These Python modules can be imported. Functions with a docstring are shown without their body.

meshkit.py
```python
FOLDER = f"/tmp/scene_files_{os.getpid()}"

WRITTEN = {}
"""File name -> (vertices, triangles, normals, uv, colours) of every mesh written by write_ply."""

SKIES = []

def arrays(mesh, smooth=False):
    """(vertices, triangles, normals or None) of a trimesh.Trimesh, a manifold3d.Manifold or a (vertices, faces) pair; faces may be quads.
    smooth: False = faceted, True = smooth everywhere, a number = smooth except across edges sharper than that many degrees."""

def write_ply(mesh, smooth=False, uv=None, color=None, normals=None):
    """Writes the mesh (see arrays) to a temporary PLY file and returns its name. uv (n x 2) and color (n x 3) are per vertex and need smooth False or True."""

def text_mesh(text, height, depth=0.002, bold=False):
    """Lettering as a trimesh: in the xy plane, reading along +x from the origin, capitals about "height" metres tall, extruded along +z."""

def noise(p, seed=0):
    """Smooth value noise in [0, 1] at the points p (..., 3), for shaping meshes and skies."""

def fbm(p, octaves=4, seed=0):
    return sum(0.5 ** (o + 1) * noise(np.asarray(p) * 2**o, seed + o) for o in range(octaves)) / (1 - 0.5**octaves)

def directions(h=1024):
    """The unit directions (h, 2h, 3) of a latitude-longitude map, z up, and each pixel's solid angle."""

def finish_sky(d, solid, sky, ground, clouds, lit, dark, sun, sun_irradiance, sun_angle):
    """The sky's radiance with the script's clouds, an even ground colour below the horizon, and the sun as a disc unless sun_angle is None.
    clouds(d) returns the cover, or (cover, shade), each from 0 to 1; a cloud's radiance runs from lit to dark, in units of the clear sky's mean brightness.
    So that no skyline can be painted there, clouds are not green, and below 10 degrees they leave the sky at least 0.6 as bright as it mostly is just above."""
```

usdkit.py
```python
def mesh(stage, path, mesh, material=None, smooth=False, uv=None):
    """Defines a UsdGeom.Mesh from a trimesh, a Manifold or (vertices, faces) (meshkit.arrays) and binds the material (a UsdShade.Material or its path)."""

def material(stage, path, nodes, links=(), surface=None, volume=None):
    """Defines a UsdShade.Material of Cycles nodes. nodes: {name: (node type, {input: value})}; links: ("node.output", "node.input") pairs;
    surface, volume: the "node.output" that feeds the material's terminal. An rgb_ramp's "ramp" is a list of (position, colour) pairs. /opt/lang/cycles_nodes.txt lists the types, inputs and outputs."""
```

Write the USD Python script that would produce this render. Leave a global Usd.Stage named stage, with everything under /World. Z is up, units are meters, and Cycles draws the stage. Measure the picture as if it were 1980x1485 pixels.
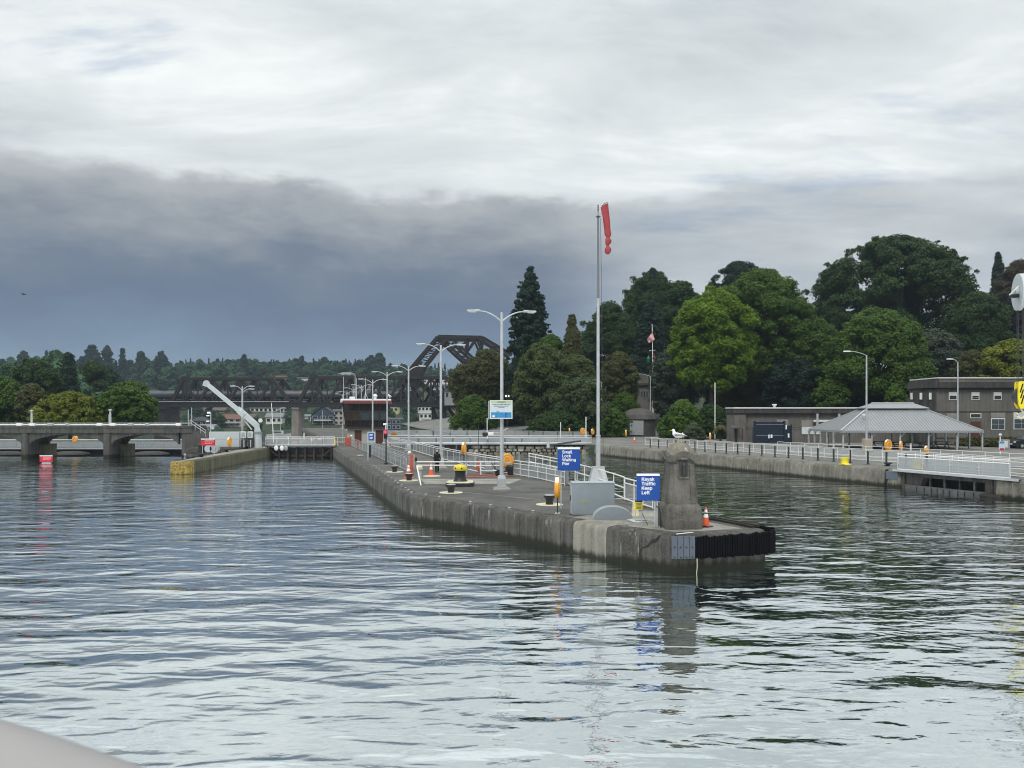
import math, random
import numpy as np, trimesh, manifold3d, usdkit, meshkit
from shapely.geometry import Polygon
from pxr import Usd, UsdGeom, UsdLux, UsdShade, Gf, Sdf, Vt

stage = Usd.Stage.CreateInMemory()
UsdGeom.SetStageUpAxis(stage, 'Z'); UsdGeom.SetStageMetersPerUnit(stage, 1.0)
UsdGeom.Xform.Define(stage, '/World'); UsdGeom.Scope.Define(stage, '/World/Looks')
rnd = random.Random(7); rng = np.random.default_rng(7)

# ---------------------------------------------------------------- camera
EYE, F, CX, HY = 5.7, 1450.0, 990.0, 800.0          # eye height (m), focal length / centre / horizon in photo pixels
cam = UsdGeom.Camera.Define(stage, '/World/camera')
cam.CreateHorizontalApertureAttr(36.0); cam.CreateVerticalApertureAttr(27.0)
cam.CreateFocalLengthAttr(36.0 * F / 1980)
cam.CreateVerticalApertureOffsetAttr((HY - 742.5) / 1980 * 36.0)
cam.CreateClippingRangeAttr((0.05, 6000.0))
cam.CreateFocusDistanceAttr(45.0); cam.CreateFStopAttr(4.0)
cam.CreateExposureAttr(0.15)
UsdGeom.Xformable(cam).AddTranslateOp().Set((0, 0, EYE)); UsdGeom.Xformable(cam).AddRotateXOp().Set(90.0)

# ---------------------------------------------------------------- sky and sun
SUN_AZ, SUN_EL = math.radians(200), math.radians(52)   # behind the camera, a little to the left, veiled by cloud
dome = UsdLux.DomeLight.Define(stage, '/World/sky')
dome.GetPrim().SetCustomDataByKey('kind', 'structure'); dome.GetPrim().SetCustomDataByKey('label', 'overcast sky with a dark low cloud bank under brighter high cloud')
S = 10.0                                               # cloud radiance per unit at strength 0.1
SKY_STRENGTH = 0.1
HAZE = 0.00013
def c3(r, g, b): return (r * S, g * S, b * S)
sky_nodes = {
 'tc': ('texture_coordinate', {}), 'sx': ('separate_xyz', {}),
 'clear': ('sky_texture', {'sky_type': 'single_scattering', 'sun_disc': False, 'sun_elevation': SUN_EL, 'sun_rotation': SUN_AZ}),
 # project the direction onto a flat cloud layer
 'zz': ('math', {'math_type': 'maximum', 'value2': 0.0}), 'zo': ('math', {'math_type': 'add', 'value2': 0.17}),
 'px': ('math', {'math_type': 'divide'}), 'py': ('math', {'math_type': 'divide'}), 'pl': ('combine_xyz', {'z': 0.0}),
 'm1': ('mapping', {'location': (0.6, 2.3, 0.0), 'scale': (0.62, 1.25, 1.0)}), 'n1': ('noise_texture', {'scale': 1.9, 'detail': 9.0, 'roughness': 0.6, 'distortion': 0.35}),
 'm2': ('mapping', {'location': (3.237, 1.52, 0.4), 'scale': (0.55, 1.5, 1.0)}),
 'n2': ('noise_texture', {'scale': 1.5, 'detail': 6.0, 'roughness': 0.58, 'distortion': 0.25}),
 'hi': ('rgb_ramp', {'ramp': [(0.30, (.52, .57, .59)), (0.41, (.635, .68, .69)), (0.53, (.725, .77, .775)), (0.65, (.88, .915, .905))]}),
 'his': ('vector_math', {'math_type': 'scale', 'scale': S}),
 'blue': ('map_range', {'range_type': 'smoothstep', 'from_min': 0.60, 'from_max': 0.74, 'to_min': 0.0, 'to_max': 0.62, 'clamp': True}),
 'mixblue': ('mix', {'fac': 0.0, 'color2': c3(.30, .40, .56)}),
 # low bank
 'mb': ('mapping', {'location': (1.3, 4.2, 0.0), 'scale': (0.8, 0.8, 2.0)}),
 'nb': ('noise_texture', {'scale': 9.0, 'detail': 8.0, 'roughness': 0.6, 'distortion': 0.1}),
 'nbl': ('noise_texture', {'scale': 2.3, 'detail': 2.0, 'roughness': 0.5}),
 'e1': ('math', {'math_type': 'multiply_add', 'value2': 0.075, 'value3': 0.0}),
 'e2': ('math', {'math_type': 'multiply_add', 'value2': 0.025, 'value3': 0.0}),
 'ex': ('math', {'math_type': 'multiply_add', 'value2': 0.02, 'value3': 0.0}),
 'ez': ('math', {'math_type': 'add'}), 'ez2': ('math', {'math_type': 'add'}),
 'bank': ('map_range', {'range_type': 'smoothstep', 'from_min': 0.312, 'from_max': 0.336, 'to_min': 1.0, 'to_max': 0.0, 'clamp': True}),
 'side': ('map_range', {'range_type': 'smoothstep', 'from_min': 0.02, 'from_max': 0.24, 'to_min': 1.0, 'to_max': 0.45, 'clamp': True}),
 'bm': ('math', {'math_type': 'multiply'}),
 'bcv': ('math', {'math_type': 'multiply_add', 'value2': 0.16, 'value3': -0.08}),
 'bcz': ('math', {'math_type': 'add'}),
 'bc': ('rgb_ramp', {'ramp': [(0.0, (.190, .262, .335)), (0.06, (.160, .232, .318)), (0.10, (.132, .190, .275)), (0.14, (.118, .158, .235)), (0.18, (.152, .190, .250)), (0.22, (.255, .285, .318)), (0.265, (.385, .410, .430)), (0.32, (.50, .525, .535))]}),
 'bcs': ('vector_math', {'math_type': 'scale', 'scale': S}),
 'mixbank': ('mix', {}),
 # overcast gradient towards the zenith, boosted above the frame to light the land
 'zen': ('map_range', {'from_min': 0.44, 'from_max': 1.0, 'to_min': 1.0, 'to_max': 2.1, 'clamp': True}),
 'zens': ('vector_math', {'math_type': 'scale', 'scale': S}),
 'over': ('mix', {'fac': 0.96}),
 'bg': ('background_shader', {'strength': SKY_STRENGTH}),
}
for k in ('his', 'bcs', 'zens'): sky_nodes[k] = ('vector_math', {'math_type': 'scale', 'scale': S})
sky_links = [('tc.generated', 'sx.vector'), ('sx.z', 'zz.value1'), ('zz.value', 'zo.value1'), ('sx.x', 'px.value1'), ('zo.value', 'px.value2'), ('sx.y', 'py.value1'), ('zo.value', 'py.value2'),
 ('px.value', 'pl.x'), ('py.value', 'pl.y'), ('pl.vector', 'm1.vector'), ('m1.vector', 'n1.vector'), ('pl.vector', 'm2.vector'), ('m2.vector', 'n2.vector'),
 ('n1.fac', 'hi.fac'), ('hi.color', 'his.vector1'), ('n2.fac', 'blue.value'), ('blue.result', 'mixblue.fac'), ('his.vector', 'mixblue.color1'),
 ('tc.generated', 'mb.vector'), ('mb.vector', 'nb.vector'), ('mb.vector', 'nbl.vector'), ('nb.fac', 'e1.value1'), ('nbl.fac', 'e2.value1'), ('sx.z', 'e1.value3'), ('e1.value', 'e2.value3'),
 ('e2.value', 'ez.value1'), ('sx.x', 'ex.value1'), ('ex.value', 'ez.value2'), ('ez.value', 'bank.value'), ('sx.x', 'side.value'), ('bank.result', 'bm.value1'), ('side.result', 'bm.value2'),
 ('nb.fac', 'bcv.value1'), ('bcv.value', 'bcz.value1'), ('sx.z', 'bcz.value2'), ('bcz.value', 'bc.fac'), ('bc.color', 'bcs.vector1'),
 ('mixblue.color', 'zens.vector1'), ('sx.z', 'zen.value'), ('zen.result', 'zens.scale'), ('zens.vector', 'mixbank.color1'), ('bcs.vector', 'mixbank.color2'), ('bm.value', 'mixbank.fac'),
 ('clear.color', 'over.color1'), ('mixbank.color', 'over.color2'), ('over.color', 'bg.color')]
for k in ('n1', 'n2', 'nb', 'nbl'): pass
sky_mat = usdkit.material(stage, '/World/Looks/overcast_sky', sky_nodes, sky_links, surface='bg.background')
UsdShade.MaterialBindingAPI.Apply(dome.GetPrim()).Bind(sky_mat)
sun = UsdLux.DistantLight.Define(stage, '/World/sun')
sun.CreateNormalizeAttr(True); sun.CreateIntensityAttr(0.40); sun.CreateAngleAttr(16.0); sun.CreateColorAttr((1.0, 0.96, 0.90))
UsdGeom.Xformable(sun).AddRotateZOp().Set(-math.degrees(SUN_AZ)); UsdGeom.Xformable(sun).AddRotateXOp().Set(-(90 - math.degrees(SUN_EL)))

# ---------------------------------------------------------------- naming helpers
_used = {}
def numbered(parent, name):
    k = (parent, name); n = _used.get(k, 0); _used[k] = n + 1
    return name if n == 0 else f'{name}_{n:03d}'
def W(px, py, Y): return np.array([(px - CX) / F * Y, Y, EYE + (HY - py) / F * Y])      # a photo pixel at a depth
def G(px, py, z=1.3):                                                                    # a photo pixel on level ground
    Y = F * (EYE - z) / (py - HY); return np.array([(px - CX) / F * Y, Y, z])

class Thing:
    def __init__(s, name, label, cat, loc=(0, 0, 0), rz=0.0, group=None, kind=None, world=False):
        s.path = '/World/' + numbered('/World', name); s.loc = np.array(loc, float); s.rz = rz; s.world = world
        x = UsdGeom.Xform.Define(stage, s.path); x.AddTranslateOp().Set(tuple(map(float, loc)))
        if rz: x.AddRotateZOp().Set(float(math.degrees(rz)))
        s.prim = x.GetPrim(); tag(s.prim, label, cat, group, kind)
    def part(s, name, mb, m, label=None, smooth=False, kind=None, parent=None):
        base = parent or s.path; path = base + '/' + numbered(base, name)
        v, f = mb.arrays()
        if s.world: v = v - s.loc
        p = usdkit.mesh(stage, path, (v, f), M(m), smooth).GetPrim(); tag(p, label, None, None, kind)
        return path
def tag(p, label=None, cat=None, group=None, kind=None):
    for k, x in (('label', label), ('category', cat), ('group', group), ('kind', kind)):
        if x: p.SetCustomDataByKey(k, x)
def copy_of(t, label, loc, rz=0.0, group=None, scale=None):
    path = '/World/' + numbered('/World', t.path.split('/')[-1].rsplit('_0', 1)[0])
    x = UsdGeom.Xform.Define(stage, path); p = x.GetPrim(); p.GetReferences().AddInternalReference(t.path)
    x.ClearXformOpOrder(); x.AddTranslateOp().Set(tuple(map(float, loc))); x.AddRotateZOp().Set(float(math.degrees(rz)))
    if scale: x.AddScaleOp().Set(tuple(map(float, scale)))
    was = t.prim.GetCustomData(); tag(p, label, was.get('category'), group or was.get('group'))
    p.SetInstanceable(True)
    return p
def one(name, mb, m, label, cat=None, group=None, kind=None, smooth=False):               # a thing that is one mesh
    v, f = mb.arrays(); p = usdkit.mesh(stage, '/World/' + numbered('/World', name), (v, f), M(m), smooth).GetPrim()
    tag(p, label, cat, group, kind); return p

# ---------------------------------------------------------------- mesh builder
def rot(rz): c, s = math.cos(rz), math.sin(rz); return np.array([[c, -s, 0], [s, c, 0], [0, 0, 1.0]])
BOXF = np.array([[0, 2, 1], [0, 3, 2], [4, 5, 6], [4, 6, 7], [0, 1, 5], [0, 5, 4], [1, 2, 6], [1, 6, 5], [2, 3, 7], [2, 7, 6], [3, 0, 4], [3, 4, 7]])
class MB:
    def __init__(s): s.v, s.f, s.n = [], [], 0
    def add(s, v, f):
        v = np.asarray(v, float); f = np.asarray(f, int)
        if f.shape[1] == 4: f = np.vstack([f[:, [0, 1, 2]], f[:, [0, 2, 3]]])
        s.v.append(v); s.f.append(f + s.n); s.n += len(v); return s
    def arrays(s): return np.vstack(s.v), np.vstack(s.f)
    def mesh(s, m, T=None):
        v = np.array(m.vertices) if hasattr(m, 'vertices') else m.to_mesh().vert_properties[:, :3]
        f = np.array(m.faces) if hasattr(m, 'faces') else m.to_mesh().tri_verts
        if T is not None: v = v @ np.asarray(T)[:3, :3].T + np.asarray(T)[:3, 3]
        return s.add(v, f)
    def bb(s, x0, y0, z0, x1, y1, z1):
        return s.add([[x0, y0, z0], [x1, y0, z0], [x1, y1, z0], [x0, y1, z0], [x0, y0, z1], [x1, y0, z1], [x1, y1, z1], [x0, y1, z1]], BOXF)
    def box(s, c, d, rz=0.0):
        d = np.array(d) / 2; v = np.array([[-1, -1, -1], [1, -1, -1], [1, 1, -1], [-1, 1, -1], [-1, -1, 1], [1, -1, 1], [1, 1, 1], [-1, 1, 1]]) * d
        return s.add(v @ rot(rz).T + np.array(c), BOXF)
    def cbox(s, c, d, b=0.02, rz=0.0):
        d = np.array(d, float) / 2; pts = []
        for sx in (-1, 1):
            for sy in (-1, 1):
                for sz in (-1, 1):
                    for k in range(3):
                        q = d - b; q = q.copy(); q[k] = d[k]; pts.append(q * (sx, sy, sz))
        h = trimesh.convex.convex_hull(np.array(pts)); return s.add(np.array(h.vertices) @ rot(rz).T + np.array(c), h.faces)
    def beam(s, p0, p1, w, h=None, up=(0, 0, 1)):
        p0, p1 = np.array(p0, float), np.array(p1, float); h = h or w; d = p1 - p0; d /= np.linalg.norm(d)
        a = np.cross(d, up); a = a / np.linalg.norm(a) if np.linalg.norm(a) > 1e-6 else np.array([1.0, 0, 0]); b = np.cross(a, d)
        q = [(-w / 2, -h / 2), (w / 2, -h / 2), (w / 2, h / 2), (-w / 2, h / 2)]
        return s.add([p + a * x + b * z for p in (p0, p1) for x, z in q], BOXF[:, ::-1])
    def tube(s, pts, r, n=8, caps=True):
        p = np.array(pts, float); r = np.broadcast_to(np.array(r, float), (len(p),)); t = np.gradient(p, axis=0); t /= np.linalg.norm(t, axis=1, keepdims=True)
        ref = np.array([0, 0, 1.0]) if abs(t[:, 2]).mean() < 0.8 else np.array([1.0, 0, 0])
        a = np.cross(t, ref); a /= np.linalg.norm(a, axis=1, keepdims=True); b = np.cross(t, a); g = np.arange(n) * 2 * np.pi / n
        v = (p[:, None] + r[:, None, None] * (np.cos(g)[None, :, None] * a[:, None] + np.sin(g)[None, :, None] * b[:, None])).reshape(-1, 3)
        f = [[i * n + j, (i + 1) * n + j, (i + 1) * n + (j + 1) % n, i * n + (j + 1) % n] for i in range(len(p) - 1) for j in range(n)]
        s.add(v, np.array(f)[:, ::-1])
        if caps:
            for i, flip in ((0, 0), (len(p) - 1, 1)):
                k = np.array([[0, j, j + 1] if flip else [0, j + 1, j] for j in range(1, n - 1)]); s.add(v[i * n:(i + 1) * n], k)
        return s
    def cyl(s, p0, p1, r0, r1=None, n=10): return s.tube([p0, p1], [r0, r0 if r1 is None else r1], n)
    def lathe(s, prof, c=(0, 0, 0), n=16, sq=None):
        prof = np.array(prof, float); g = np.arange(n) * 2 * np.pi / n + (math.pi / n if n == 4 else 0)
        v = np.array([[r * math.cos(x), r * math.sin(x), z] for r, z in prof for x in g]) + np.array(c)
        f = [[i * n + j, i * n + (j + 1) % n, (i + 1) * n + (j + 1) % n, (i + 1) * n + j] for i in range(len(prof) - 1) for j in range(n)]
        return s.add(v, f)
    def prism(s, poly, z0, z1):
        m = trimesh.creation.extrude_polygon(Polygon(poly), z1 - z0, engine='earcut'); m.apply_translation((0, 0, z0)); return s.mesh(m)
    def wall(s, poly, y0, y1):                     # polygon in the x-z plane, extruded in y
        m = trimesh.creation.extrude_polygon(Polygon(poly), y1 - y0, engine='earcut')
        v = np.array(m.vertices); return s.add(np.c_[v[:, 0], y1 - v[:, 2], v[:, 1]], m.faces)
    def ball(s, c, r, sub=1, d=(1, 1, 1)):
        m = trimesh.creation.icosphere(sub, 1.0); return s.add(np.array(m.vertices) * r * np.array(d) + np.array(c), m.faces)
    def grid(s, P):                                 # (a, b, 3) points
        a, b = P.shape[:2]; i, j = np.meshgrid(np.arange(a - 1), np.arange(b - 1), indexing='ij'); k = (i * b + j).ravel()
        return s.add(P.reshape(-1, 3), np.stack([k, k + b, k + b + 1, k + 1], 1))
    def rotated(s, rz, loc=(0, 0, 0)):
        s.v = [x @ rot(rz).T + np.array(loc) for x in s.v]; return s
    def fixed(s):                                   # outward winding
        v, f = s.arrays(); m = trimesh.Trimesh(v, f, process=False); trimesh.repair.fix_normals(m, multibody=True); s.v, s.f = [np.array(m.vertices)], [np.array(m.faces)]; return s
def text(mb, string, h, x, y, z, bold=True, depth=0.006):     # facing -y
    m = meshkit.text_mesh(string, h, depth, bold); v = np.array(m.vertices); return mb.add(np.c_[v[:, 0] + x, y - v[:, 2], v[:, 1] + z], m.faces)

# ---------------------------------------------------------------- materials
_mats = {}
def M(n): return _mats[n] if isinstance(n, str) else n
def plain(n, c, rough=0.6, metal=0.0, var=0.12, scale=3.0, bump=0.0, bscale=30.0, spec=0.4):
    """paint, metal, rubber...: one colour with fine tonal wear"""
    c = np.array(c); nodes = {'g': ('texture_coordinate', {}), 'n': ('noise_texture', {'scale': scale, 'detail': 5.0, 'roughness': 0.6}),
      'r': ('rgb_ramp', {'ramp': [(0.3, tuple(c * (1 - var))), (0.7, tuple(np.minimum(c * (1 + var), 1)))]}),
      'p': ('principled_bsdf', {'roughness': rough, 'metallic': metal, 'specular_ior_level': spec})}
    links = [('g.object', 'n.vector'), ('n.fac', 'r.fac'), ('r.color', 'p.base_color')]
    if bump:
        nodes['bn'] = ('noise_texture', {'scale': bscale, 'detail': 3.0}); nodes['b'] = ('bump', {'strength': bump, 'distance': 0.02})
        links += [('g.object', 'bn.vector'), ('bn.fac', 'b.height'), ('b.normal', 'p.normal')]
    _mats[n] = usdkit.material(stage, '/World/Looks/' + n, nodes, links, surface='p.BSDF')
def stone(n, dark, light, tide=None, streak=0.5, scale=0.6, bump=0.5, rough=0.85, white=0.0, bricks=None):
    """weathered concrete or stone: blotches, vertical run-off streaks, and a dark weed line just above the water"""
    nodes = {'g': ('geometry', {}), 'm': ('mapping', {'scale': (1.6, 1.6, 0.12)}),
      'n': ('noise_texture', {'scale': scale, 'detail': 8.0, 'roughness': 0.62, 'distortion': 0.4}), 's': ('noise_texture', {'scale': 2.0, 'detail': 4.0, 'roughness': 0.6}),
      'f': ('noise_texture', {'scale': 14.0, 'detail': 5.0, 'roughness': 0.7}),
      'mx': ('mix_float', {'fac': streak}), 'mf': ('mix_float', {'fac': 0.3}), 'r': ('rgb_ramp', {'ramp': [(0.39, dark), (0.5, tuple((np.array(dark) + np.array(light)) / 2)), (0.61, light)]}),
      'p': ('principled_bsdf', {'roughness': rough, 'specular_ior_level': 0.25}), 'b': ('bump', {'strength': bump, 'distance': 0.03})}
    links = [('g.position', 'm.vector'), ('g.position', 'n.vector'), ('m.vector', 's.vector'), ('g.position', 'f.vector'), ('n.fac', 'mx.a'), ('s.fac', 'mx.b'), ('mx.result', 'mf.a'), ('f.fac', 'mf.b'), ('mf.result', 'r.fac'), ('f.fac', 'b.height'), ('b.normal', 'p.normal')]
    out = 'r.color'
    if white:
        nodes |= {'wm': ('mapping', {'location': (5.0, 2.0, 9.0), 'scale': (3.0, 3.0, 0.35)}), 'wn': ('noise_texture', {'scale': 1.1, 'detail': 6.0, 'roughness': 0.65}), 'wr': ('map_range', {'from_min': 0.62, 'from_max': 0.72, 'to_min': 0.0, 'to_max': white, 'clamp': True}), 'wx': ('mix', {'color2': (.50, .49, .45)})}
        links += [('g.position', 'wm.vector'), ('wm.vector', 'wn.vector'), ('wn.fac', 'wr.value'), ('wr.result', 'wx.fac'), (out, 'wx.color1')]; out = 'wx.color'
    if tide is not None:
        nodes |= {'z': ('separate_xyz', {}), 'zn': ('math', {'math_type': 'multiply_add', 'value2': 0.5, 'value3': 0.0}), 'zr': ('map_range', {'range_type': 'smoothstep', 'from_min': tide, 'from_max': tide + 0.28, 'to_min': 0.93, 'to_max': 0.0, 'clamp': True}), 'zx': ('mix', {'color2': (.016, .017, .011)})}
        links += [('g.position', 'z.vector'), ('s.fac', 'zn.value1'), ('z.z', 'zn.value3'), ('zn.value', 'zr.value'), ('zr.result', 'zx.fac'), (out, 'zx.color1')]; out = 'zx.color'
    links.append((out, 'p.base_color'))
    _mats[n] = usdkit.material(stage, '/World/Looks/' + n, nodes, links, surface='p.BSDF')
def leaf(n, dark, light, tip=None, trans=0.22, rough=0.6):
    nodes = {'g': ('geometry', {}), 'n': ('noise_texture', {'scale': 0.35, 'detail': 3.0, 'roughness': 0.6}), 'mx': ('mix_float', {'fac': 0.45}), 'r': ('rgb_ramp', {'ramp': [(0.28, dark), (0.74, light)]}),
      'p': ('principled_bsdf', {'roughness': rough, 'specular_ior_level': 0.25}), 't': ('translucent_bsdf', {}), 'x': ('mix_closure', {'fac': trans})}
    links = [('g.position', 'n.vector'), ('n.fac', 'mx.a'), ('g.random_per_island', 'mx.b'), ('mx.result', 'r.fac')]; out = 'r.color'
    if tip:
        nodes |= {'w': ('math', {'math_type': 'greater_than', 'value2': 1 - tip[1]}), 'wx': ('mix', {'color2': tip[0]})}
        links += [('g.random_per_island', 'w.value1'), ('w.value', 'wx.fac'), (out, 'wx.color1')]; out = 'wx.color'
    links += [(out, 'p.base_color'), (out, 't.color'), ('p.BSDF', 'x.closure1'), ('t.BSDF', 'x.closure2')]
    _mats[n] = usdkit.material(stage, '/World/Looks/' + n, nodes, links, surface='x.closure')
def emits(n, c, s):
    _mats[n] = usdkit.material(stage, '/World/Looks/' + n, {'e': ('emission', {'color': c, 'strength': s})}, [], surface='e.emission')
def glass(n, tint, fac=0.55):
    _mats[n] = usdkit.material(stage, '/World/Looks/' + n, {'d': ('principled_bsdf', {'base_color': tint, 'roughness': 0.08, 'specular_ior_level': 0.6})}, [], surface='d.BSDF')

stone('lock_concrete', (.026, .025, .023), (.128, .124, .112), tide=0.42, streak=0.55, bump=0.7, white=0.6)
stone('patched_concrete', (.150, .142, .118), (.300, .288, .245), tide=0.30, streak=0.5, bump=0.25)
stone('quay_concrete', (.070, .066, .055), (.225, .212, .180), tide=0.36, streak=0.4, bump=0.7, white=0.6)
stone('dam_concrete', (.038, .037, .034), (.098, .096, .088), tide=0.5, streak=0.6, bump=0.4)
stone('deck_asphalt', (.066, .065, .061), (.128, .124, .114), streak=0.0, scale=0.35, bump=0.25)
stone('deck_concrete', (.165, .158, .138), (.310, .300, .270), streak=0.0, scale=0.8, bump=0.25)
stone('pillar_stone', (.068, .064, .055), (.175, .166, .145), streak=0.4, scale=1.6, bump=0.9)
stone('building_stone', (.090, .085, .078), (.165, .155, .142), streak=0.5, scale=0.5, bump=0.3)
stone('building_light', (.20, .19, .175), (.30, .29, .27), streak=.4, scale=.7, bump=.2)
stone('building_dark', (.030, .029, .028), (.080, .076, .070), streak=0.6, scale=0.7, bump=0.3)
stone('rubble_stone', (.10, .095, .075), (.42, .40, .33), streak=0.2, scale=1.3, bump=0.8)
stone('bridge_pier_concrete', (.100, .088, .075), (.190, .172, .150), streak=0.6, scale=0.3, bump=0.2)
stone('ground_cover', (.013, .022, .008), (.036, .050, .018), streak=0.0, scale=0.25, bump=0.6)
stone('quay_paving', (.110, .108, .100), (.200, .195, .180), streak=0.0, scale=0.3, bump=0.2)
plain('galvanised', (.46, .48, .49), 0.45, 0.35, 0.10); plain('white_paint', (.74, .74, .72), 0.5, 0, 0.06); plain('sign_white', (.82, .83, .84), 0.4, 0, 0.03)
plain('cabinet_grey', (.215, .250, .275), 0.5, 0, 0.07, 2.0); plain('cabinet_light', (.36, .40, .42), 0.45, 0, 0.06, 2.0)
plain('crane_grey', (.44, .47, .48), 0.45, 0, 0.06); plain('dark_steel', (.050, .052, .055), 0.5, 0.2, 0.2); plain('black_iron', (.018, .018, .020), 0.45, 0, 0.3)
plain('rubber', (.005, .005, .007), 0.9, 0, 0.4, bump=0.5, spec=0.12); plain('fender_plate', (.085, .105, .130), 0.5, 0, 0.12)
plain('sign_blue', (.006, .060, .300), 0.4, 0, 0.03); plain('sign_red', (.50, .015, .035), 0.4, 0, 0.05); plain('sign_yellow', (.75, .62, .03), 0.45, 0, 0.06)
plain('safety_yellow', (.62, .50, .035), 0.5, 0, 0.15, 6.0); plain('pale_yellow', (.58, .55, .38), 0.6, 0, 0.2, 6.0); plain('cone_orange', (.72, .11, .035), 0.5, 0, 0.12); plain('post_red', (.42, .10, .07), 0.55, 0, 0.2)
plain('ring_orange', (.70, .30, .025), 0.4, 0, 0.07); plain('ring_cream', (.78, .55, .33), 0.4, 0, 0.1); plain('windsock_red', (.32, .045, .050), 0.7, 0, 0.15); plain('rust_steel', (.013, .009, .008), 0.7, 0.1, 0.35, 0.8)
plain('rust_steel_far', (.008, .007, .008), 0.7, 0.1, 0.3, 0.8); plain('tank_black', (.050, .056, .064), 0.42, 0.0, 0.25, 0.3); plain('roof_metal', (.265, .275, .285), 0.4, 0.25, 0.06, 1.0); plain('roof_red', (.17, .045, .045), 0.6, 0, 0.1)
plain('brown_frame', (.036, .024, .019), 0.5, 0, 0.15); plain('door_maroon', (.085, .030, .026), 0.5, 0, 0.1); plain('wall_cream', (.43, .41, .36), 0.7, 0, 0.06); plain('gate_navy', (.012, .020, .036), 0.4, 0, 0.2); plain('mesh_grey', (.30, .32, .33), 0.5, 0.2, 0.12)
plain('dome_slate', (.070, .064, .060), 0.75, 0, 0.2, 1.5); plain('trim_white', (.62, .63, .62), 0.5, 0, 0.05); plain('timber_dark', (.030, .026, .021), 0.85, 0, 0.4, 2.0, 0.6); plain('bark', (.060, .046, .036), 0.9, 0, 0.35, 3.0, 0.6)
plain('gull_white', (.72, .72, .70), 0.7, 0, 0.04); plain('gull_grey', (.26, .27, .29), 0.7, 0, 0.06); plain('gull_black', (.02, .02, .02), 0.6); plain('beak_yellow', (.70, .45, .05), 0.5); plain('skin', (.42, .26, .19), 0.6); plain('black_cloth', (.010, .010, .012), 0.8); plain('navy_cloth', (.03, .04, .07), 0.8); plain('maroon_cloth', (.22, .04, .05), 0.8); plain('grey_cloth', (.2, .2, .2), 0.8)
plain('boat_rail', (.30, .285, .28), 0.45, 0, 0.02); plain('flag_red', (.50, .03, .045), 0.75); plain('flag_white', (.75, .75, .74), 0.75); plain('flag_navy', (.02, .03, .12), 0.75); plain('flag_green', (.02, .18, .10), 0.75)
plain('poster_sky', (.55, .62, .66), 0.5, 0, 0.05); plain('poster_blue', (.03, .25, .50), 0.5, 0, 0.15, 5.0); plain('poster_green', (.42, .52, .30), 0.5, 0, 0.1); plain('print_dark', (.02, .03, .05), 0.6)
plain('house_white', (.62, .61, .58), 0.7, 0, 0.05); plain('house_beige', (.38, .32, .26), 0.7, 0, 0.06); plain('house_blue', (.030, .048, .072), 0.6, 0, 0.1); plain('house_brown', (.13, .10, .085), 0.8, 0, 0.12); plain('house_brick', (.30, .11, .08), 0.8, 0, 0.12); plain('house_yellow', (.45, .41, .22), 0.7); plain('house_grey', (.22, .23, .24), 0.7)
plain('roof_brown', (.095, .072, .064), 0.85, 0, 0.15); plain('roof_dark', (.040, .043, .050), 0.8, 0, 0.15); plain('roof_grey', (.17, .18, .19), 0.8, 0, 0.12); plain('roof_rust', (.16, .075, .062), 0.85, 0, 0.15); plain('roof_orange', (.36, .13, .08), 0.8)
glass('dark_glass', (.012, .014, .016)); glass('brown_glass', (.045, .032, .024)); glass('house_glass', (.02, .024, .03)); glass('blue_glass', (.05, .065, .075)); plain('window_white', (.60, .61, .60), 0.4); plain('car_black', (.008, .009, .011), 0.2, 0, 0.1, spec=0.7)
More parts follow.
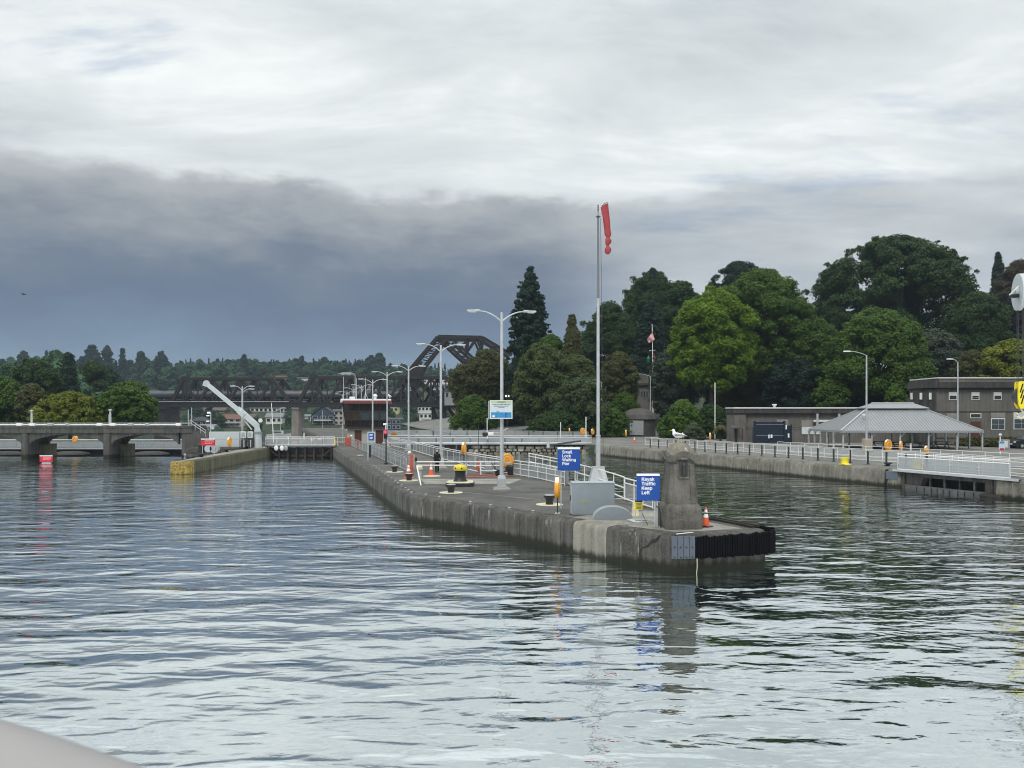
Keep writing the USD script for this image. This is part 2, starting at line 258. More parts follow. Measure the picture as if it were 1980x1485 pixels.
plain('tyre', (.012, .012, .012), 0.8); plain('bronze_lamp', (.05, .055, .06), 0.4, 0.3)
stone('nose_yellow', (.045, .036, .020), (.44, .32, .080), tide=0.16, streak=0.2, scale=5.0, bump=0.5)
emits('red_light', (1.0, .05, .09), 2.2); emits('warm_light', (1.0, .72, .40), 3.0)
leaf('leaf_lime', (.095, .175, .010), (.42, .53, .035), trans=0.35); leaf('leaf_mid', (.048, .100, .010), (.235, .335, .040), trans=.26); leaf('leaf_dark', (.022, .052, .009), (.120, .185, .030), trans=0.2); leaf('leaf_deep', (0.011, 0.031, 0.017), (0.043, 0.082, 0.036), trans=0.12)
leaf('leaf_olive', (.062, .068, .018), (.215, .205, .062)); leaf('leaf_grey', (0.046, 0.068, 0.041), (0.155, 0.196, 0.115)); leaf('leaf_cream', (.060, .085, .022), (.230, .255, .085), tip=((.74, .66, .48), 0.45)); leaf('leaf_yellow', (0.131, 0.156, 0.013), (0.475, 0.463, 0.040), trans=0.3)
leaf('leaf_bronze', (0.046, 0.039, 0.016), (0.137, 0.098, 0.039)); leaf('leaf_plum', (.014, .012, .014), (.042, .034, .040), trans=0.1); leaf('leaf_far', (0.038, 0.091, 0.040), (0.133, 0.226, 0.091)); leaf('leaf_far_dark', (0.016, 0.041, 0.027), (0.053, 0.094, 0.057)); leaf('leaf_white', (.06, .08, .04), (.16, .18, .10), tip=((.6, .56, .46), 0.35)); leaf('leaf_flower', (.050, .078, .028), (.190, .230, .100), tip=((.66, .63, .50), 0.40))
# ================================================================ setting: water, ground, hills
water_nodes = {
 'g': ('geometry', {}),
 # long swell and wakes with crests across the view, then shorter ripples and a fine chop
 'ma': ('mapping', {'rotation': (0, 0, 0.14), 'scale': (0.27, 0.74, 1.0)}), 'na': ('noise_texture', {'scale': 1.0, 'detail': 1.0, 'roughness': 0.4, 'distortion': 0.6}),
 'mb': ('mapping', {'rotation': (0, 0, -0.12), 'location': (7.0, 3.0, 0), 'scale': (1.05, 2.4, 1.0)}), 'nb': ('noise_texture', {'scale': 1.0, 'detail': 1.0, 'roughness': 0.5, 'distortion': 0.5}),
 'mc': ('mapping', {'rotation': (0, 0, 0.05), 'location': (1.0, 9.0, 0), 'scale': (3.6, 6.5, 1.0)}), 'nc': ('noise_texture', {'scale': 1.0, 'detail': 2.0, 'roughness': 0.5}),
 'mw': ('mapping', {'location': (2.0, 5.0, 0), 'scale': (0.045, 0.06, 1.0)}), 'nw': ('noise_texture', {'scale': 1.0, 'detail': 2.0}), 'wr': ('map_range', {'from_min': 0.36, 'from_max': 0.62, 'to_min': 0.55, 'to_max': 1.25, 'clamp': True}),
 'ha': ('math', {'math_type': 'multiply', 'value2': 0.30}), 'hb': ('math', {'math_type': 'multiply_add', 'value2': 0.082}), 'hc0': ('math', {'math_type': 'multiply'}), 'hc': ('math', {'math_type': 'multiply_add', 'value2': 0.017}),
 'bump': ('bump', {'strength': 1.0, 'distance': 0.38}),
 'deep': ('diffuse_bsdf', {'color': (.010, .020, .016)}), 'gl': ('glossy_bsdf', {'color': (.90, .94, .95), 'roughness': 0.004, 'distribution': 'ggx'}),
 'fr': ('fresnel', {'IOR': 2.4}), 'fm': ('map_range', {'from_min': 0.16, 'from_max': 0.48, 'to_min': 0.74, 'to_max': 0.97, 'clamp': True}), 'x': ('mix_closure', {})}
water_links = [('g.position', 'ma.vector'), ('ma.vector', 'na.vector'), ('g.position', 'mb.vector'), ('mb.vector', 'nb.vector'), ('g.position', 'mc.vector'), ('mc.vector', 'nc.vector'), ('g.position', 'mw.vector'), ('mw.vector', 'nw.vector'), ('nw.fac', 'wr.value'),
 ('na.fac', 'ha.value1'), ('nb.fac', 'hb.value1'), ('ha.value', 'hb.value3'), ('nc.fac', 'hc0.value1'), ('wr.result', 'hc0.value2'), ('hc0.value', 'hc.value1'), ('hb.value', 'hc.value3'), ('hc.value', 'bump.height'),
 ('bump.normal', 'gl.normal'), ('fr.fac', 'fm.value'), ('fm.result', 'x.fac'), ('deep.BSDF', 'x.closure1'), ('gl.BSDF', 'x.closure2')]
_mats['water'] = usdkit.material(stage, '/World/Looks/water', water_nodes, water_links, surface='x.closure')

def poly_sheet(poly, z): 
    m = trimesh.creation.extrude_polygon(Polygon(poly), 0.001, engine='earcut'); v = np.array(m.vertices); f = np.array(m.faces)
    up = (v[f][:, :, 2] > 0.0005).all(1); b = MB(); return b.add(np.c_[v[:, :2], np.full(len(v), z)], f[up])
one('water', poly_sheet([(-260, -220), (120, -220), (14, 108.6), (-20, 108.6), (-22, 100), (-60, 99), (-260, 118)], 0.0), 'water', 'rippled grey green basin water between the lock piers', kind='structure')
one('water', poly_sheet([(-22, 112), (9.5, 112), (40, 130), (40, 470), (-300, 470), (-300, 112.5), (-60, 103), (-40, 103)], -5.0), 'water', 'lower channel water beyond the lock gates', kind='structure')

# right bank: level quay, rising behind to a wooded slope
WALL0, WDIR = np.array([11.4, 103.4]), np.array([18.5, -45.5]) / math.hypot(18.5, 45.5)     # right lock wall line, towards the camera
WIN = np.array([45.5, 18.5]) / math.hypot(18.5, 45.5)                                        # inland
def wallpt(s, d=0.0): return WALL0 + WDIR * s + WIN * d
BANK = [wallpt(150), wallpt(80), wallpt(49.3), WALL0, np.array([7, 118.]), np.array([-12, 160.]), np.array([-32, 240.]), np.array([-50, 330.])]
def bankline(n):
    P = np.array(BANK); L = np.r_[0, np.cumsum(np.linalg.norm(np.diff(P, axis=0), axis=1))]; t = np.linspace(0, L[-1], n); return np.c_[np.interp(t, L, P[:, 0]), np.interp(t, L, P[:, 1])]
def right_height(x, y, d): return 1.35 + np.clip((d - 55) / 70, 0, 1) ** 2 * 10 + np.clip((y - 150) / 120, 0, 1) * np.clip(d / 40, 0, 1) * 5
ds = np.r_[0.55, 1, 2, 4, 7, 10, 14, 20, 27, 35, 45, 58, 75, 95, 120, 160, 220, 300]
bl = np.array([*[b for b in BANK]]); bl = np.vstack([bankline(70), bl[2:4]]); bl = bl[np.argsort(bl[:, 1])]
Pg = np.array([[(*(b + WIN * d), right_height(*(b + WIN * d), d)) for d in ds] for b in bl])
one('quay_ground', MB().grid(Pg[:, :11]), 'quay_paving', 'grey paved quay behind the right lock wall', kind='structure', smooth=True)
one('wooded_slope_ground', MB().grid(Pg[:, 10:]), 'ground_cover', 'dark planted ground under the trees on the right bank', kind='structure', smooth=True)

# land across the water
def sstep(x): x = np.clip(x, 0, 1); return x * x * (3 - 2 * x)
def land_z(x, y):
    x, y = np.asarray(x, float), np.asarray(y, float)
    left = sstep((-x - 30) / 190)
    far = np.interp(y, [378, 400, 446, 491, 600, 700, 730, 800], [-7, -4.2, .2, 5.2, 22.6, 41.5, 42, 42]) + left * np.clip(y - 480, 0, 230) * 0.025
    xl = -62 - (y - 118) * 0.52
    near = -7 + 8.2 * sstep((xl - x) / 9.0) + np.clip((xl - x - 10) * 0.05, 0, 9) + 0.03 * np.clip(y - 160, 0, 200) * sstep((xl - x) / 20)
    bumps = 1.2 * (meshkit.noise(np.stack([x * .018, y * .018, 0 * x], -1), 3) - .5)
    return np.maximum(far, near) + bumps * sstep((y - 118) / 60)
gx, gy = np.meshgrid(np.r_[np.linspace(-1300, -640, 12), np.linspace(-620, 420, 105), np.linspace(460, 1300, 14)], np.r_[np.linspace(119, 240, 26), np.linspace(250, 720, 60), np.linspace(740, 1500, 8)], indexing='xy')
one('hill', MB().grid(np.stack([gx, gy, land_z(gx, gy)], -1)[:, ::-1]), 'ground_cover', 'green hillside across the water behind the railway bridge', kind='structure', smooth=True)
# ================================================================ the centre pier
DZ = 1.3
def resample(P, step):
    P = np.array(P, float); out = [P[0]]
    for a, b in zip(P[:-1], P[1:]):
        n = max(1, int(round(np.linalg.norm(b - a) / step))); out += [a + (b - a) * i / n for i in range(1, n + 1)]
    return np.array(out)
WALLPROF = [(-0.02, -1.6), (0.0, -0.3), (0.0, 0.45), (0.0, 1.05), (-0.02, 1.18), (-0.07, 1.255), (-0.15, 1.295), (-0.30, 1.308), (-0.80, 1.31)]
def wall_sweep(P, side, prof=WALLPROF, rough=0.05, seed=1, ztop=1.31, flip=False, inset=0.0):
    """rounded-edge wall along P; side=+1 if outward is to the left of the walking direction"""
    P = np.array(P, float)[:, :2]; t = np.gradient(P, axis=0); t /= np.linalg.norm(t, axis=1, keepdims=True); n = np.c_[-t[:, 1], t[:, 0]] * side
    pr = np.array(prof); g = np.zeros((len(P), len(pr), 3))
    g[:, :, :2] = P[:, None] + n[:, None] * (pr[None, :, 0, None] - inset); g[:, :, 2] = pr[None, :, 1] + (ztop - 1.31)
    d = (meshkit.fbm(g * np.array([1.1, 1.1, 2.2]), 4, seed) - 0.5) * rough * 2 + np.where(meshkit.noise(g * np.array([.9, .9, 1.6]), seed + 9) > 0.80, -rough * 0.7, 0)
    w = np.ones(len(pr)); w[-1] = 0.0; w[:2] = 0.4
    g[:, :, :2] += n[:, None] * (d * w[None])[..., None]; g[:, 5:8, 2] += (d[:, 5:8] * 0.5)
    mb = MB(); mb.grid(g if side > 0 else g[::-1])
    c = np.array([g[0, -1], g[-1, -1]])
    for k in (0, len(P) - 1):                       # end caps close the joints
        q = g[k]; b = q.copy(); b[:, :2] = P[k] - n[k] * 0.8
        mb.add(np.vstack([q, b]), [[i, i + 1, len(q) + i + 1, len(q) + i] for i in range(len(q) - 1)])
    return mb
A_, F_, G_ = np.array([5.8, 27.0]), np.array([-5.35, 39.6]), np.array([-22.5, 94.5])
bend = [np.array(p) for p in ((3.66, 29.05), (2.69, 30.4), (1.03, 32.4), (-2.28, 36.6), (-3.6, 38.05), (-4.75, 39.2), (-5.5, 40.3), (-6.25, 42.2))]
LEFT = [A_] + bend + [G_, np.array([-29, 119.]), np.array([-65, 232.])]
RIGHT = [np.array(p) for p in ((9.45, 28.1), (9.72, 28.75), (8.45, 31.4), (6.3, 36.4), (5.2, 40.), (4.3, 48.7), (-6.6, 72.5), (-16.0, 104), (-18.3, 119), (-52, 232))]
pier = Thing('pier', 'long weathered concrete lock pier running from the near fendered nose back to the control tower', 'pier', (5.8, 27.0, 0), world=True)
# wall blocks along the left side, split at the joints
cuts = [0, 1.35, 3.45, 3.95, 5.4, 8.4, 11.6, 14.6, 17.6, 20.8, 24.5, 28.5, 33, 38, 43, 48, 54, 60, 66, 72, 84, 98, 130, 180, 1e3]
LP = resample(LEFT, 0.45); LL = np.r_[0, np.cumsum(np.linalg.norm(np.diff(LP, axis=0), axis=1))]
def lpt(s): return np.array([np.interp(s, LL, LP[:, 0]), np.interp(s, LL, LP[:, 1])])
cuts = [0, 2.98, 4.69 + .25, 5.7, 8.9, 12.2, 15.4] + list(np.arange(19, 80, 4.6)) + [90, 110, 140, 170, LL[-1]]
for i, (a, b) in enumerate(zip(cuts[:-1], cuts[1:])):
    n = max(4, int((b - a) / (0.22 if a < 40 else 0.9))); s = np.linspace(a + 0.012, b - 0.012, n)
    patched = i == 1
    pier.part('wall_block', wall_sweep([lpt(x) for x in s], 1, rough=0.006 if patched else (0.05 if i == 0 else 0.022), seed=11 + i), 'patched_concrete' if patched else 'lock_concrete', 'pale smooth repaired block of the pier wall' if patched else ('eroded nose block with a deep crack' if i == 0 else None), smooth=50)
FR = resample([A_, np.array([7.4, 27.35]), RIGHT[0]], 0.25)
pier.part('nose_wall', wall_sweep(FR, -1, rough=0.05, seed=40), 'lock_concrete', 'blunt front wall of the nose, dark behind the rubber fender', smooth=50)
RP = resample(RIGHT, 0.6); pier.part('rear_wall', wall_sweep(RP, -1, rough=0.05, seed=41), 'lock_concrete', smooth=50)
# crack in the nose block, its shaded depth drawn as solid black wedges
def left_face(s_, z, out=.02): p = lpt(s_); q = lpt(s_ + .05); t_ = (q - p) / np.linalg.norm(q - p); return np.array([p[0] - t_[1] * out, p[1] + t_[0] * out, z])
ck = [(.55, 1.22, .10), (.72, 1.05, .16), (.92, .98, .10), (1.05, .82, .07), (1.28, .72, .04), (1.45, .55, .02)]
for (a, za, wa), (b, zb_, wb_) in zip(ck[:-1], ck[1:]): pier.part('crack', MB().add([left_face(a, za - wa / 2), left_face(b, zb_ - wb_ / 2), left_face(b, zb_ + wb_ / 2), left_face(a, za + wa / 2), left_face(a, za - wa / 2, -.1), left_face(b, zb_ - wb_ / 2, -.1), left_face(b, zb_ + wb_ / 2, -.1), left_face(a, za + wa / 2, -.1)], BOXF).fixed(), 'black_iron')
# deck: main asphalt sheet and paler concrete on the nose
inner = [lpt(s) + 0 for s in np.linspace(0, LL[-1], 120)]
poly = Polygon([tuple(p) for p in LP] + [tuple(p) for p in RP[::-1]] + [tuple(p) for p in FR[::-1][1:-1]]).buffer(0).buffer(-0.72)
nosecut = Polygon([(-2, 20), (20, 20), (20, 34.3), (6.0, 34.0), (3.3, 31.6), (0.2, 33.6), (-2, 33)])
def sheet(p, z):
    b = MB()
    for g in getattr(p, 'geoms', [p]):
        m = trimesh.creation.extrude_polygon(g, 0.001, engine='earcut'); v = np.array(m.vertices); f = np.array(m.faces); up = (v[f][:, :, 2] > 0.0005).all(1); b.add(np.c_[v[:, :2], np.full(len(v), z)], f[up])
    return b
pier.part('deck', sheet(poly.difference(nosecut), 1.300), 'deck_asphalt', 'dark asphalt top of the pier')
pier.part('deck_slab', sheet(poly.intersection(nosecut), 1.302), 'deck_concrete', 'pale concrete top of the nose')
# saw-cut joint and pale worn strip across the deck
a, b = G(862, 948.5), G(1046, 966.5)
jt = MB(); jt.beam(a + [0, 0, 0.004], b + [0, 0, 0.004], 0.07, 0.006); pier.part('deck_joint', jt, 'deck_concrete')
pp = MB().add([G(822, 936) + [0, 0, .004], G(985, 936) + [0, 0, .004], G(1010, 926) + [0, 0, .004], G(812, 926) + [0, 0, .004]], [[0, 1, 2], [0, 2, 3]])
pier.part('deck_patch', pp, 'deck_concrete')
for (x0, x1, y) in ((1025, 1068, 944.5), (1062, 1104, 946), (830, 874, 944.8), (850, 955, 938)):
    q = MB().add([G(x0, y + .7) + [0, 0, .008], G(x1, y + 1.2) + [0, 0, .008], G(x1 + 2, y - .6) + [0, 0, .008], G(x0 + 6, y - .8) + [0, 0, .008]], [[0, 1, 2], [0, 2, 3]]); pier.part('deck_grate', q, 'dark_steel')

# fender of rubber strips and timber plates on the nose
fd = Thing('rubber_fender', 'black ribbed rubber fender wrapped round the blunt nose of the pier', 'fender', (7.5, 27.2, 0.0), world=True)
fpts = resample([np.array([6.55, 27.06]), np.array([7.4, 27.26]), np.array([9.5, 28.02]), np.array([9.83, 28.4]), np.array([9.95, 28.9]), np.array([9.4, 30.0])], 0.105)
for i, p in enumerate(fpts[:-1]):
    q = fpts[i + 1]; t = (q - p) / np.linalg.norm(q - p); nrm = np.array([t[1], -t[0]]); c = (p + q) / 2 + nrm * 0.06; h = 0.45 + 0.06 * rnd.random(); top = 1.24 + 0.07 * rnd.random() + (0.0 if i < 24 else 0.02)
    fd.part('rubber_strip', MB().cbox((c[0], c[1], (top + h) / 2), (0.088, 0.16 + 0.05 * rnd.random(), top - h), 0.025, math.atan2(t[1], t[0]) + rnd.uniform(-.1, .1)), 'rubber')
fr = MB()
for z in (0.62, 1.12): fr.tube([(p[0], p[1] - 0.02, z + .03 * math.sin(i)) for i, p in enumerate(fpts[::4])], 0.045, 6)
fd.part('chain', fr, 'black_iron')
fp = Thing('fender_plates', 'four blue grey steel planks bolted to the corner of the pier beside the rubber fender', 'fender', (6.1, 26.85, 0.0), world=True)
for i in range(4):
    x = 5.72 + i * 0.215; fp.part('plank', MB().cbox((x + .1, 26.86 + i * .022, 0.905 - i * .004), (0.205, 0.09, 0.80), 0.012, 0.09), 'fender_plate')
    for z in (0.56, 0.92): fp.part('bolt', MB().cyl((x + .1, 26.83 + i * .022, z), (x + .1, 26.79 + i * .022, z), 0.025, n=8), 'black_iron')
one('rope', MB().tube([(6.62, 26.82, 0.52), (6.63, 26.85, 0.2), (6.60, 26.86, -0.15)], 0.014, 5), 'pale_yellow', 'thin frayed rope hanging below the steel planks at the pier corner', 'rope')
ts = [(9.55 - .1, 29.0, 1.36), (8.2, 31.5, 1.34)]
kb = MB(); 
for x0, y0, x1, y1 in ((9.25, 28.8, 8.1, 31.3), (9.52, 28.95, 8.36, 31.45)): kb.beam((x0, y0, 1.36), (x1, y1, 1.36), 0.10, 0.09)
one('edge_timber', kb, 'timber_dark', 'low dark timbers edging the right side of the pier nose', 'timber')
bs = MB().tube([G(1340, 1031) + [0, 0, .03], G(1308, 1034.5) + [0, 0, .03]], 0.02, 6)
one('white_pipe', bs, 'white_paint', 'short white pipe lying at the pier corner above the steel planks', 'pipe')

# stone light pillar
PL = G(1313.5, 1019); PL[2] = 1.3
pil = Thing('stone_pillar', 'tapering stone light pillar with domed cap on the pier nose', 'pillar', PL, rz=0.10)
def sqring(prof, n=4, bow=0): return prof
def tapered(mb, secs, ch=0.12):
    """octagonal-cornered square sections: (half width, z)"""
    P = []
    for w, z in secs: c = w * ch; P.append([(w - c, -w, z), (w, -w + c, z), (w, w - c, z), (w - c, w, z), (-w + c, w, z), (-w, w - c, z), (-w, -w + c, z), (-w + c, -w, z)])
    P = np.array(P, float); n = 8; f = [[i * n + j, i * n + (j + 1) % n, (i + 1) * n + (j + 1) % n, (i + 1) * n + j] for i in range(len(P) - 1) for j in range(n)]
    mb.add(P.reshape(-1, 3), f); mb.add(P[-1], [[0, k, k + 1] for k in range(1, 7)]); return mb
def roughen(mb, a, sc, seed, sub=0.09):
    v, f = mb.arrays(); m = trimesh.Trimesh(v, f); m.merge_vertices(); v, f = trimesh.remesh.subdivide_to_size(np.array(m.vertices), np.array(m.faces), sub)
    m = trimesh.Trimesh(v, f); m.merge_vertices(); m.vertices = m.vertices + m.vertex_normals * ((meshkit.fbm(np.array(m.vertices) * sc, 3, seed) - .5) * 2 * a)[:, None]; return MB().mesh(m)
pil.part('plinth', roughen(tapered(MB(), [(0.71, 0.0), (0.71, 0.10), (0.69, 0.70), (0.685, 0.74), (0.66, 0.84), (0.60, 0.93), (0.56, 0.97), (0.3, 0.98)]), 0.02, 4, 1), 'pillar_stone', smooth=35)
pil.part('shaft', roughen(tapered(MB(), [(0.585, 0.90), (0.56, 1.3), (0.50, 2.0), (0.475, 2.42), (0.49, 2.44), (0.49, 2.50), (0.475, 2.52), (0.475, 2.72), (0.3, 2.73)], 0.2), 0.012, 5, 2), 'pillar_stone', smooth=35)
pb = MB()
for sx in (-1, 1):
    for sy in (-1, 1): pb.beam((sx * .515, sy * .515, 0.95), (sx * .42, sy * .42, 2.6), 0.14, 0.14, up=(0, 1, 0))
for s_ in (-1, 1): pil.part('pilaster', MB().beam((s_ * .36, -.545, 0.98), (s_ * .31, -.475, 2.48), 0.16, 0.10, up=(0, 1, 0)), 'pillar_stone')
cornice = MB()
for k in range(4):                                   # arched hood on each face
    xs = np.linspace(-.60, .60, 25); arch = 2.80 + 0.17 * np.clip(np.cos(xs / .36 * math.pi / 2), 0, 1) ** .8 * (abs(xs) < .36)
    low = arch - 0.24 + 0.02; top = [(x, z) for x, z in zip(xs, arch)]; bot = [(x, z) for x, z in zip(xs[::-1], low[::-1])]
    m = MB().wall([*bot[::-1], *top[::-1]], -.615, -.44); v, f = m.arrays(); cornice.add(v @ rot(k * math.pi / 2).T, f)
cornice.fixed(); pil.part('cornice', cornice, 'pillar_stone', smooth=30)
pil.part('dome', roughen(MB().lathe([(.60, 2.66), (.585, 2.78), (.54, 2.92), (.46, 3.06), (.34, 3.18), (.20, 3.25), (.07, 3.28), (.0, 3.285)], n=32), 0.008, 6, 3), 'pillar_dome', smooth=40) if False else None
stone('pillar_dome', (.115, .103, .082), (.270, .250, .205), streak=0.4, scale=2.0, bump=0.6, white=0.9)
pil.part('dome', MB().lathe([(.60, 2.66), (.59, 2.80), (.55, 2.94), (.47, 3.08), (.35, 3.20), (.20, 3.27), (.07, 3.295), (.0, 3.30)], n=32), 'pillar_dome', 'domed cap streaked with bird droppings', smooth=40)
# niche with lamp on the front
nf = MB().wall([(-.15, 2.0), (.15, 2.0), (.15, 2.56), (.10, 2.64), (0, 2.67), (-.10, 2.64), (-.15, 2.56)], -.520, -.495); pil.part('niche', nf, 'building_dark')
nl = MB(); nl.wall([(-.19, 1.93), (.19, 1.93), (.19, 2.0), (-.19, 2.0)], -.56, -.49); pil.part('niche_sill', nl, 'pillar_stone')
lm = MB(); lm.cyl((0, -.54, 2.12), (0, -.54, 2.40), .065, n=12); lm.cyl((0, -.54, 2.40), (0, -.54, 2.44), .085, n=12); lm.cyl((0, -.54, 2.02), (0, -.54, 2.12), .045, n=10); lm.cyl((0, -.54, 2.44), (0, -.54, 2.54), .06, .02, n=10); pil.part('niche_lamp', lm.fixed(), 'bronze_lamp')
cab = MB().tube([(-.80, -.2, .0), (-.82, -.25, .5), (-.86, -.2, .75), (-.95, -.1, .85)], 0.02, 6); pil.part('cable', cab, 'black_iron')

# grey control cabinet and the curved hatch in front of it
cb0 = G(1103, 996)
cab_ = Thing('control_cabinet', 'large blue grey steel control cabinet on the pier under the windsock mast', 'cabinet', (cb0[0] + .98, cb0[1] + 0.25, 1.3), rz=0.02)
cab_.part('body', MB().cbox((0, 0, .70), (1.86, .62, 1.38), 0.02), 'cabinet_grey'); cab_.part('lid', MB().cbox((0, 0, 1.405), (1.90, .66, .05), 0.012), 'cabinet_light')
cab_.part('side_panel', MB().cbox((-.945, 0, .70), (.03, .58, 1.30), 0.01), 'cabinet_light'); hn = MB()
for z in (.66, .74, .82): hn.box((-.97, -.12, z), (.05, .16, .05))
cab_.part('latch', hn, 'black_iron')
wr = MB(); rr = random.Random(3)
for k in range(6): wr.cbox((-.55 + k * .075, -.313, .60 + rr.uniform(-.01, .01)), (.055, .004, .075 + rr.uniform(-.02, .03)), .0015)
cab_.part('faded_lettering', wr, 'faded_yellow') if False else None
plain('faded_yellow', (.34, .32, .11), 0.7, 0, 0.4, 20); cab_.part('faded_lettering', wr, 'faded_yellow')
hc = G(1186, 1005.5); hat = Thing('curved_hatch', 'low grey half round steel hatch cover in front of the control cabinet', 'hatch', hc, rz=-0.05)
th = np.linspace(0, math.pi, 25); arc = [(-.80 * math.cos(t), .54 * math.sin(t) ** .9) for t in th]
hat.part('shell', MB().wall([(x, max(z, 0)) for x, z in arc], 0.0, 0.42), 'cabinet_grey', smooth=35)
hat.part('rim', MB().wall([(x * 1.03 - .015, max(z, 0) * 1.03) for x, z in arc], 0.42, 0.52), 'cabinet_light', smooth=35)
hat.part('seam', MB().wall([(x * 1.012, max(z, 0) * 1.012) for x, z in arc], 0.24, 0.28), 'pale_yellow', smooth=35)
sl = MB().add([G(1100, 1002) + [0, 0, .006], G(1216, 1014) + [0, 0, .006], G(1270, 1002) + [0, 0, .006], G(1140, 995) + [0, 0, .006]], [[0, 1, 2], [0, 2, 3]])
pier.part('concrete_pad', sl, 'patched_concrete')

# windsock mast
plain('mast_grey', (.17, .18, .19), 0.5, 0.2, 0.1)
mb0 = G(1156.5, 944.5); mast = Thing('windsock_mast', 'tall thin steel mast carrying the red windsock, rising behind the grey cabinet', 'mast', mb0)
k = mb0[1] / F
mast.part('pedestal', tapered(MB(), [(.62, 0.0), (.62, .12), (.34, 1.22), (.36, 1.24), (.36, 1.28), (.2, 1.29)], .02), 'galvanised')
mast.part('lower_pole', MB().lathe([(.135, 1.28), (.13, 3.05), (.15, 3.06), (.15, 3.14), (.10, 3.16), (.095, 6.0), (.085, 11.2)], n=14), 'galvanised', smooth=30)
mast.part('upper_pole', MB().lathe([(.075, 11.2), (.06, 16.0), (.02, 16.02), (.02, 16.65), (0, 16.66)], n=12), 'mast_grey', smooth=30)
mast.part('collar', MB().cyl((-.14, 0, 16.0), (.16, 0, 16.0), .025).cyl((0, 0, 15.95), (0, 0, 16.05), .085), 'dark_steel'); mast.part('lightning_rod', MB().cyl((0, 0, 16.3), (0, 0, 16.7), .035), 'black_iron')
mast.part('halyard', MB().tube([(.15, 0, 15.9), (.19, 0, 12.0), (.25, 0, 7.0), (.30, 0, 2.0), (.12, -.1, 1.4)], 0.012, 4), 'dark_steel')
x0 = (1163 - 1151) * k
ws = Thing('windsock', 'limp faded red windsock hanging at the top of the mast', 'windsock', mb0 + [x0, 0, 14.0])
rows = [(2.62, .02, .17), (2.2, .05, .17), (1.7, .12, .16), (1.2, .19, .15), (.75, .22, .155), (.60, .22, .10), (.55, .22, .08), (.48, .20, .12), (.36, .23, .15), (.18, .20, .13), (.06, .18, .06), (.0, .20, .07), (-.14, .22, .14), (-.3, .22, .15), (-.45, .2, .11), (-.52, .2, .05)]
rows = [(z * .90 + .26, a, b * 1.25) for z, a, b in rows]
gpts = np.array([[(cx + r * math.cos(t) * (1 + .12 * math.sin(3 * t + z * 4)), .75 * r * math.sin(t), z + (.12 * math.cos(t + .6) if z > 2.5 else 0)) for t in np.linspace(0, 2 * math.pi, 20)] for z, cx, r in rows])
ws.part('sock', MB().grid(gpts), 'windsock_red', smooth=True)
hp = MB().tube([(.02 + .19 * math.cos(t), .19 * math.sin(t), 2.66 + .13 * math.cos(t + .6)) for t in np.linspace(0, 2 * math.pi, 17)], .018, 5, caps=False); ws.part('hoop', hp, 'dark_steel')
ws.part('bail', MB().tube([(.02 + .19 * math.cos(t), 0, 2.72 + .16 * math.sin(t)) for t in np.linspace(0, math.pi, 9)], .012, 4).cyl((-.34, 0, 2.62), (-.16, 0, 2.56), .015).cyl((-.34, 0, 2.30), (-.14, 0, 2.32), .012), 'white_paint')
for q_ in ((.22, -.10, .57), (.2, -.09, .03)): ws.part('white_band', MB().box(q_, (.11, .03, .10)), 'white_paint')

# lettered signs
def board(name, label, px, pxr, pt, pb_, Y, lines, tilt, posts, colour='sign_blue', feet=None, texth=None, leftpad=.2):
    tl, br = W(px, pt, Y), W(pxr, pb_, Y); w, h = br[0] - tl[0], tl[2] - br[2]
    t = Thing(name, label, 'sign', ((tl[0] + br[0]) / 2, Y, DZ)); z0 = br[2] - DZ
    t.part('panel', MB().cbox((0, 0, z0 + h * .46), (w, .05, h * .92), .008).rotated(0), colour); t.part('top_rail', MB().cbox((0, -.01, z0 + h * .95), (w, .09, h * .08), .01), 'sign_white')
    tm = MB(); n = len(lines); lh = texth or h * .12
    for i, s in enumerate(lines): text(tm, s, lh, -w * (.5 - leftpad), -.0265, z0 + h * (.735 - i * .165))
    t.part('lettering', tm, 'sign_white')
    for x in posts: t.part('post', MB().cbox((x * w, .05, z0 * .5 + .1), (.06, .05, z0 + .2), .008), 'galvanised')
    return t, w, h, z0
board('pier_sign', 'blue sign lettered Small Lock Waiting Pier above the grey cabinet', 1078, 1121.5, 864.5, 910, 34.6, ['Small', 'Lock', 'Waiting', 'Pier'], 0, (-.34, .38))
board('kayak_sign', 'blue sign lettered Kayak Traffic Keep Left beside the stone pillar', 1231, 1275.5, 915.5, 968, 28.9, ['Kayak', 'Traffic', 'Keep', 'Left'], 0, (.30, .40))
ys = G(1234, 1018); yt = Thing('notice_stand', 'small yellow notice with black lines on a thin wire stand below the kayak sign', 'sign', ys)
yt.part('notice', MB().cbox((.02, 0, .83), (.30, .015, .36), .004), 'sign_yellow'); tl_ = MB(); tl_.box((.02, -.012, .985), (.29, .006, .06))
for i in range(5): tl_.box((.02 - .01 * (i % 3), -.012, .90 - i * .05), (.22 - .03 * (i % 2), .006, .018))
yt.part('print', tl_, 'print_dark'); 
for x in (-.10, .14): yt.part('leg', MB().tube([(x, 0, .66), (x - .01, .02, 0)], .014, 6), 'galvanised')
yt.part('brace', MB().tube([(.14, .02, .55), (.42, .3, .02)], .012, 5).tube([(-.1, 0, .22), (.4, .1, .24)], .012, 5), 'dark_steel')
wf = G(1228, 997); wfl = Thing('folding_floor_sign', 'pale yellow folding floor sign standing behind the small yellow notice', 'sign', wf)
for s_ in (-1, 1): wfl.part('leaf_panel', MB().add([(-.15, s_ * .14, 0), (.15, s_ * .14, 0), (.10, .01 * s_, .60), (-.10, .01 * s_, .60), (-.15, s_ * .14 + .015, 0), (.15, s_ * .14 + .015, 0), (.10, .01 * s_ + .015, .60), (-.10, .01 * s_ + .015, .60)], BOXF[:, ::-1]).fixed(), 'pale_yellow')
plain('wire_black', (.015, .015, .016), .6)
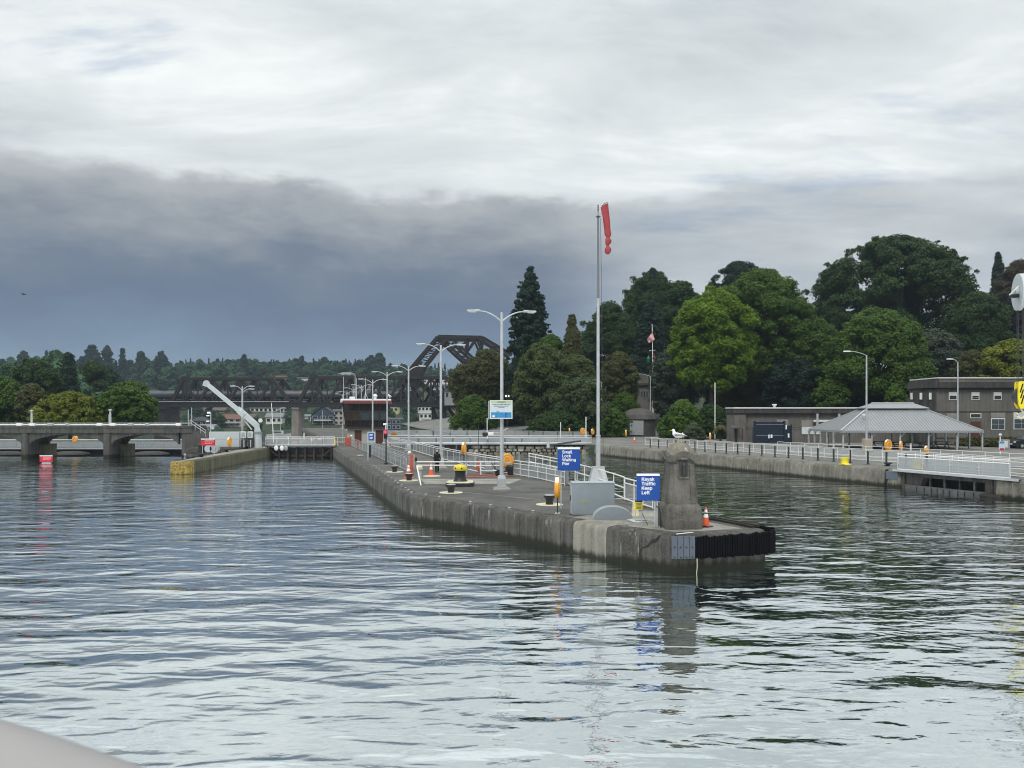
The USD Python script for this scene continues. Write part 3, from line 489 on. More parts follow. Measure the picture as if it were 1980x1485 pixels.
hs = MB(); c0 = G(1262, 1010)
for k_ in range(4): hs.tube([c0 + [.34 * math.cos(t) * (1 + .15 * k_) - .5, .16 * math.sin(t) + .1 * k_, .03 + .012 * k_] for t in np.linspace(.2, 5.9, 20)], .016, 5)
one('hose', hs, 'galvanised', 'loops of pale cable lying on the pier between the yellow notice and the pillar', 'cable')
# ================================================================ right lock wall, gates, dam, west wall
plain('gate_steel', (.085, .085, .085), .6, 0, .25, 2.0)
stone('moss_concrete', (.034, .032, .018), (.105, .098, .064), tide=.15, streak=.7, bump=.5, white=.3)
qw = Thing('quay_wall', 'long low concrete lock wall with chipped pale edge running along the right bank', 'wall', (20, 80, 0), world=True)
gate0, gate1 = None, None
def wall_s(px, py=None, Y=None):                       # where along the right wall a photo column falls
    k = (px - CX) / F; s = (k * WALL0[1] - WALL0[0]) / (WDIR[0] - k * WDIR[1]); return s
S1, S2 = wall_s(1741), wall_s(1926)
QPROF = [(-0.02, -1.6), (0.06, -0.3), (0.05, 0.35), (0.0, 0.75), (-0.02, 1.02), (-0.07, 1.19), (-0.18, 1.27), (-0.36, 1.305), (-1.0, 1.31)]
cutq = [0, 4.2, 8.6, 12.4, 16.6, 21.4, 25.0, 29.4, 33.2, 36.8, 40.2, wall_s(1712) - .08]
for i, (a, b) in enumerate(zip(cutq[:-1], cutq[1:])):
    qw.part('wall_block', wall_sweep([wallpt(s) for s in np.linspace(a + .02, b - .02, int((b - a) / .35))], -1, QPROF, rough=0.10, seed=60 + i, ztop=1.37), 'quay_concrete', smooth=50)
qw.part('wall_block', wall_sweep([wallpt(s) for s in np.linspace(cutq[-1] + .30, S1, 8)], -1, QPROF, rough=0.06, seed=77, ztop=1.37), 'quay_concrete', 'narrow wall block between the black slot and the gate recess', smooth=50)
qw.part('wall_block', wall_sweep([wallpt(s) for s in np.linspace(S2 + .02, S2 + 9, 26)], -1, QPROF, rough=0.10, seed=78, ztop=1.37), 'quay_concrete', smooth=50)
qw.part('wall_block', wall_sweep([wallpt(s) for s in np.linspace(S2 + 9.04, 120, 60)], -1, QPROF, rough=0.10, seed=79, ztop=1.37), 'quay_concrete', smooth=50)
def along(s, d, z): p = wallpt(s, d); return np.array([p[0], p[1], z])
QA = math.atan2(WDIR[1], WDIR[0])
sl = cutq[-1] + .15; qw.part('slot', MB().box(along(sl, .35, -.15), (.36, .5, 2.9), QA), 'black_iron')
plate = MB().cbox(along(S1 - .75, -.02, .88), (1.1, .10, .62), .02, QA); qw.part('steel_plate', plate, 'fender_plate')
# recess with the folded gate leaf
rc = Thing('gate_recess', 'dark recess in the right lock wall holding a folded lock gate', 'recess', along((S1 + S2) / 2, 0, 0), world=True)
L_ = S2 - S1
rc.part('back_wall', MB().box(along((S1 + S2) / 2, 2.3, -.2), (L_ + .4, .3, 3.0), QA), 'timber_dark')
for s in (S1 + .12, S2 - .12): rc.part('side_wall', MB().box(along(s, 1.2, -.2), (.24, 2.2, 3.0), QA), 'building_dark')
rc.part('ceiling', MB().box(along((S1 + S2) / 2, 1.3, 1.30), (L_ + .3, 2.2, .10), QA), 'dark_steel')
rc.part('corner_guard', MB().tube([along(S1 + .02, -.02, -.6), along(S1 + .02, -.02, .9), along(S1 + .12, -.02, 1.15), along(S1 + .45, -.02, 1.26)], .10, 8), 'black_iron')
gl_ = Thing('folded_lock_gate', 'riveted steel lock gate leaf folded into the recess, its lower beam at the waterline', 'lock gate', along((S1 + S2) / 2, .2, 0), world=True)
def curve(n, z, bul, off): return [along(S1 + .25 + (L_ - .6) * t, off - bul * math.sin(math.pi * (t * .8 + .1)), z) for t in np.linspace(0, 1, n)]
up_ = MB()
for z0, z1, nm, bul, off in ((.93, 1.25, 'upper_beam', .28, .35), (-.10, .28, 'lower_beam', .42, .30)):
    a = np.array([curve(15, z0, bul, off), curve(15, z1, bul, off)]); b = np.array([curve(15, z0, bul, off + .35), curve(15, z1, bul, off + .35)]); m_ = MB(); m_.grid(np.stack([a[0], a[1], b[1], b[0], a[0]])); gl_.part(nm, m_, 'gate_steel' if nm == 'lower_beam' else 'building_dark', smooth=30) if nm != 'x' else None
for i, t in enumerate((.30, .47, .64, .80, .92)):
    p = along(S1 + .25 + (L_ - .6) * t, .30, 0); gl_.part('strut', MB().box(p + [0, 0, .6], (.10, .14, .70), QA), 'gate_steel' if i % 2 else 'building_dark')
gl_.part('end_post', MB().box(along(S2 - .55, .32, .4), (.5, .5, 1.7), QA), 'building_dark'); gl_.part('fender_log', MB().tube([along(S2 - .9, -.25, .12), along(S2 + .55, -.30, .06)], .16, 8), 'timber_dark')
gl_.part('bearing_block', MB().add([along(S1 + .3, .25, .28), along(S1 + 1.7, .10, .28), along(S1 + 1.9, .10, .95), along(S1 + .3, .25, 1.2), along(S1 + .3, .7, .28), along(S1 + 1.7, .7, .28), along(S1 + 1.9, .7, .95), along(S1 + .3, .7, 1.2)], BOXF).fixed(), 'building_dark')
rv = MB(); 
for t in (.17, .27, .36, .43, .5, .57, .66, .73, .82): rv.box(along(S1 + .25 + (L_ - .6) * t, .28 - .42 * math.sin(math.pi * (t * .8 + .1)), .10), (.05, .05, .20), QA)
gl_.part('rivet_plates', rv, 'black_iron', kind='stuff')

# ---- railings
def railing(label, pts, h=1.07, step=1.5, rails=(1.0, .55), post='galvanised', rail='white_paint', pr=.028, rr=.026, mesh=None, panel='fine_mesh', pickets=None, group=None, name='railing', foot=None, postbox=None, cap=None):
    P = np.array(pts, float); base = P[0]
    t = Thing(name, label, 'railing', base, group=group, world=True); R = resample(P, step); Ld = np.linalg.norm(np.diff(P, axis=0), axis=1).sum()
    for p in R:
        b = MB(); 
        if postbox: b.box(p + [0, 0, h / 2], (postbox, postbox, h))
        else: b.cyl(p, p + [0, 0, h], pr, n=6)
        if foot: b.box(p + [0, 0, .02], (foot, foot, .05))
        t.part('post', b, post)
    for f in rails: t.part('rail', MB().tube([p + [0, 0, h * f] for p in P], rr, 6), rail)
    if pickets:
        b = MB()
        for p in resample(P, pickets[0]): b.box(p + [0, 0, h * (pickets[1] + pickets[2]) / 2], (.022, .022, h * (pickets[2] - pickets[1])))
        t.part('pickets', b, rail if len(pickets) < 4 else pickets[3], kind='stuff')
    if mesh:
        for a, b_ in zip(R[:-1], R[1:]):
            d = b_ - a; q = MB(); z0, z1 = h * mesh[0], h * mesh[1]; a1, b1 = a + d * .04, b_ - d * .04
            nn = np.array([-d[1], d[0], 0]); nn = nn / np.linalg.norm(nn) * .006
            q.add([a1 + nn + [0, 0, z0], b1 + nn + [0, 0, z0], b1 + nn + [0, 0, z1], a1 + nn + [0, 0, z1], a1 - nn + [0, 0, z0], b1 - nn + [0, 0, z0], b1 - nn + [0, 0, z1], a1 - nn + [0, 0, z1]], BOXF).fixed() if False else q.beam((a1 + b1) / 2 * 0 + a1 + [0, 0, (z0 + z1) / 2], b1 + [0, 0, (z0 + z1) / 2], .012, z1 - z0)
            t.part('mesh_panel', q, panel)
    return t
# fine welded mesh: wires with see-through gaps
_mats['wire_mesh'] = usdkit.material(stage, '/World/Looks/wire_mesh', {'t': ('transparent_bsdf', {}), 'p': ('principled_bsdf', {'base_color': (.33, .35, .36), 'roughness': .5}), 'x': ('mix_closure', {'fac': 0.52})}, [('t.BSDF', 'x.closure1'), ('p.BSDF', 'x.closure2')], surface='x.closure')
_mats['fine_mesh'] = usdkit.material(stage, '/World/Looks/fine_mesh', {'t': ('transparent_bsdf', {}), 'p': ('principled_bsdf', {'base_color': (.42, .44, .44), 'roughness': .5}), 'x': ('mix_closure', {'fac': 0.20})}, [('t.BSDF', 'x.closure1'), ('p.BSDF', 'x.closure2')], surface='x.closure')
QZ = 1.36
def qrail(px0, px1, d, z=QZ): return [along(wall_s(px0), 0, z), along(wall_s(px1), 0, z)]
def qline(s0, s1, d, n=2): return [along(s, d, QZ) for s in np.linspace(s0, s1, n)]
railing('grey handrail on dark square posts nearest the edge of the right quay', qline(9, S1 - .3, 3.2), 1.15, 1.9, (1.0,), 'dark_steel', 'galvanised', rr=.045, postbox=.12, foot=.26)
railing('white two rail fence with mesh standing behind the grey handrail on the right quay', qline(3, S1 + 3, 6.2), 1.1, 1.7, (1.0, .45, .12), 'white_paint', 'white_paint', rr=.024, mesh=(.12, .45))
railing('white mesh fence in front of the metal roofed pavilion on the right quay', qline(24, S2 + 6, 10.5), 1.15, 2.0, (1.0, .72, .1), 'white_paint', 'white_paint', rr=.026, mesh=(.1, .72))
railing('white mesh fence along the walkway over the folded gate on the right', [along(S1 - .2, -.05, 1.38), along(S2 + 1.0, -.05, 1.38)], 1.22, 2.35, (1.0, .82, .04), 'galvanised', 'white_paint', pr=.04, rr=.04, mesh=(.06, .80), panel='wire_mesh')
railing('white mesh fence behind the walkway of the folded gate on the right', [along(S1 + 1.5, 1.9, 1.38), along(S2 + 9, 1.9, 1.38)], 1.22, 2.0, (1.0, .82, .45, .2, .04), 'white_paint', 'white_paint', pr=.03, rr=.026)
wk = Thing('gate_walkway', 'narrow pale walkway deck on top of the folded gate', 'walkway', along((S1 + S2) / 2, .8, 1.3), world=True)
wk.part('deck_plate', MB().box(along((S1 + S2) / 2 + .5, .9, 1.345), (L_ + 2.2, 2.0, .05), QA), 'gate_steel'); wk.part('edge_channel', MB().box(along((S1 + S2) / 2 + .5, -.12, 1.32), (L_ + 2.2, .06, .16), QA), 'galvanised')

# ---- main lock gate across the far end of the right hand channel
MGY = 107.6
mg = Thing('main_lock_gate', 'closed lock gate across the right channel with railed walkway along its top', 'lock gate', (-4, MGY, 0), world=True)
mg.part('walkway', MB().bb(-18.6, MGY, 1.28, 11.6, MGY + 1.6, 1.46), 'mesh_grey'); mg.part('kick_rail', MB().bb(-18.6, MGY - .05, 1.46, 9.0, MGY, 1.60), 'white_paint')
for i, x in enumerate(np.arange(-18, -6.9, 1.25)): mg.part('timber', MB().box((x, MGY + .5, -.1), (.5, .5, 2.7)), 'timber_dark')
mg.part('gate_face', MB().bb(-18.6, MGY + .8, -5, -6.7, MGY + 1.2, 1.2), 'black_iron')
for x in (-16.2, -12.6, -9.8, -8.0): mg.part('strut', MB().box((x, MGY + .15, .3), (.16, .16, 2.0)), 'gate_steel')
railing('white topped mesh railing along the closed main lock gate', [(-18.4, MGY + .1, 1.46), (11.4, MGY + .1, 1.46)], 1.05, 2.4, (1.0, .80, .05), 'galvanised', 'white_paint', rr=.038, mesh=(.05, .78), panel='wire_mesh')
rwl = Thing('rubble_wall', 'rough stone faced wall under the walkway at the right end of the main lock gate', 'wall', (2, MGY + .8, 0), world=True)
rwl.part('core', MB().bb(-6.7, MGY + .9, -5, 10.6, MGY + 1.7, 1.26), 'timber_dark')
rr = random.Random(5)
for row, z in enumerate((-.05, .42, .86)):
    x = -6.6 + .3 * row
    while x < 10.2:
        w = rr.uniform(.55, 1.15) * (1 if row < 2 else 1.4)
        rwl.part('stone', MB().cbox((x + w / 2, MGY + .78 + rr.uniform(-.12, .12), z + rr.uniform(-.05, .05)), (w * rr.uniform(.78, .93), .5, .40 + rr.uniform(-.08, .04)), .09, rr.uniform(-.06, .06)), 'rubble_stone', smooth=False); x += w
railing('grey mesh railing on the second walkway beyond the main lock gate', [(-24, 139, 1.5), (-2, 139, 1.5), (13, 128, 1.5)], 1.1, 3.0, (1.0, .05), 'galvanised', 'mesh_grey', rr=.035, mesh=(.05, .98), panel='wire_mesh')
sw = Thing('second_walkway', 'further lock gate walkway crossing behind the main lock gate', 'walkway', (-10, 139.6, 0), world=True); sw.part('deck_beam', MB().bb(-26, 139, 1.0, -1.5, 141, 1.5), 'gate_steel'); sw.part('gate_face', MB().bb(-26, 139.7, -5, -11, 140.3, 1.0), 'black_iron')
mv = W(934, 839, 106.5); mo = Thing('gate_machinery', 'pale operating arm and dark motor on the main gate walkway beside the tall lamp post', 'machine', mv, world=True)
mo.part('motor', MB().cbox(mv + [.3, 0, -.05], (.75, .5, .55), .08), 'black_iron'); mo.part('housing', MB().cbox(mv + [1.1, 0, .05], (.8, .4, .4), .05), 'trim_white'); mo.part('arm', MB().tube([mv + [1.4, 0, .1], mv + [2.6, 0, .15], mv + [3.2, 0, .65], mv + [3.6, 0, .8]], .10, 8), 'house_beige')
kn = W(1092, 857, 106); kb_ = Thing('gate_anchor', 'dark angled steel anchor arm where the main gate meets the right quay', 'machine', kn, world=True); kb_.part('arm', MB().beam(kn + [-2.4, 0, -.3], kn + [2.2, -1, .35], .3, .25), 'dark_steel'); kb_.part('pin', MB().cyl(kn + [-2.3, 0, -.6], kn + [-2.3, 0, .2], .25, n=12), 'galvanised')

# ---- small lock gate on the left
SGY = 98.0; x0, x1 = W(514, 0, SGY)[0], W(648, 0, SGY)[0]
sg = Thing('small_lock_gate', 'dark timber lock gate with railed footbridge closing the small lock', 'lock gate', ((x0 + x1) / 2, SGY, 0), world=True)
sg.part('footbridge', MB().bb(x0, SGY - .3, 1.36, x1, SGY + 1.0, 1.56), 'gate_steel'); sg.part('gate_face', MB().bb(x0, SGY + .6, -5, x1, SGY + .9, 1.2), 'black_iron'); sg.part('waler', MB().bb(x0, SGY + .3, .05, x1, SGY + .6, .35), 'timber_dark')
for x in np.linspace(x0 + .6, x1 - .5, 8): sg.part('timber', MB().box((x, SGY + .05, .2), (.22, .22, 2.3)), 'timber_dark')
for a, b in ((x0 + .2, x0 + 1.6), (x1 - .2, x1 - 1.6)): sg.part('brace', MB().beam((a, SGY - .1, 1.3), (b, SGY - .1, .2), .18, .18), 'timber_dark')
for x in (534, 545, 553): sg.part('float', MB().ball(W(x, 866.5, SGY - .4), .28, 2, (1, .8, 1.2)), 'gull_white' if x < 550 else 'mesh_grey', smooth=True)
railing('white topped grey railing on the small lock footbridge', [(x0, SGY - .2, 1.56), (x1, SGY - .2, 1.56)], 1.1, 1.6, (1.0, .78, .05), 'white_paint', 'white_paint', rr=.045, mesh=(.05, .72), panel='wire_mesh')
fl = Thing('thin_white_pole', 'thin leaning white pole standing at the left end of the small lock footbridge', 'pole', W(529, 856, SGY - .3)); fl.part('shaft', MB().cyl((0, 0, 0), (-.27, 0, 5.2), .055, .04, 8), 'white_paint')
for (px, top, lab) in ((588, 837, 'short white post on the small lock footbridge railing'),): one('white_post', MB().cyl(W(px, 850, SGY - .3), W(px, top, SGY - .3), .06, n=8), 'white_paint', lab, 'post')

# ---- west wall with yellow nose
ww = Thing('west_wall', 'mossy concrete wall of the small lock with a rusty yellow painted nose', 'wall', (-31, 71, 0), world=True)
WL = resample([np.array([-30.2, 70.9]), np.array([-31.6, 97.2]), np.array([-32.0, 140])], .8)
ww.part('side_wall', wall_sweep(WL[:34], -1, rough=.05, seed=90, ztop=1.22), 'moss_concrete', smooth=50); ww.part('side_wall', wall_sweep(WL[33:], -1, rough=.05, seed=91, ztop=1.22), 'moss_concrete', smooth=50)
ww.part('nose', wall_sweep([(-32.05, 70.35), (-31.2, 70.2), (-30.5, 70.3), (-30.22, 70.55), (-30.18, 71.2)], -1, rough=.05, seed=92, ztop=1.21), 'nose_yellow', 'worn yellow painted end of the wall', smooth=50)
ww.part('deck', MB().add([(-31.9, 70.9, 1.18), (-30.5, 70.9, 1.18), (-32.0, 97.2, 1.18), (-32.4, 140, 1.18), (-36.5, 140, 1.18), (-35.0, 99, 1.18)], [[0, 1, 2], [0, 2, 5], [2, 3, 5], [3, 4, 5]]), 'deck_concrete')
ww.part('rear_wall', MB().add([(-32.1, 70.5, -1), (-35.1, 99, -1), (-35.1, 99, 1.16), (-32.1, 70.5, 1.16)], [[0, 1, 2], [0, 2, 3]]), 'dam_concrete')
for i, x in enumerate(np.linspace(72.5, 95, 9)):
    ww.part('fender_strip', MB().box((-30.28 - (x - 71) * .0533 + .05, x, .2), (.08, .22, 1.6)), 'moss_concrete')
# platform behind it
pf = Thing('lock_platform', 'concrete platform behind the west wall carrying the grey enclosure and the crane', 'platform', (-38, 96, 0), world=True); pf.part('slab', MB().bb(-40.5, 93.0, -2, -34.4, 112, 1.42), 'dam_concrete')
pf.part('kerb', MB().bb(-40.4, 92.86, .9, -34.6, 93.0, 1.3), 'building_dark')

# ---- spillway dam bridge on the left
DY = 97.6
db = Thing('spillway_bridge', 'weathered concrete arched service bridge of the dam on the left', 'bridge', (-50, DY, 0), world=True)
def dx(px): return (px - CX) / F * DY
def dz(py): return EYE + (HY - py) / F * DY
db.part('deck_beam', MB().bb(dx(-140), DY - .25, dz(837), dx(372), DY + 4.5, dz(823.5)), 'dam_concrete'); db.part('deck_lip', MB().bb(dx(-140), DY - .34, dz(827), dx(372), DY - .25, dz(823.4)), 'dam_concrete')
piers_px = (-106, 49, 207.5)
for p in piers_px:
    db.part('pier', MB().cbox((dx(p), DY + 2.2, (dz(837) - 2) / 2 + 0), (.92, 4.9, dz(837) + 2), .12), 'dam_concrete')
    db.part('pier_buttress', MB().cbox((dx(p + 13), DY + 3.4, (dz(860) - 2) / 2), (.8, 2.6, dz(860) + 2), .05), 'moss_concrete')
ends = [-106, 49, 207.5, 352]
for a, b in zip(ends[:-1], ends[1:]):
    xa, xb = dx(a) + .46, dx(b) - .46; n = 24; ts_ = np.linspace(0, 1, n)
    zs = dz(859) + (dz(840) - dz(859)) * np.clip(np.sin(math.pi * ts_), 0, 1) ** .55
    db.part('arch', MB().wall([(xa, dz(837) - .003), *[(xa + (xb - xa) * t, z) for t, z in zip(ts_, zs)], (xb, dz(837) - .003)], DY, DY + .55), 'dam_concrete', smooth=30)
    db.part('arch', MB().wall([(xa, dz(837) - .003), *[(xa + (xb - xa) * t, z) for t, z in zip(ts_, zs)], (xb, dz(837) - .003)], DY + 3.7, DY + 4.2), 'dam_concrete', smooth=30)
db.part('abutment', MB().wall([(dx(352), -2), (dx(352), dz(836.9)), (dx(372), dz(831)), (dx(395), dz(855)), (dx(395), -2)], DY - .1, DY + 5), 'dam_concrete')
db.part('guard_rail', MB().tube([(dx(-140), DY + .3, dz(818.2)), (dx(368), DY + .3, dz(818.2))], .035, 6), 'galvanised'); db.part('white_pipe', MB().tube([(dx(-140), DY + .1, dz(821.4)), (dx(350), DY + .1, dz(821.4))], .085, 8), 'white_paint')
for px in np.arange(-120, 368, 15.6): db.part('rail_post', MB().cyl((dx(px), DY + .3, dz(823.6)), (dx(px), DY + .3, dz(817.8)), .03, n=5), 'galvanised')
for px, w_ in ((38, 10), (63, 10), (98, 11), (193, 10), (218.5, 10), (253, 10), (345, 9)): db.part('junction_box', MB().cbox((dx(px), DY - .05, dz(821.2)), (w_ / F * DY, .25, .36), .02), 'white_paint' if px not in (98, 253) else 'mesh_grey')
for i, px in enumerate((131, 285)):
    db.part('gate_hoist', MB().cbox((dx(px), DY - .1, dz(821)), (.45, .25, .4), .06).cyl((dx(px) + .3, DY - .15, dz(822.5)), (dx(px) + .3, DY - .35, dz(822.5)), .10, n=8), 'mesh_grey')
railing('sloping grey stair rail descending from the dam bridge to the lock platform', [(dx(368), DY - .1, dz(823) - .1), (dx(398), DY - .1, dz(838) - .45)], .85, .9, (1.0, .6), 'galvanised', 'galvanised', rr=.03)
for px, top, lab in ((55.5, 793.5, 'left lamp standard with cap lantern on the dam bridge'), (208.5, 792, 'right lamp standard with cap lantern on the dam bridge')):
    l_ = Thing('bridge_lamp', lab, 'lamp post', (dx(px), DY + .6, dz(823.5)), group='lamp standards on the dam bridge'); h_ = dz(top) - dz(823.5)
    l_.part('column', MB().lathe([(.17, 0), (.15, .2), (.11, h_ - .2), (.14, h_ - .12)], n=12), 'galvanised'); l_.part('lantern', MB().lathe([(.14, h_ - .12), (.27, h_ - .1), (.22, h_), (.05, h_ + .08), (0, h_ + .09)], n=12), 'mesh_grey')
one('thin_mast', MB().cyl((dx(204), DY + .8, dz(823.5)), (dx(204), DY + .8, dz(801)), .04, n=6), 'galvanised', 'thin grey mast just left of the right lamp standard on the dam bridge', 'mast')
for px, top in ((359, 792), (365.5, 788)): one('thin_mast', MB().cyl((dx(px), DY + .8, dz(823.5)), (dx(px), DY + .8, dz(top)), .055, n=6), 'galvanised', 'shorter grey mast at the right end of the dam bridge' if px < 360 else 'taller grey mast at the right end of the dam bridge', 'mast')
wg = Thing('weir_walkway', 'pale grey railed weir gate walkway seen through the arches of the dam bridge', 'walkway', (-55, 111, 0), world=True); wy = 110.
def wx(px): return (px - CX) / F * wy
def wz(py): return EYE + (HY - py) / F * wy
for a in np.arange(-150, 372, 26.0): wg.part('panel', MB().bb(wx(a) + .02, wy, wz(864.5), wx(a + 26) - .02, wy + .2, wz(853.5)), 'mesh_grey')
wg.part('beam', MB().bb(wx(-150), wy - .1, wz(868.5), wx(372), wy + .6, wz(865.6)), 'galvanised'); wg.part('top_rail', MB().bb(wx(-150), wy - .02, wz(851.2), wx(372), wy + .08, wz(849.6)), 'white_paint')
wg.part('weir_face', MB().bb(wx(-150), wy + .7, -5.5, wx(372), wy + 1.4, wz(868.6)), 'black_iron')
for i, px in enumerate((20, 142, 296)): wg.part('gate_crest', MB().lathe([(2.6, -.1), (2.4, .12), (1.2, .34), (0, .36)], (wx(px), wy - .6, -.1), 20), 'building_dark')
# ================================================================ lamp posts
def arm_lamp(t, side, H, reach=1.38, rise=.62, yaw=0.0):
    ts = np.linspace(0, 1, 9); x = reach * ts; z = H - .55 + rise * (1 - (1 - ts) ** 2.2)
    t.part('arm', MB().tube([(side * a, 0, b) for a, b in zip(x, z)], np.linspace(.048, .034, 9), 7).rotated(yaw), 'galvanised', smooth=True)
    e = (side * reach, H - .55 + rise); t.part('luminaire', MB().cbox((side * (reach + .28), 0, e[1] + .0), (.74, .26, .11), .04).cbox((side * (reach + .05), 0, e[1] + .03), (.34, .16, .10), .03).rotated(yaw), 'galvanised'); t.part('lens', MB().cbox((side * (reach + .34), 0, e[1] - .065), (.40, .20, .03), .01).rotated(yaw), 'sign_white')
def double_lamp(label, loc, H, yaw):
    t = Thing('street_lamp', label, 'street lamp', loc, rz=yaw, group='double armed street lamps along the pier')
    t.part('footing', tapered(MB(), [(.52, -.02), (.50, .05), (.36, .14), (.34, .16), (.1, .165)], .1), 'deck_concrete'); t.part('base', tapered(MB(), [(.25, .14), (.235, .62), (.20, .78), (.10, .82)], .15), 'galvanised')
    t.part('pole', MB().lathe([(.115, .78), (.105, 3.0), (.085, H), (.0, H + .03)], n=14), 'galvanised', smooth=40)
    for s in (-1, 1): arm_lamp(t, s, H)
    return t
L1 = G(970, 946)
lamps = [((970, 43.7), 'nearest and tallest double armed street lamp, carrying an information board halfway up'), ((852.5, 60.8), 'second double armed street lamp, standing beside the person in black'), ((790, 89.), 'third double armed street lamp, in front of the raised bridge leaf'), ((748.5, 99.5), 'fourth double armed street lamp, just right of the control tower'), ((720.5, 106), 'fifth double armed street lamp, in front of the control tower windows'),
 ((698.8, 147), 'sixth double armed street lamp, above the control tower roof'), ((683, 165), 'seventh double armed street lamp, rising behind the control tower roof'), ((671, 191), 'eighth double armed street lamp, small behind the left of the tower roof'), ((662.6, 215), 'farthest double armed street lamp, at the left edge of the tower roof')]
HL = [10.3, 9.95, 10.0, 9.9, 9.2, 10, 10, 10, 10]
for i, (((px, Y), lab), h) in enumerate(zip(lamps, HL)):
    X = (px - CX) / F * Y; double_lamp(lab, (X, Y, DZ), h, 0.12 if i == 0 else 0.2)
ib = W(969, 792, 43.35); inf = Thing('information_board', 'white and blue information board with green heading fixed to the nearest lamp post', 'sign', ib)
w = 44 / F * 43.4; h = 36.5 / F * 43.4
inf.part('frame', MB().cbox((0, 0, 0), (w, .07, h), .012), 'trim_white'); inf.part('side_frame', MB().cbox((-w / 2 - .06, .10, -.03), (.05, .12, h * .98), .01), 'galvanised')
def pl(n, x0, x1, z0, z1, m, y=-.038, lab=None): inf.part(n, MB().bb(w * (x0 - .5), y, h * (z0 - .5), w * (x1 - .5), -.036, h * (z1 - .5)), m)
pl('sky_print', .06, .95, .36, .86, 'poster_sky'); pl('heading_print', .06, .95, .83, .955, 'poster_green', -.040); pl('water_print', .06, .95, .07, .36, 'poster_blue', -.040)
tm = MB(); r_ = random.Random(4)
for z, a, b in ((.745, .10, .92), (.665, .18, .82), (.585, .38, .66)):
    x = a
    while x < b: q = r_.uniform(.02, .06); tm.bb(w * (x - .5), -.0415, h * (z - .5), w * (min(x + q, b) - .5), -.0405, h * (z + r_.uniform(.028, .04) - .5)); x += q + .013
for x in np.arange(.34, .72, .05): tm.bb(w * (x - .5), -.043, h * (.875 - .5), w * (x + .035 - .5), -.0425, h * (.925 - .5))
inf.part('text_lines', tm, 'print_dark', kind='stuff'); inf.part('dark_bar', MB().bb(w * .19, -.043, -h * .42, w * .235, -.0425, -h * .16), 'sign_blue'); inf.part('ship_print', MB().wall([(-w * .22, h * -.13), (-w * .20, h * -.09), (-w * .08, h * -.09), (-w * .06, h * -.13)], -.043, -.0425), 'house_grey'); inf.part('emblem_print', MB().bb(-w * .38, -.043, -h * .40, -w * .28, -.0425, -h * .30), 'sign_white')
# single armed lamps on the right bank
def single_lamp(label, px, top, base, Y, z0, side=-1, reach=1.7, yaw=0., pedestal=False):
    X = (px - CX) / F * Y; H = W(px, top, Y)[2] - z0 
    t = Thing('quay_lamp', label, 'street lamp', (X, Y, z0), rz=yaw, group='single armed street lamps on the right bank'); zb = 0
    if pedestal: t.part('pedestal', MB().cbox((0, 0, .75), (.75, .75, 1.5), .05), 'house_beige'); zb = 1.5
    t.part('pole', MB().lathe([(.12, zb), (.075, H - .45), (0, H - .44)], n=10), 'galvanised', smooth=40); ts = np.linspace(0, 1, 8)
    t.part('arm', MB().tube([(side * reach * a, 0, H - .5 + .48 * (1 - (1 - a) ** 2)) for a in ts], .045, 6), 'galvanised', smooth=True); t.part('luminaire', MB().cbox((side * (reach + .3), 0, H - .03), (.78, .28, .13), .04), 'sign_white')
single_lamp('curved arm street lamp on a stone pedestal in front of the metal pavilion roof', 1675.5, 679, 866, 84, 1.4, -1, 1.9, 0, True)
single_lamp('curved arm street lamp in front of the two storey stone building', 1852, 694, 850, 98, 1.4, -1, .75, 0.0)
single_lamp('street lamp behind the larger domed hut', 1257.5, 723, 800, 150, 1.4, -1, 2.2)
single_lamp('street lamp just right of the windsock mast', 1162.5, 734, 845, 150, 1.4, -1, 1.6)
single_lamp('street lamp half hidden by the rounded pale flowered tree', 1079, 743, 845, 162, 1.4, -1, .9)
for px, top, Y, lab in ((1084, 816, 128, 'thin white post on the far quay left of the orange housings'), (1133, 806, 118, 'white post on the far quay between two orange housings'), (1382.5, 740, 120, 'slender white flagless pole beside the bright green tree'), (942, 808, 138, 'thin white post just left of the information board pole')): one('white_pole', MB().cyl(W(px, 849, Y), W(px, top, Y), .075, n=8), 'white_paint', lab, 'pole')
lp = W(925, 865, 66); one('dark_pole', MB().cyl(lp + [0, 0, -2], lp + [0, 0, 2.0], .03, n=6), 'dark_steel', 'thin dark pole behind the pier railing left of the nearest lamp', 'pole')

# ---- pier railings
def gp(*pts): return [G(x, y) for x, y in pts]
railing('long pier railing with close pickets running from the tower to the white barrier', gp((757, 862.5), (800, 872), (846, 886), (900, 899.5), (985, 917)), 1.12, 2.3, (1.0, .86, .06), 'galvanised', 'white_paint', rr=.035, pickets=(.33, .06, .86, 'galvanised'), cap=None)
railing('inner pier railing with pickets beside the traffic light, nearer the water', gp((677, 861.5), (720, 880), (785.5, 911)), 1.05, 3.0, (1.0, .84, .08), 'galvanised', 'mesh_grey', rr=.04, pickets=(.38, .08, .84, 'mesh_grey'))
railing('second inner pier railing close behind the first, ending at the red post', gp((722, 873), (791, 903)), 1.0, 3.0, (1.0, .84, .08), 'galvanised', 'mesh_grey', rr=.035, pickets=(.45, .08, .84, 'mesh_grey'))
railing('white four rail railing with mesh between the nearest lamp and the orange ring housing', gp((990, 918), (1040, 926.5), (1092, 939)), 1.05, 1.5, (1.0, .80, .48, .08), 'white_paint', 'white_paint', rr=.032, mesh=(.08, .8), panel='wire_mesh')
railing('far white railing behind the small lock sign', [W(1023, 903, 55), W(1079, 917, 49)], 1.0, 1.5, (1.0, .8, .4), 'white_paint', 'white_paint', rr=.035, mesh=(.05, .4))
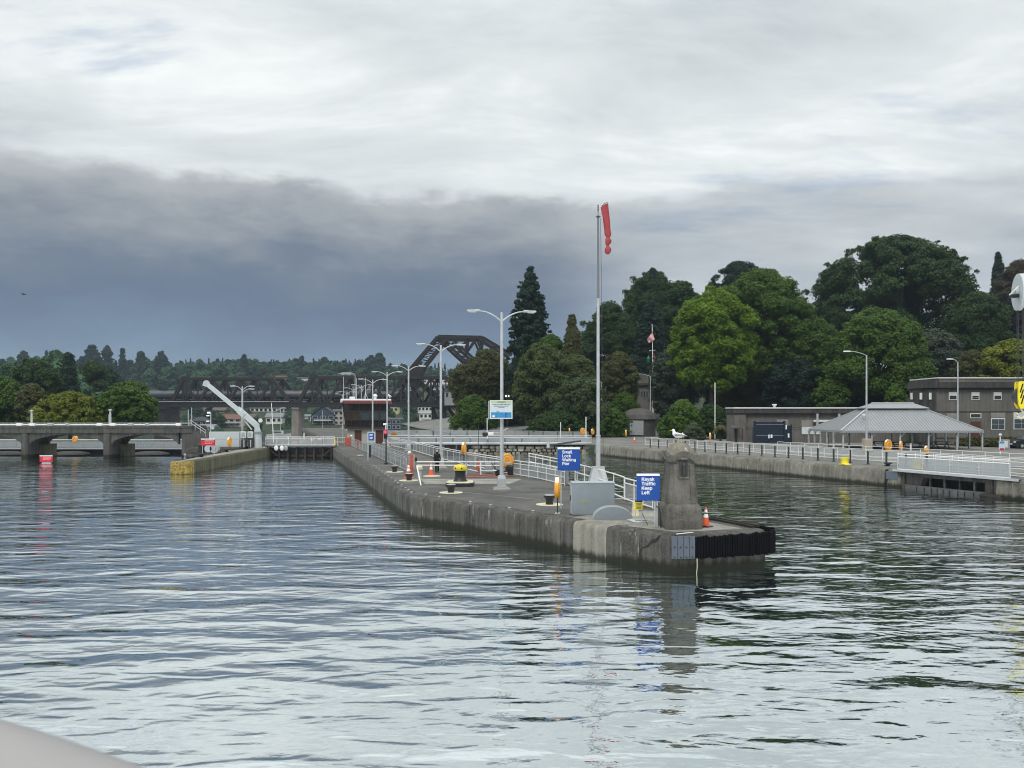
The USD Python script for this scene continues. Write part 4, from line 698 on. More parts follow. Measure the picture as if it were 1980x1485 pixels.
railing('white railing behind the grey cabinet along the right edge of the pier', gp((1112, 930.5), (1150, 943), (1186.5, 957), (1207, 966)), 1.15, 2.2, (1.0, .52, .06), 'white_paint', 'white_paint', rr=.036)
railing('white railing with mesh panel beside the kayak sign', gp((1208, 967), (1226, 973), (1262, 984)), 1.12, 1.5, (1.0, .78, .06), 'white_paint', 'white_paint', rr=.036, mesh=(.06, .78))
bp = Thing('barrier_board', 'plain grey panel on the railing behind the small lock sign', 'panel', G(1090, 938), world=True); g_ = G(1083, 936); g2 = G(1099, 940); bp.part('sheet', MB().beam(g_ + [0, 0, .55], g2 + [0, 0, .55], .03, .8), 'mesh_grey'); bp.part('base_rail', MB().beam(g_ + [0, 0, .13], g2 + [.2, 0, .13], .12, .08), 'white_paint')
# white pipe barrier with red plate
b0, b1 = G(806, 918), G(990, 918.5)
br = Thing('pipe_barrier', 'white double pipe barrier across the pier with a red and white plate', 'barrier', b0, world=True)
for z in (.93, .68): br.part('pipe', MB().tube([b0 + [0, 0, z], b1 + [0, 0, z]], .042, 7), 'white_paint')
for px in (902, 929.5, 989): q = G(px, 918.3); br.part('post', MB().box(q + [0, 0, .5], (.09, .09, 1.0)), 'white_paint' if px != 902 else 'galvanised')
q = G(924, 917); br.part('red_plate', MB().box(q + [0, -.08, .55], (.22, .04, .88)), 'post_red'); br.part('pipe', MB().tube([G(902, 918) + [0, 0, .42], G(924, 918.5) + [0, 0, .26]], .03, 6), 'white_paint'); br.part('pipe', MB().tube([G(929, 918.5) + [0, 0, .3], G(965, 918.5) + [0, 0, .3]], .03, 6), 'white_paint')
one('fire_hose', MB().tube([G(904, 921.5) + [0, 0, .05], G(930, 920) + [0, 0, .05], G(962, 921) + [0, 0, .05]], .035, 7).tube([G(898, 923.5) + [0, 0, .05], G(940, 923.5) + [0, 0, .05], G(1000, 921) + [0, 0, .05]], .03, 7), 'post_red', 'two red hoses lying on the deck under the white barrier', 'hose', kind=None)
mc = G(973, 920.5); mm = Thing('pump_cart', 'small black wheeled pump cart behind the nearest lamp post', 'cart', mc); mm.part('engine', MB().cbox((.45, 0, .55), (.50, .4, .42), .08), 'black_iron'); mm.part('tank', MB().cbox((.35, 0, .86), (.34, .3, .22), .05), 'mesh_grey')
for x in (-.35, .5): mm.part('wheel', MB().cyl((x, -.28, .22), (x, -.18, .22), .22, n=14), 'tyre')
mm.part('handle', MB().tube([(.2, 0, .35), (-.5, 0, .45), (-.85, 0, .95)], .03, 6), 'black_iron'); mm.part('frame_bar', MB().box((.05, 0, .32), (1.3, .4, .07)), 'dark_steel')
cbx = G(945, 916); one('grey_box', MB().cbox(cbx + [0, 0, .45], (.55, .35, .7), .03), 'mesh_grey', 'small grey box behind the barrier left of the nearest lamp', 'box')
# red post and stanchions
rp = G(795.5, 917.5); rpt = Thing('red_post', 'square red post with white top where the pier railing ends', 'post', rp, rz=.3); rpt.part('column', MB().cbox((0, 0, .72), (.24, .20, 1.45), .02), 'post_red'); rpt.part('white_face', MB().cbox((.16, .02, .95), (.18, .18, .95), .02), 'house_beige'); rpt.part('head', MB().ball((-.12, .1, 1.58), .14, 1), 'trim_white', smooth=True); rpt.part('valve', MB().cbox((.32, -.05, 1.1), (.16, .14, .28), .03), 'black_iron')
lb = Thing('leaning_pole', 'white pole leaning from the deck against the yellow topped bollard', 'pole', G(814, 940), world=True); lb.part('shaft', MB().tube([G(814, 940) + [0, 0, .04], G(806, 933) + [0, 0, 1.06]], .04, 7), 'white_paint')
yb = G(811.5, 929); y_ = Thing('steel_bollard', 'slim grey bollard with pale yellow cap near the red post', 'bollard', yb); y_.part('body', MB().cyl((0, 0, 0), (0, 0, .72), .125, n=14), 'cabinet_light', smooth=40); y_.part('cap', MB().lathe([(.19, .72), (.20, .76), (.19, .92), (.1, .97), (0, .98)], n=14), 'pale_yellow', smooth=40); y_.part('knob', MB().ball((0, 0, 1.02), .05, 1), 'pale_yellow')
# dark red stanchions along the inner railing
for px, b_, t_, lab in ((692, 870, 848, 'short dark red post at the far end of the inner railing'), (715.5, 884, 864, 'dark post below the small blue sign')): q = G(px, b_); one('stanchion', MB().box(q + [0, 0, .62], (.16, .16, 1.25)), 'post_red' if px < 700 else 'black_iron', lab, 'post')
# traffic light
tl0 = G(746.5, 898); tlt = Thing('traffic_light', 'red traffic light on a dark post beside the inner pier railing', 'traffic light', tl0); hz = W(745, 839.5, tl0[1])[2] - DZ
tlt.part('post', MB().cyl((0, 0, 0), (0, 0, hz - .35), .06, n=8), 'rust_steel'); tlt.part('housing', MB().cbox((-.04, 0, hz), (.30, .26, .78), .04), 'black_iron'); tlt.part('red_lens', MB().cyl((-.04, -.12, hz + .2), (-.04, -.16, hz + .2), .135, n=14), 'red_light'); tlt.part('dark_lens', MB().cyl((-.04, -.12, hz - .18), (-.04, -.15, hz - .18), .11, n=14), 'dark_glass'); tlt.part('visor', MB().tube([(-.04 + .15 * math.cos(a), -.2, hz + .2 + .15 * math.sin(a)) for a in np.linspace(.1, math.pi - .1, 9)], .025, 5), 'black_iron')
tlt.part('camera_head', MB().cbox((-.10, 0, hz + .86), (.30, .22, .16), .04).cyl((-.05, 0, hz + .4), (-.05, 0, hz + .8), .03), 'sign_white'); tlt.part('base', MB().cyl((0, 0, 0), (0, 0, .12), .16, n=10), 'black_iron')
# small blue sign
bs0 = G(711.5, 890.5); bst = Thing('small_blue_sign', 'small white framed blue sign with pale lines on a post by the inner railing', 'sign', bs0); Yb = bs0[1]; zc = W(718, 845.5, Yb)[2] - DZ; xo = (718 - 711.5) / F * Yb
bst.part('post', MB().cyl((0, .03, 0), (0, .03, zc + .4), .05, n=8), 'galvanised'); bst.part('panel', MB().cbox((xo, 0, zc), (16 / F * Yb, .05, 21 / F * Yb), .01), 'cabinet_light'); bst.part('blue_field', MB().box((xo, -.03, zc + .05), (10.5 / F * Yb, .02, 14 / F * Yb)), 'sign_blue'); q = MB()
for i in range(4): q.box((xo - .03 * (i % 2), -.043, zc + .28 - i * .14), (.30, .008, .05))
bst.part('print', q, 'sign_white', kind='stuff')
# ---- mooring bollards
def big_bitt(label, loc):
    t = Thing('mooring_bollard', label, 'bollard', loc); t.part('base_plate', tapered(MB(), [(.86, -.01), (.84, .20), (.78, .22), (.1, .225)], .3), 'black_iron'); t.part('base_trim', tapered(MB(), [(.80, .22), (.78, .27), (.3, .275)], .3), 'pale_yellow')
    t.part('stem', MB().lathe([(.46, .26), (.36, .40), (.31, .62), (.33, .85), (.38, .95)], n=18), 'black_iron', smooth=40); t.part('head', MB().lathe([(.38, .93), (.42, 1.0), (.41, 1.14), (.32, 1.24), (.16, 1.30), (0, 1.31)], n=20), 'safety_yellow', smooth=40)
    for a in (-2.3, -1.3): t.part('eye_hole', MB().cyl((.36 * math.cos(a), .36 * math.sin(a), 1.08), (.43 * math.cos(a), .43 * math.sin(a), 1.08), .05, n=8), 'black_iron')
big_bitt('large black mooring bollard with yellow mushroom head on the pier', G(890, 939))
def button(label, px, py, r=1.0, disc=True, z=1.3):
    p = G(px, py, z); t = Thing('button_bollard', label, 'bollard', p, group='black button bollards on painted discs along the pier')
    if disc: t.part('painted_disc', MB().cyl((0, 0, .0), (0, 0, .012), .66 * r, n=26), 'pale_yellow')
    t.part('stem', MB().lathe([(.19, .0), (.17, .12), (.22, .30), (.28, .36), (.27, .43), (.1, .45), (0, .45)], n=16), 'black_iron', smooth=40); t.part('top_face', MB().cyl((0, 0, .44), (0, 0, .47), .25, n=16), 'galvanised')
button('black button bollard on a cream disc beside the orange ring housing', 1062.5, 975.5); button('black button bollard on a cream disc below the big yellow headed bollard', 872, 952.5); button('black button bollard on a cream disc in front of the red post', 791, 929); button('black button bollard on a cream disc on the left beside the inner railing', 763, 912.5)
one('painted_disc', MB().cyl(G(835, 920.5), G(835, 920.5) + [0, 0, .012], .62, n=24), 'pale_yellow', 'cream painted disc without bollard under the small traffic cone', 'marking')
def stud_at(p, i): 
    t = Thing('edge_stud', 'small pale mushroom stud set along the edge of the pier', 'stud', p, group='pale studs along the pier edge'); t.part('base', MB().cyl((0, 0, 0), (0, 0, .02), .10, n=10), 'deck_concrete'); t.part('cap', MB().lathe([(.05, .02), (.05, .07), (.085, .09), (.07, .13), (0, .14)], n=10), 'mesh_grey'); return t
studs = [(909.5, 974), (948.5, 980), (985, 986), (1031, 992), (849.5, 964), (823.5, 959.5), (795.5, 955), (790, 950), (784.5, 946.5), (777, 941), (769.5, 936), (764.5, 932), (757, 927), (751, 922), (745, 918), (739, 913.5), (733, 909.5), (728, 906), (724, 903), (1211, 1018)]
st0 = None
for i, s in enumerate(studs):
    if st0 is None: st0 = stud_at(G(*s), i)
    else: copy_of(st0, 'small pale mushroom stud set along the edge of the pier', G(*s))
for i, (px, py) in enumerate(((1362, 871.5), (1391, 873), (1418, 875.5), (1446, 878), (1475, 881), (1506, 884), (1530, 886.5), (1563, 889.5), (1597, 890), (1674, 897))):
    copy_of(st0, 'small pale stud on the quay in front of the grey handrail', G(px, py + 1.5, QZ), group='pale studs along the right quay')
# yellow bitts on the right quay
for px, py, w_, lab in ((1634, 899, .75, 'yellow double flanged bitt at the edge of the right quay'), (1773, 906.5, .62, 'yellow bitt beside the walkway of the folded gate')):
    p = G(px, py, QZ); t = Thing('yellow_bitt', lab, 'bitt', p, rz=QA); t.part('foot', MB().cbox((0, 0, .04), (w_ * 1.2, .5, .08), .02), 'safety_yellow2' if False else 'sign_yellow'); t.part('drum', MB().lathe([(.34, .08), (.27, .2), (.27, .42), (.36, .56), (.36, .62), (0, .63)], n=16), 'sign_yellow', smooth=40); t.part('rib', MB().box((-.14, -.28, .33), (.05, .05, .5)), 'safety_yellow')
kv = G(1717, 901, QZ); one('deck_cleat', MB().lathe([(.16, 0), (.14, .12), (.32, .2), (.30, .28), (0, .3)], kv, 12), 'black_iron', 'low black button cleat on the right quay near the black wall slot', 'cleat')
# cones
def cone(label, loc, h=.72, fallen=False, pale=False):
    t = Thing('traffic_cone', label, 'traffic cone', loc, rz=rnd.uniform(0, 1), group=None); s = h / .72; pr = [(.135, .03), (.03, .70), (.0, .71)]
    def seg(a, b): ra, rb = np.interp([a, b], [.03, .70], [.135, .03]); return [(ra * s, a * s), (rb * s, b * s)]
    t.part('base', MB().cbox((0, 0, .018 * s), (.38 * s, .38 * s, .036 * s), .01), 'black_iron' if pale else 'cone_orange'); t.part('body', MB().lathe(seg(.03, .34), n=18), 'cone_orange', smooth=60)
    t.part('white_band', MB().lathe(seg(.34, .47), n=18), 'sign_white', smooth=60); t.part('middle_band', MB().lathe(seg(.47, .52), n=18), 'black_iron' if pale else 'cone_orange', smooth=60); t.part('white_band', MB().lathe(seg(.52, .62), n=18), 'sign_white', smooth=60); t.part('tip', MB().lathe(seg(.62, .70) + [(0, .705 * s)], n=18), 'cone_orange', smooth=60)
cone('orange and white traffic cone on the pier nose right of the stone pillar', G(1365, 1018.5), .78, pale=True); cone('orange traffic cone standing against the red post', G(790, 925), 1.05); cone('orange traffic cone near the person in black', G(833.5, 919), .90); cone('small red cone on the right quay behind the windsock mast', G(1226.5, 856, QZ), .95)
bt = MB().beam(G(1340, 1022) + [0, 0, .04], G(1366, 1019.5) + [0, 0, .04], .10, .06); one('dark_plank', bt, 'black_iron', 'short dark plank beside the traffic cone and the stone pillar', 'plank')
# ---- life ring housings
def ring_house(label, loc, yaw, d=.82, cream=False, legs=1.0, thick=.22):
    t = Thing('life_ring_housing', label, 'life ring', loc, rz=yaw); r = d / 2; n = 22; zc = legs + r
    a = np.linspace(0, 2 * math.pi, n, endpoint=False); pts = np.array([(r * math.cos(x), zc + r * 1.12 * math.sin(x)) for x in a])
    def slab(P, y0, y1, name, m):
        lay = []
        for y, k in ((y0, .86), (y0 + (y1 - y0) * .2, 1.0), (y1 - (y1 - y0) * .2, 1.0), (y1, .86)): lay.append([(x * k, y, zc + (z - zc) * k) for x, z in P])
        P3 = np.array(lay); m_ = len(P); f = [[i * m_ + j, i * m_ + (j + 1) % m_, (i + 1) * m_ + (j + 1) % m_, (i + 1) * m_ + j] for i in range(3) for j in range(m_)]
        b = MB().add(P3.reshape(-1, 3), f); b.add(P3[0], [[0, k, k + 1] for k in range(1, m_ - 1)]); b.add(P3[3], [[0, k + 1, k] for k in range(1, m_ - 1)]); b.fixed(); t.part(name, b, m, smooth=35)
    slab(pts, -thick / 2, thick / 2, 'shell', 'ring_orange'); top = MB()
    aa = np.linspace(math.radians(35), math.radians(145), 10); top.grid(np.array([[(r * 1.03 * math.cos(x), y, zc + r * 1.15 * math.sin(x)) for y in (-thick * .35, thick * .35)] for x in aa])); t.part('pale_crown', top, 'ring_cream' if cream else 'sign_white', smooth=True)
    t.part('ring_mark', MB().tube([(r * .55 * math.cos(x), -thick / 2 - .004, zc + r * .6 * math.sin(x)) for x in np.linspace(0, 2 * math.pi, 17)], .02, 4), 'ring_cream')
    for x in (-.1, .1): t.part('leg', MB().cyl((x, 0, 0), (x, 0, legs + .1), .016, n=6), 'dark_steel')
    t.part('foot', MB().box((0, 0, .015), (.34, .22, .03)), 'galvanised')
ring_house('orange life ring housing on two legs seen edge on, left of the grey cabinet', G(1078, 993), 1.42, .82, legs=.72)
ring_house('orange life ring housing facing forward, partly behind the nearest lamp post', G(981, 919), .1, .92, legs=.60)
ring_house('orange life ring housing seen edge on above the long picket railing', [W(897, 868, 63)[0], 63, DZ - .1], 1.35, .95, legs=1.1)
for px, py, Y, yaw, d, cr, lab in ((1717.5, 861, 76, .45, 1.05, False, 'largest orange life ring housing on the right quay'), (1742, 863, 80, .9, 1.0, True, 'pale orange life ring housing just right of the largest one'), (1791.5, 871, 74, .7, .80, False, 'round orange life ring housing above the folded gate walkway'), (1373, 845.5, 100, 1.3, 1.05, True, 'cream and orange life ring housing right of the gull'), (1210.5, 838, 128, 1.3, 1.05, True, 'cream life ring housing in front of the larger domed hut'), (1129, 834, 125, 1.4, .95, False, 'upright orange life ring housing on the far quay, left of the white post'), (1127.5, 834, 122.6, .3, 1.0, False, 'broad orange life ring housing on the far quay'), (1146, 835, 124, .9, .9, False, 'orange life ring housing partly behind the windsock mast'), (1101, 833, 126, 1.5, .8, True, 'small pale life ring housing at the left of the far quay'), (762, 842, 118, .3, .95, False, 'orange life ring housing beside the control tower'), (145, 849.5, 107.5, 0, .85, False, 'orange life ring housing seen through the dam arch')):
    if px in (1129,): continue
    c = W(px, py, Y); lg = c[2] - d / 2 - 1.36; z0 = 1.36 if lg > .1 else c[2] - d / 2 - .5; ring_house(lab, (c[0], Y, z0), yaw, d, cr, legs=max(c[2] - d / 2 - z0, .2))
# ---- red signs
def red_sign(name, label, px0, px1, t_, b_, Y, ground, lines):
    tl, br2 = W(px0, t_, Y), W(px1, b_, Y); w, h = br2[0] - tl[0], tl[2] - br2[2]; t = Thing(name, label, 'sign', ((tl[0] + br2[0]) / 2, Y, ground)); z0 = br2[2] - ground
    t.part('panel', MB().cbox((0, 0, z0 + h * .45), (w, .06, h * .9), .01), 'sign_red'); t.part('top_rail', MB().cbox((0, -.01, z0 + h * .95), (w * 1.01, .14, h * .11), .02), 'sign_white'); q = MB(); r2 = random.Random(lines)
    for i in range(lines):
        x = -w * .24
        while x < w * .40 - (i == lines - 1) * w * .2: l = r2.uniform(.05, .12) * w; q.box((x + l / 2, -.035, z0 + h * (.74 - i * .2)), (l, .01, h * .085)); x += l + .02 * w
    t.part('lettering', q, 'pink_print', kind='stuff'); return t, w, z0
plain('pink_print', (.72, .35, .36), .5)
t, w_, z0 = red_sign('red_sign', 'red warning sign with pale lettering standing at the end of the west wall', 389, 416, 848.5, 861.5, 79.5, 1.18, 3)
for s in (-.42, .42): t.part('post', MB().cyl((s * w_, .05, 0), (s * w_, .05, z0 + .1), .035, n=6), 'galvanised')
t, w_, z0 = red_sign('floating_red_sign', 'red warning sign standing in the water before the dam', 77, 101.5, 880.8, 893.2, 86.5, -.1, 3)
t.part('float', MB().cyl((-.5, .1, .05), (.5, .1, .05), .14, n=10), 'galvanised')
q = G(406, 876, 1.18); rl = Thing('hose_reel', 'grey drum and coiled cable reel under the red warning sign', 'reel', q); rl.part('drum', MB().cyl((-.15, -.2, .5), (-.15, .4, .5), .42, n=16), 'cabinet_light', smooth=40); rl.part('coil', MB().cyl((.55, -.2, .5), (.55, .35, .5), .5, n=18).cyl((.55, -.25, .5), (.55, -.2, .5), .2, n=12), 'mesh_grey', smooth=40); rl.part('barrel', MB().cyl((-1.0, 0, 0), (-1.0, 0, .95), .35, n=14), 'black_iron', smooth=40)
ring_house('orange life ring housing seen edge on in front of the grey enclosure', G(444, 871.5, 1.2), 1.45, 1.0, legs=.55)
q = G(357.5, 891, 1.18) ; one('short_stanchion', MB().cyl(q, q + [0, 0, .55], .04, n=6).ball(q + [0, 0, .58], .12, 1).box(q + [0, 0, .25], (.3, .06, .05)), 'mesh_grey', 'short grey stanchion on the yellow nose of the west wall', 'post')
for i, (px, py) in enumerate(((389, 883.5), (438, 874), (477.5, 867.5))): p = G(px, py, 1.18); one('west_cleat', MB().lathe([(.2, 0), (.18, .15), (.4, .26), (.38, .36), (0, .38)], p, 12), 'black_iron', ('black cleat nearest the yellow nose of the west wall', 'black cleat on the west wall beside the orange ring housing', 'black cleat on the west wall below the switch boxes')[i], 'cleat')
# grey enclosure, switch boxes and crane
EY = 96.0; e0, e1 = W(404, 864.5, EY), W(463, 834, EY); en = Thing('steel_enclosure', 'long plain grey steel enclosure on the lock platform at left', 'enclosure', ((e0[0] + e1[0]) / 2, EY + 1, 1.42), world=True)
en.part('upper_panel', MB().cbox(((e0[0] + e1[0]) / 2, EY + .6, (e1[2] + e0[2]) / 2 + .47), (e1[0] - e0[0], 1.2, .93), .02), 'crane_grey'); en.part('lower_panel', MB().cbox(((e0[0] + e1[0]) / 2, EY + .6, (e1[2] + e0[2]) / 2 - .5), (e1[0] - e0[0], 1.22, .98), .02), 'crane_grey'); en.part('end_post', MB().cbox((e1[0] + .15, EY + .3, (e1[2] + e0[2]) / 2), (.22, .5, e1[2] - e0[2]), .02), 'mesh_grey')
for i, px in enumerate((471, 484)):
    c = W(px, 840.5, EY); t = Thing('switch_box', ('left grey switch box between the enclosure and the crane', 'right grey switch box beside the crane column')[i], 'box', (c[0], EY, 1.42)); t.part('box', MB().cbox((0, 0, c[2] - 1.42), (.62, .35, .82), .03), 'trim_white'); t.part('door', MB().box((0, -.19, c[2] - 1.40), (.42, .03, .55)), 'mesh_grey'); t.part('frame', MB().box((0, 0, .45), (.55, .3, .9)), 'dark_steel'); t.part('conduit', MB().cyl((.12, -.2, 0), (.12, -.2, .9), .05), 'trim_white'); t.part('leg', MB().box((.4, 0, .6), (.08, .08, 1.2)), 'black_iron')
CY = 96.6; ccb = W(498.5, 862.5, CY); cr = Thing('pedestal_crane', 'grey pedestal crane with long boom raised to the left over the small lock', 'crane', (ccb[0], CY, 1.42), world=True)
def cp(px, py, dy=0): return W(px, py, CY + dy)
cr.part('pedestal', MB().cyl([ccb[0], CY, 1.3], cp(498.5, 838), .50, .46, 18), 'crane_grey', smooth=40); cr.part('slew_ring', MB().cyl(cp(498.5, 838), cp(498.5, 835.5), .56, n=18), 'cabinet_grey', smooth=40); cr.part('turret', MB().add([cp(491, 835), cp(504.5, 835), cp(500.5, 820), cp(494, 817), cp(491, 835, .9), cp(504.5, 835, .9), cp(500.5, 820, .9), cp(494, 817, .9)], BOXF[[0, 1, 2, 3, 4, 5, 6, 7, 8, 9, 10, 11]]).fixed(), 'crane_grey')
cr.part('boom', MB().beam(cp(498, 824, .45), cp(458.5, 789.5, .45), .55, .95, (0, 1, 0)), 'crane_grey'); cr.part('boom_extension', MB().beam(cp(461, 793, .45), cp(399, 741.5, .45), .45, .62, (0, 1, 0)), 'crane_grey'); cr.part('boom_collar', MB().beam(cp(474, 803.5, .45), cp(463, 794, .45), .62, 1.12, (0, 1, 0)), 'crane_grey'); cr.part('boom_head', MB().cyl(cp(399, 741.5, .1), cp(399, 741.5, .8), .42, n=14).beam(cp(403, 744.5, .45), cp(393.5, 743, .45), .4, .5, (0, 1, 0)), 'crane_grey', smooth=35)
cr.part('pivot_pin', MB().cyl(cp(466, 792.5, -.1), cp(466, 792.5, 1.0), .2, n=10), 'trim_white'); cr.part('hydraulic_ram', MB().tube([cp(487, 831, .45), cp(468, 806, .45)], .09, 8), 'trim_white'); cr.part('winch_drum', MB().cyl(cp(503.5, 813, .1), cp(503.5, 813, .9), .27, n=14), 'trim_white', smooth=40)
# lamp behind the crane and mast with small lamps
cl = W(468.5, 838, 101); ct = Thing('street_lamp', 'double armed street lamp behind the boom of the grey crane', 'street lamp', (cl[0], 101, 1.42), rz=.15); Hc = W(468.5, 747.5, 101)[2] - 1.42
ct.part('pole', MB().lathe([(.16, 0), (.10, Hc), (0, Hc + .02)], n=10), 'galvanised', smooth=40)
for s in (-1, 1): arm_lamp(ct, s, Hc, .95, .6)
arm_lamp(ct, 1, Hc - .38, .95, .6)
q = W(407.5, 838, 97); mk = Thing('signal_mast', 'pale mast with small white lamps and a dish beside the grey enclosure', 'mast', (q[0], 97, 1.42)); hm = W(0, 797.5, 97)[2] - 1.42
mk.part('pole', MB().cyl((0, 0, 0), (0, 0, hm), .07, n=8), 'galvanised')
for i, (x, z) in enumerate(((-.25, hm - .05), (-.35, hm - .42), (-.38, hm - 1.15))): mk.part('lamp_head', MB().cbox((x, 0, z), (.42, .25, .16 if i else .26), .05), 'sign_white')
mk.part('cabinet', MB().cbox((.2, 0, hm - 1.95), (.5, .3, .45), .03), 'cabinet_light')
# tower
TY = 111.0
def tp(px): return (px - CX) / F * TY
def tz(py): return EYE + (HY - py) / F * TY
tw = Thing('control_tower', 'two storey lock control tower with wide dark windows and red roof edge', 'tower', (tp(707), TY, 1.3), rz=.17, world=True)
X0, X1 = tp(672), tp(742); D0 = TY + .25
tw.part('ground_floor', MB().bb(X0, D0, 1.2, X1, D0 + 5.4, tz(828)), 'wall_cream'); tw.part('sill_beam', MB().bb(tp(668.5), TY - .25, tz(829), tp(745.5), TY + 6.1, tz(825.6)), 'brown_frame')
ub0, ub1 = (tp(663.5), tp(751.5)), (tp(670), tp(746))
zt, zb = tz(780.5), tz(826)
v = [(ub1[0], TY + .0, zb), (ub1[1], TY + .0, zb), (ub1[1], TY + 5.8, zb), (ub1[0], TY + 5.8, zb), (ub0[0], TY - .5, zt), (ub0[1], TY - .5, zt), (ub0[1], TY + 6.3, zt), (ub0[0], TY + 6.3, zt)]
tw.part('cabin', MB().add(v, BOXF), 'brown_frame')
def fpnt(u, w_): a = np.array(v[0]) * (1 - u) + np.array(v[1]) * u; b = np.array(v[4]) * (1 - u) + np.array(v[5]) * u; return a * (1 - w_) + b * w_
wins = [(.03, .14), (.165, .345), (.365, .58), (.60, .80), (.825, .97)]
for r_i, (w0, w1, m) in enumerate(((.05, .285, 'dark_glass'), (.335, .65, 'blue_glass'), (.70, .965, 'dark_glass'))):
    for k, (a, b) in enumerate(wins):
        mt = m if r_i != 1 or k > 1 else 'brown_glass'; q = [fpnt(a, w0), fpnt(b, w0), fpnt(b, w1), fpnt(a, w1)]; q = [p + [0, -.03, 0] for p in q] + [p + [0, .02, 0] for p in q]; tw.part('window', MB().add(q, BOXF[:, ::-1]).fixed(), mt)
for a in (.0, .152, .355, .59, .812, 1.0): tw.part('mullion', MB().beam(fpnt(a, .02) + [0, -.05, 0], fpnt(a, .98) + [0, -.05, 0], .12, .12, (0, 1, 0)), 'brown_frame')
for w_ in (.31, .675): tw.part('transom', MB().beam(fpnt(0, w_) + [0, -.05, 0], fpnt(1, w_) + [0, -.05, 0], .12, .16), 'brown_frame')
tw.part('roof', MB().bb(tp(659), TY - 1.0, zt, tp(757), TY + 7, tz(774.5)), 'roof_red'); tw.part('roof_edge', MB().bb(tp(660.5), TY - .9, tz(774.5), tp(755.5), TY + 6.9, tz(771.5)), 'sign_white')
tw.part('door', MB().bb(tp(686), D0 - .06, 1.3, tp(699), D0, tz(832)), 'door_maroon', 'dark left door'); tw.part('door', MB().bb(tp(726), D0 - .06, 1.3, tp(740), D0, tz(832)), 'post_maroon' if False else 'door_maroon')
vt = W(729.5, 768, TY + 2); tw.part('roof_vent', MB().lathe([(.22, -.3), (.22, .1), (.34, .12), (.36, .22), (.22, .45), (0, .52)], vt, 14), 'trim_white', smooth=40); tw.part('roof_box', MB().cbox(W(686, 770.5, TY + 2), (.8, .6, .5), .03), 'trim_white')
for px, top in ((670.5, 729), (692.5, 725), (695.5, 731), (712, 730)): tw.part('antenna', MB().cyl(W(px, 772, TY + 2.5), W(px, top, TY + 2.5), .045, .03, 6), 'trim_white')
tw.part('antenna_tripod', MB().cyl(W(709, 771, TY + 2), W(712, 760, TY + 2.5), .03).cyl(W(716, 771, TY + 2), W(712, 760, TY + 2.5), .03), 'galvanised', kind='stuff'); tw.part('lamp_bracket', MB().cbox(W(659, 776.5, TY - 1.1), (.4, .3, .4), .08), 'galvanised')
tw.part('downpipe', MB().cyl(W(664, 862, TY), W(664, 800, TY), .06), 'galvanised')
# yellow frame at the tower foot
q = Thing('yellow_guard_frame', 'pale yellow pipe guard frame at the end of the small lock footbridge', 'guard frame', G(657, 861), world=True)
for px in (653, 667): q.part('post', MB().cyl(G(px, 862), G(px, 862) + [0, 0, 1.15], .06), 'pale_yellow')
for z in (.5, 1.1): q.part('rail', MB().tube([G(648, 862) + [0, 0, z], G(668, 862) + [0, 0, z]], .05, 6), 'pale_yellow')
q.part('yellow_panel', MB().beam(G(643, 863) + [0, -.3, .45], G(650, 863) + [0, -.3, .45], .05, 1.0), 'safety_yellow')
rp_ = G(673, 862); t = Thing('red_cabinet', 'rusty red cabinet at the left foot of the control tower', 'cabinet', rp_); t.part('body', MB().cbox((0, 0, .6), (.8, .6, 1.2), .04), 'post_red'); t.part('lamp', MB().ball((.45, 0, 1.35), .14, 1), 'sign_white')
one('deck_rope', MB().tube([G(697, 882) + [.3 * math.cos(a), .5 * math.sin(a), .05] for a in np.linspace(0, 6, 14)], .07, 5), 'mesh_grey', 'small coil of pale rope on the pier below the inner railing', 'rope')
# rail signal with two warm lamps
rs = W(981, 766, 152); t = Thing('railway_signal', 'dark signal head with two lit warm lamps above the information board', 'signal', (rs[0], 152, 1.4)); t.part('post', MB().cyl((0, .2, 0), (0, .2, rs[2] - 1.4), .09, n=8), 'dark_steel'); t.part('backboard', MB().cbox((0, 0, rs[2] - 1.4), (1.15, .12, .75), .05), 'black_iron')
for x in (-.26, .26): t.part('lamp', MB().cyl((x, -.07, rs[2] - 1.4), (x, -.11, rs[2] - 1.4), .19 if x < 0 else .15, n=12), 'warm_light')
# ================================================================ stone buildings, huts, pavilion, crane block on the right bank
BY = 113.0
def bx(px): return (px - CX) / F * BY
def bz(py): return EYE + (HY - py) / F * BY
sb = Thing('stone_workshop', 'long single storey stone building with white roof edge and navy gates on the right', 'building', (bx(1560), BY + 5, 1.35), world=True)
sb.part('wall', MB().bb(bx(1441), BY, 1.2, bx(1752), BY + 3.5, bz(799)), 'building_stone'); sb.part('corner_pier', MB().bb(bx(1418.5), BY - .35, 1.2, bx(1440.8), BY + 3.7, bz(800)), 'building_stone')
sb.part('cornice', MB().bb(bx(1417), BY - .55, bz(799), bx(1753), BY + 3.8, bz(790.2)), 'building_dark'); sb.part('cornice_step', MB().bb(bx(1418), BY - .42, bz(801.2), bx(1753), BY + 3.5, bz(799) - .005), 'building_dark'); sb.part('roof_edge', MB().bb(bx(1416), BY - .66, bz(790.0), bx(1753), BY + 3.9, bz(787.4)), 'trim_white')
for x0, x1, y0, y1, m in ((1502, 1524, 811, 836, 'building_light'), (1550, 1574, 812, 824, 'building_light'), (1455, 1500, 826, 858, 'building_dark')): sb.part('wall_panel', MB().bb(bx(x0), BY - .05, bz(y1), bx(x1), BY, bz(y0)), m)
sb.part('window_panel', MB().bb(bx(1550), BY - .12, bz(839.5), bx(1587), BY, bz(825)), 'window_white'); sb.part('window_panel', MB().bb(bx(1571), BY - .12, bz(822), bx(1622), BY - .02, bz(815)), 'house_brown')
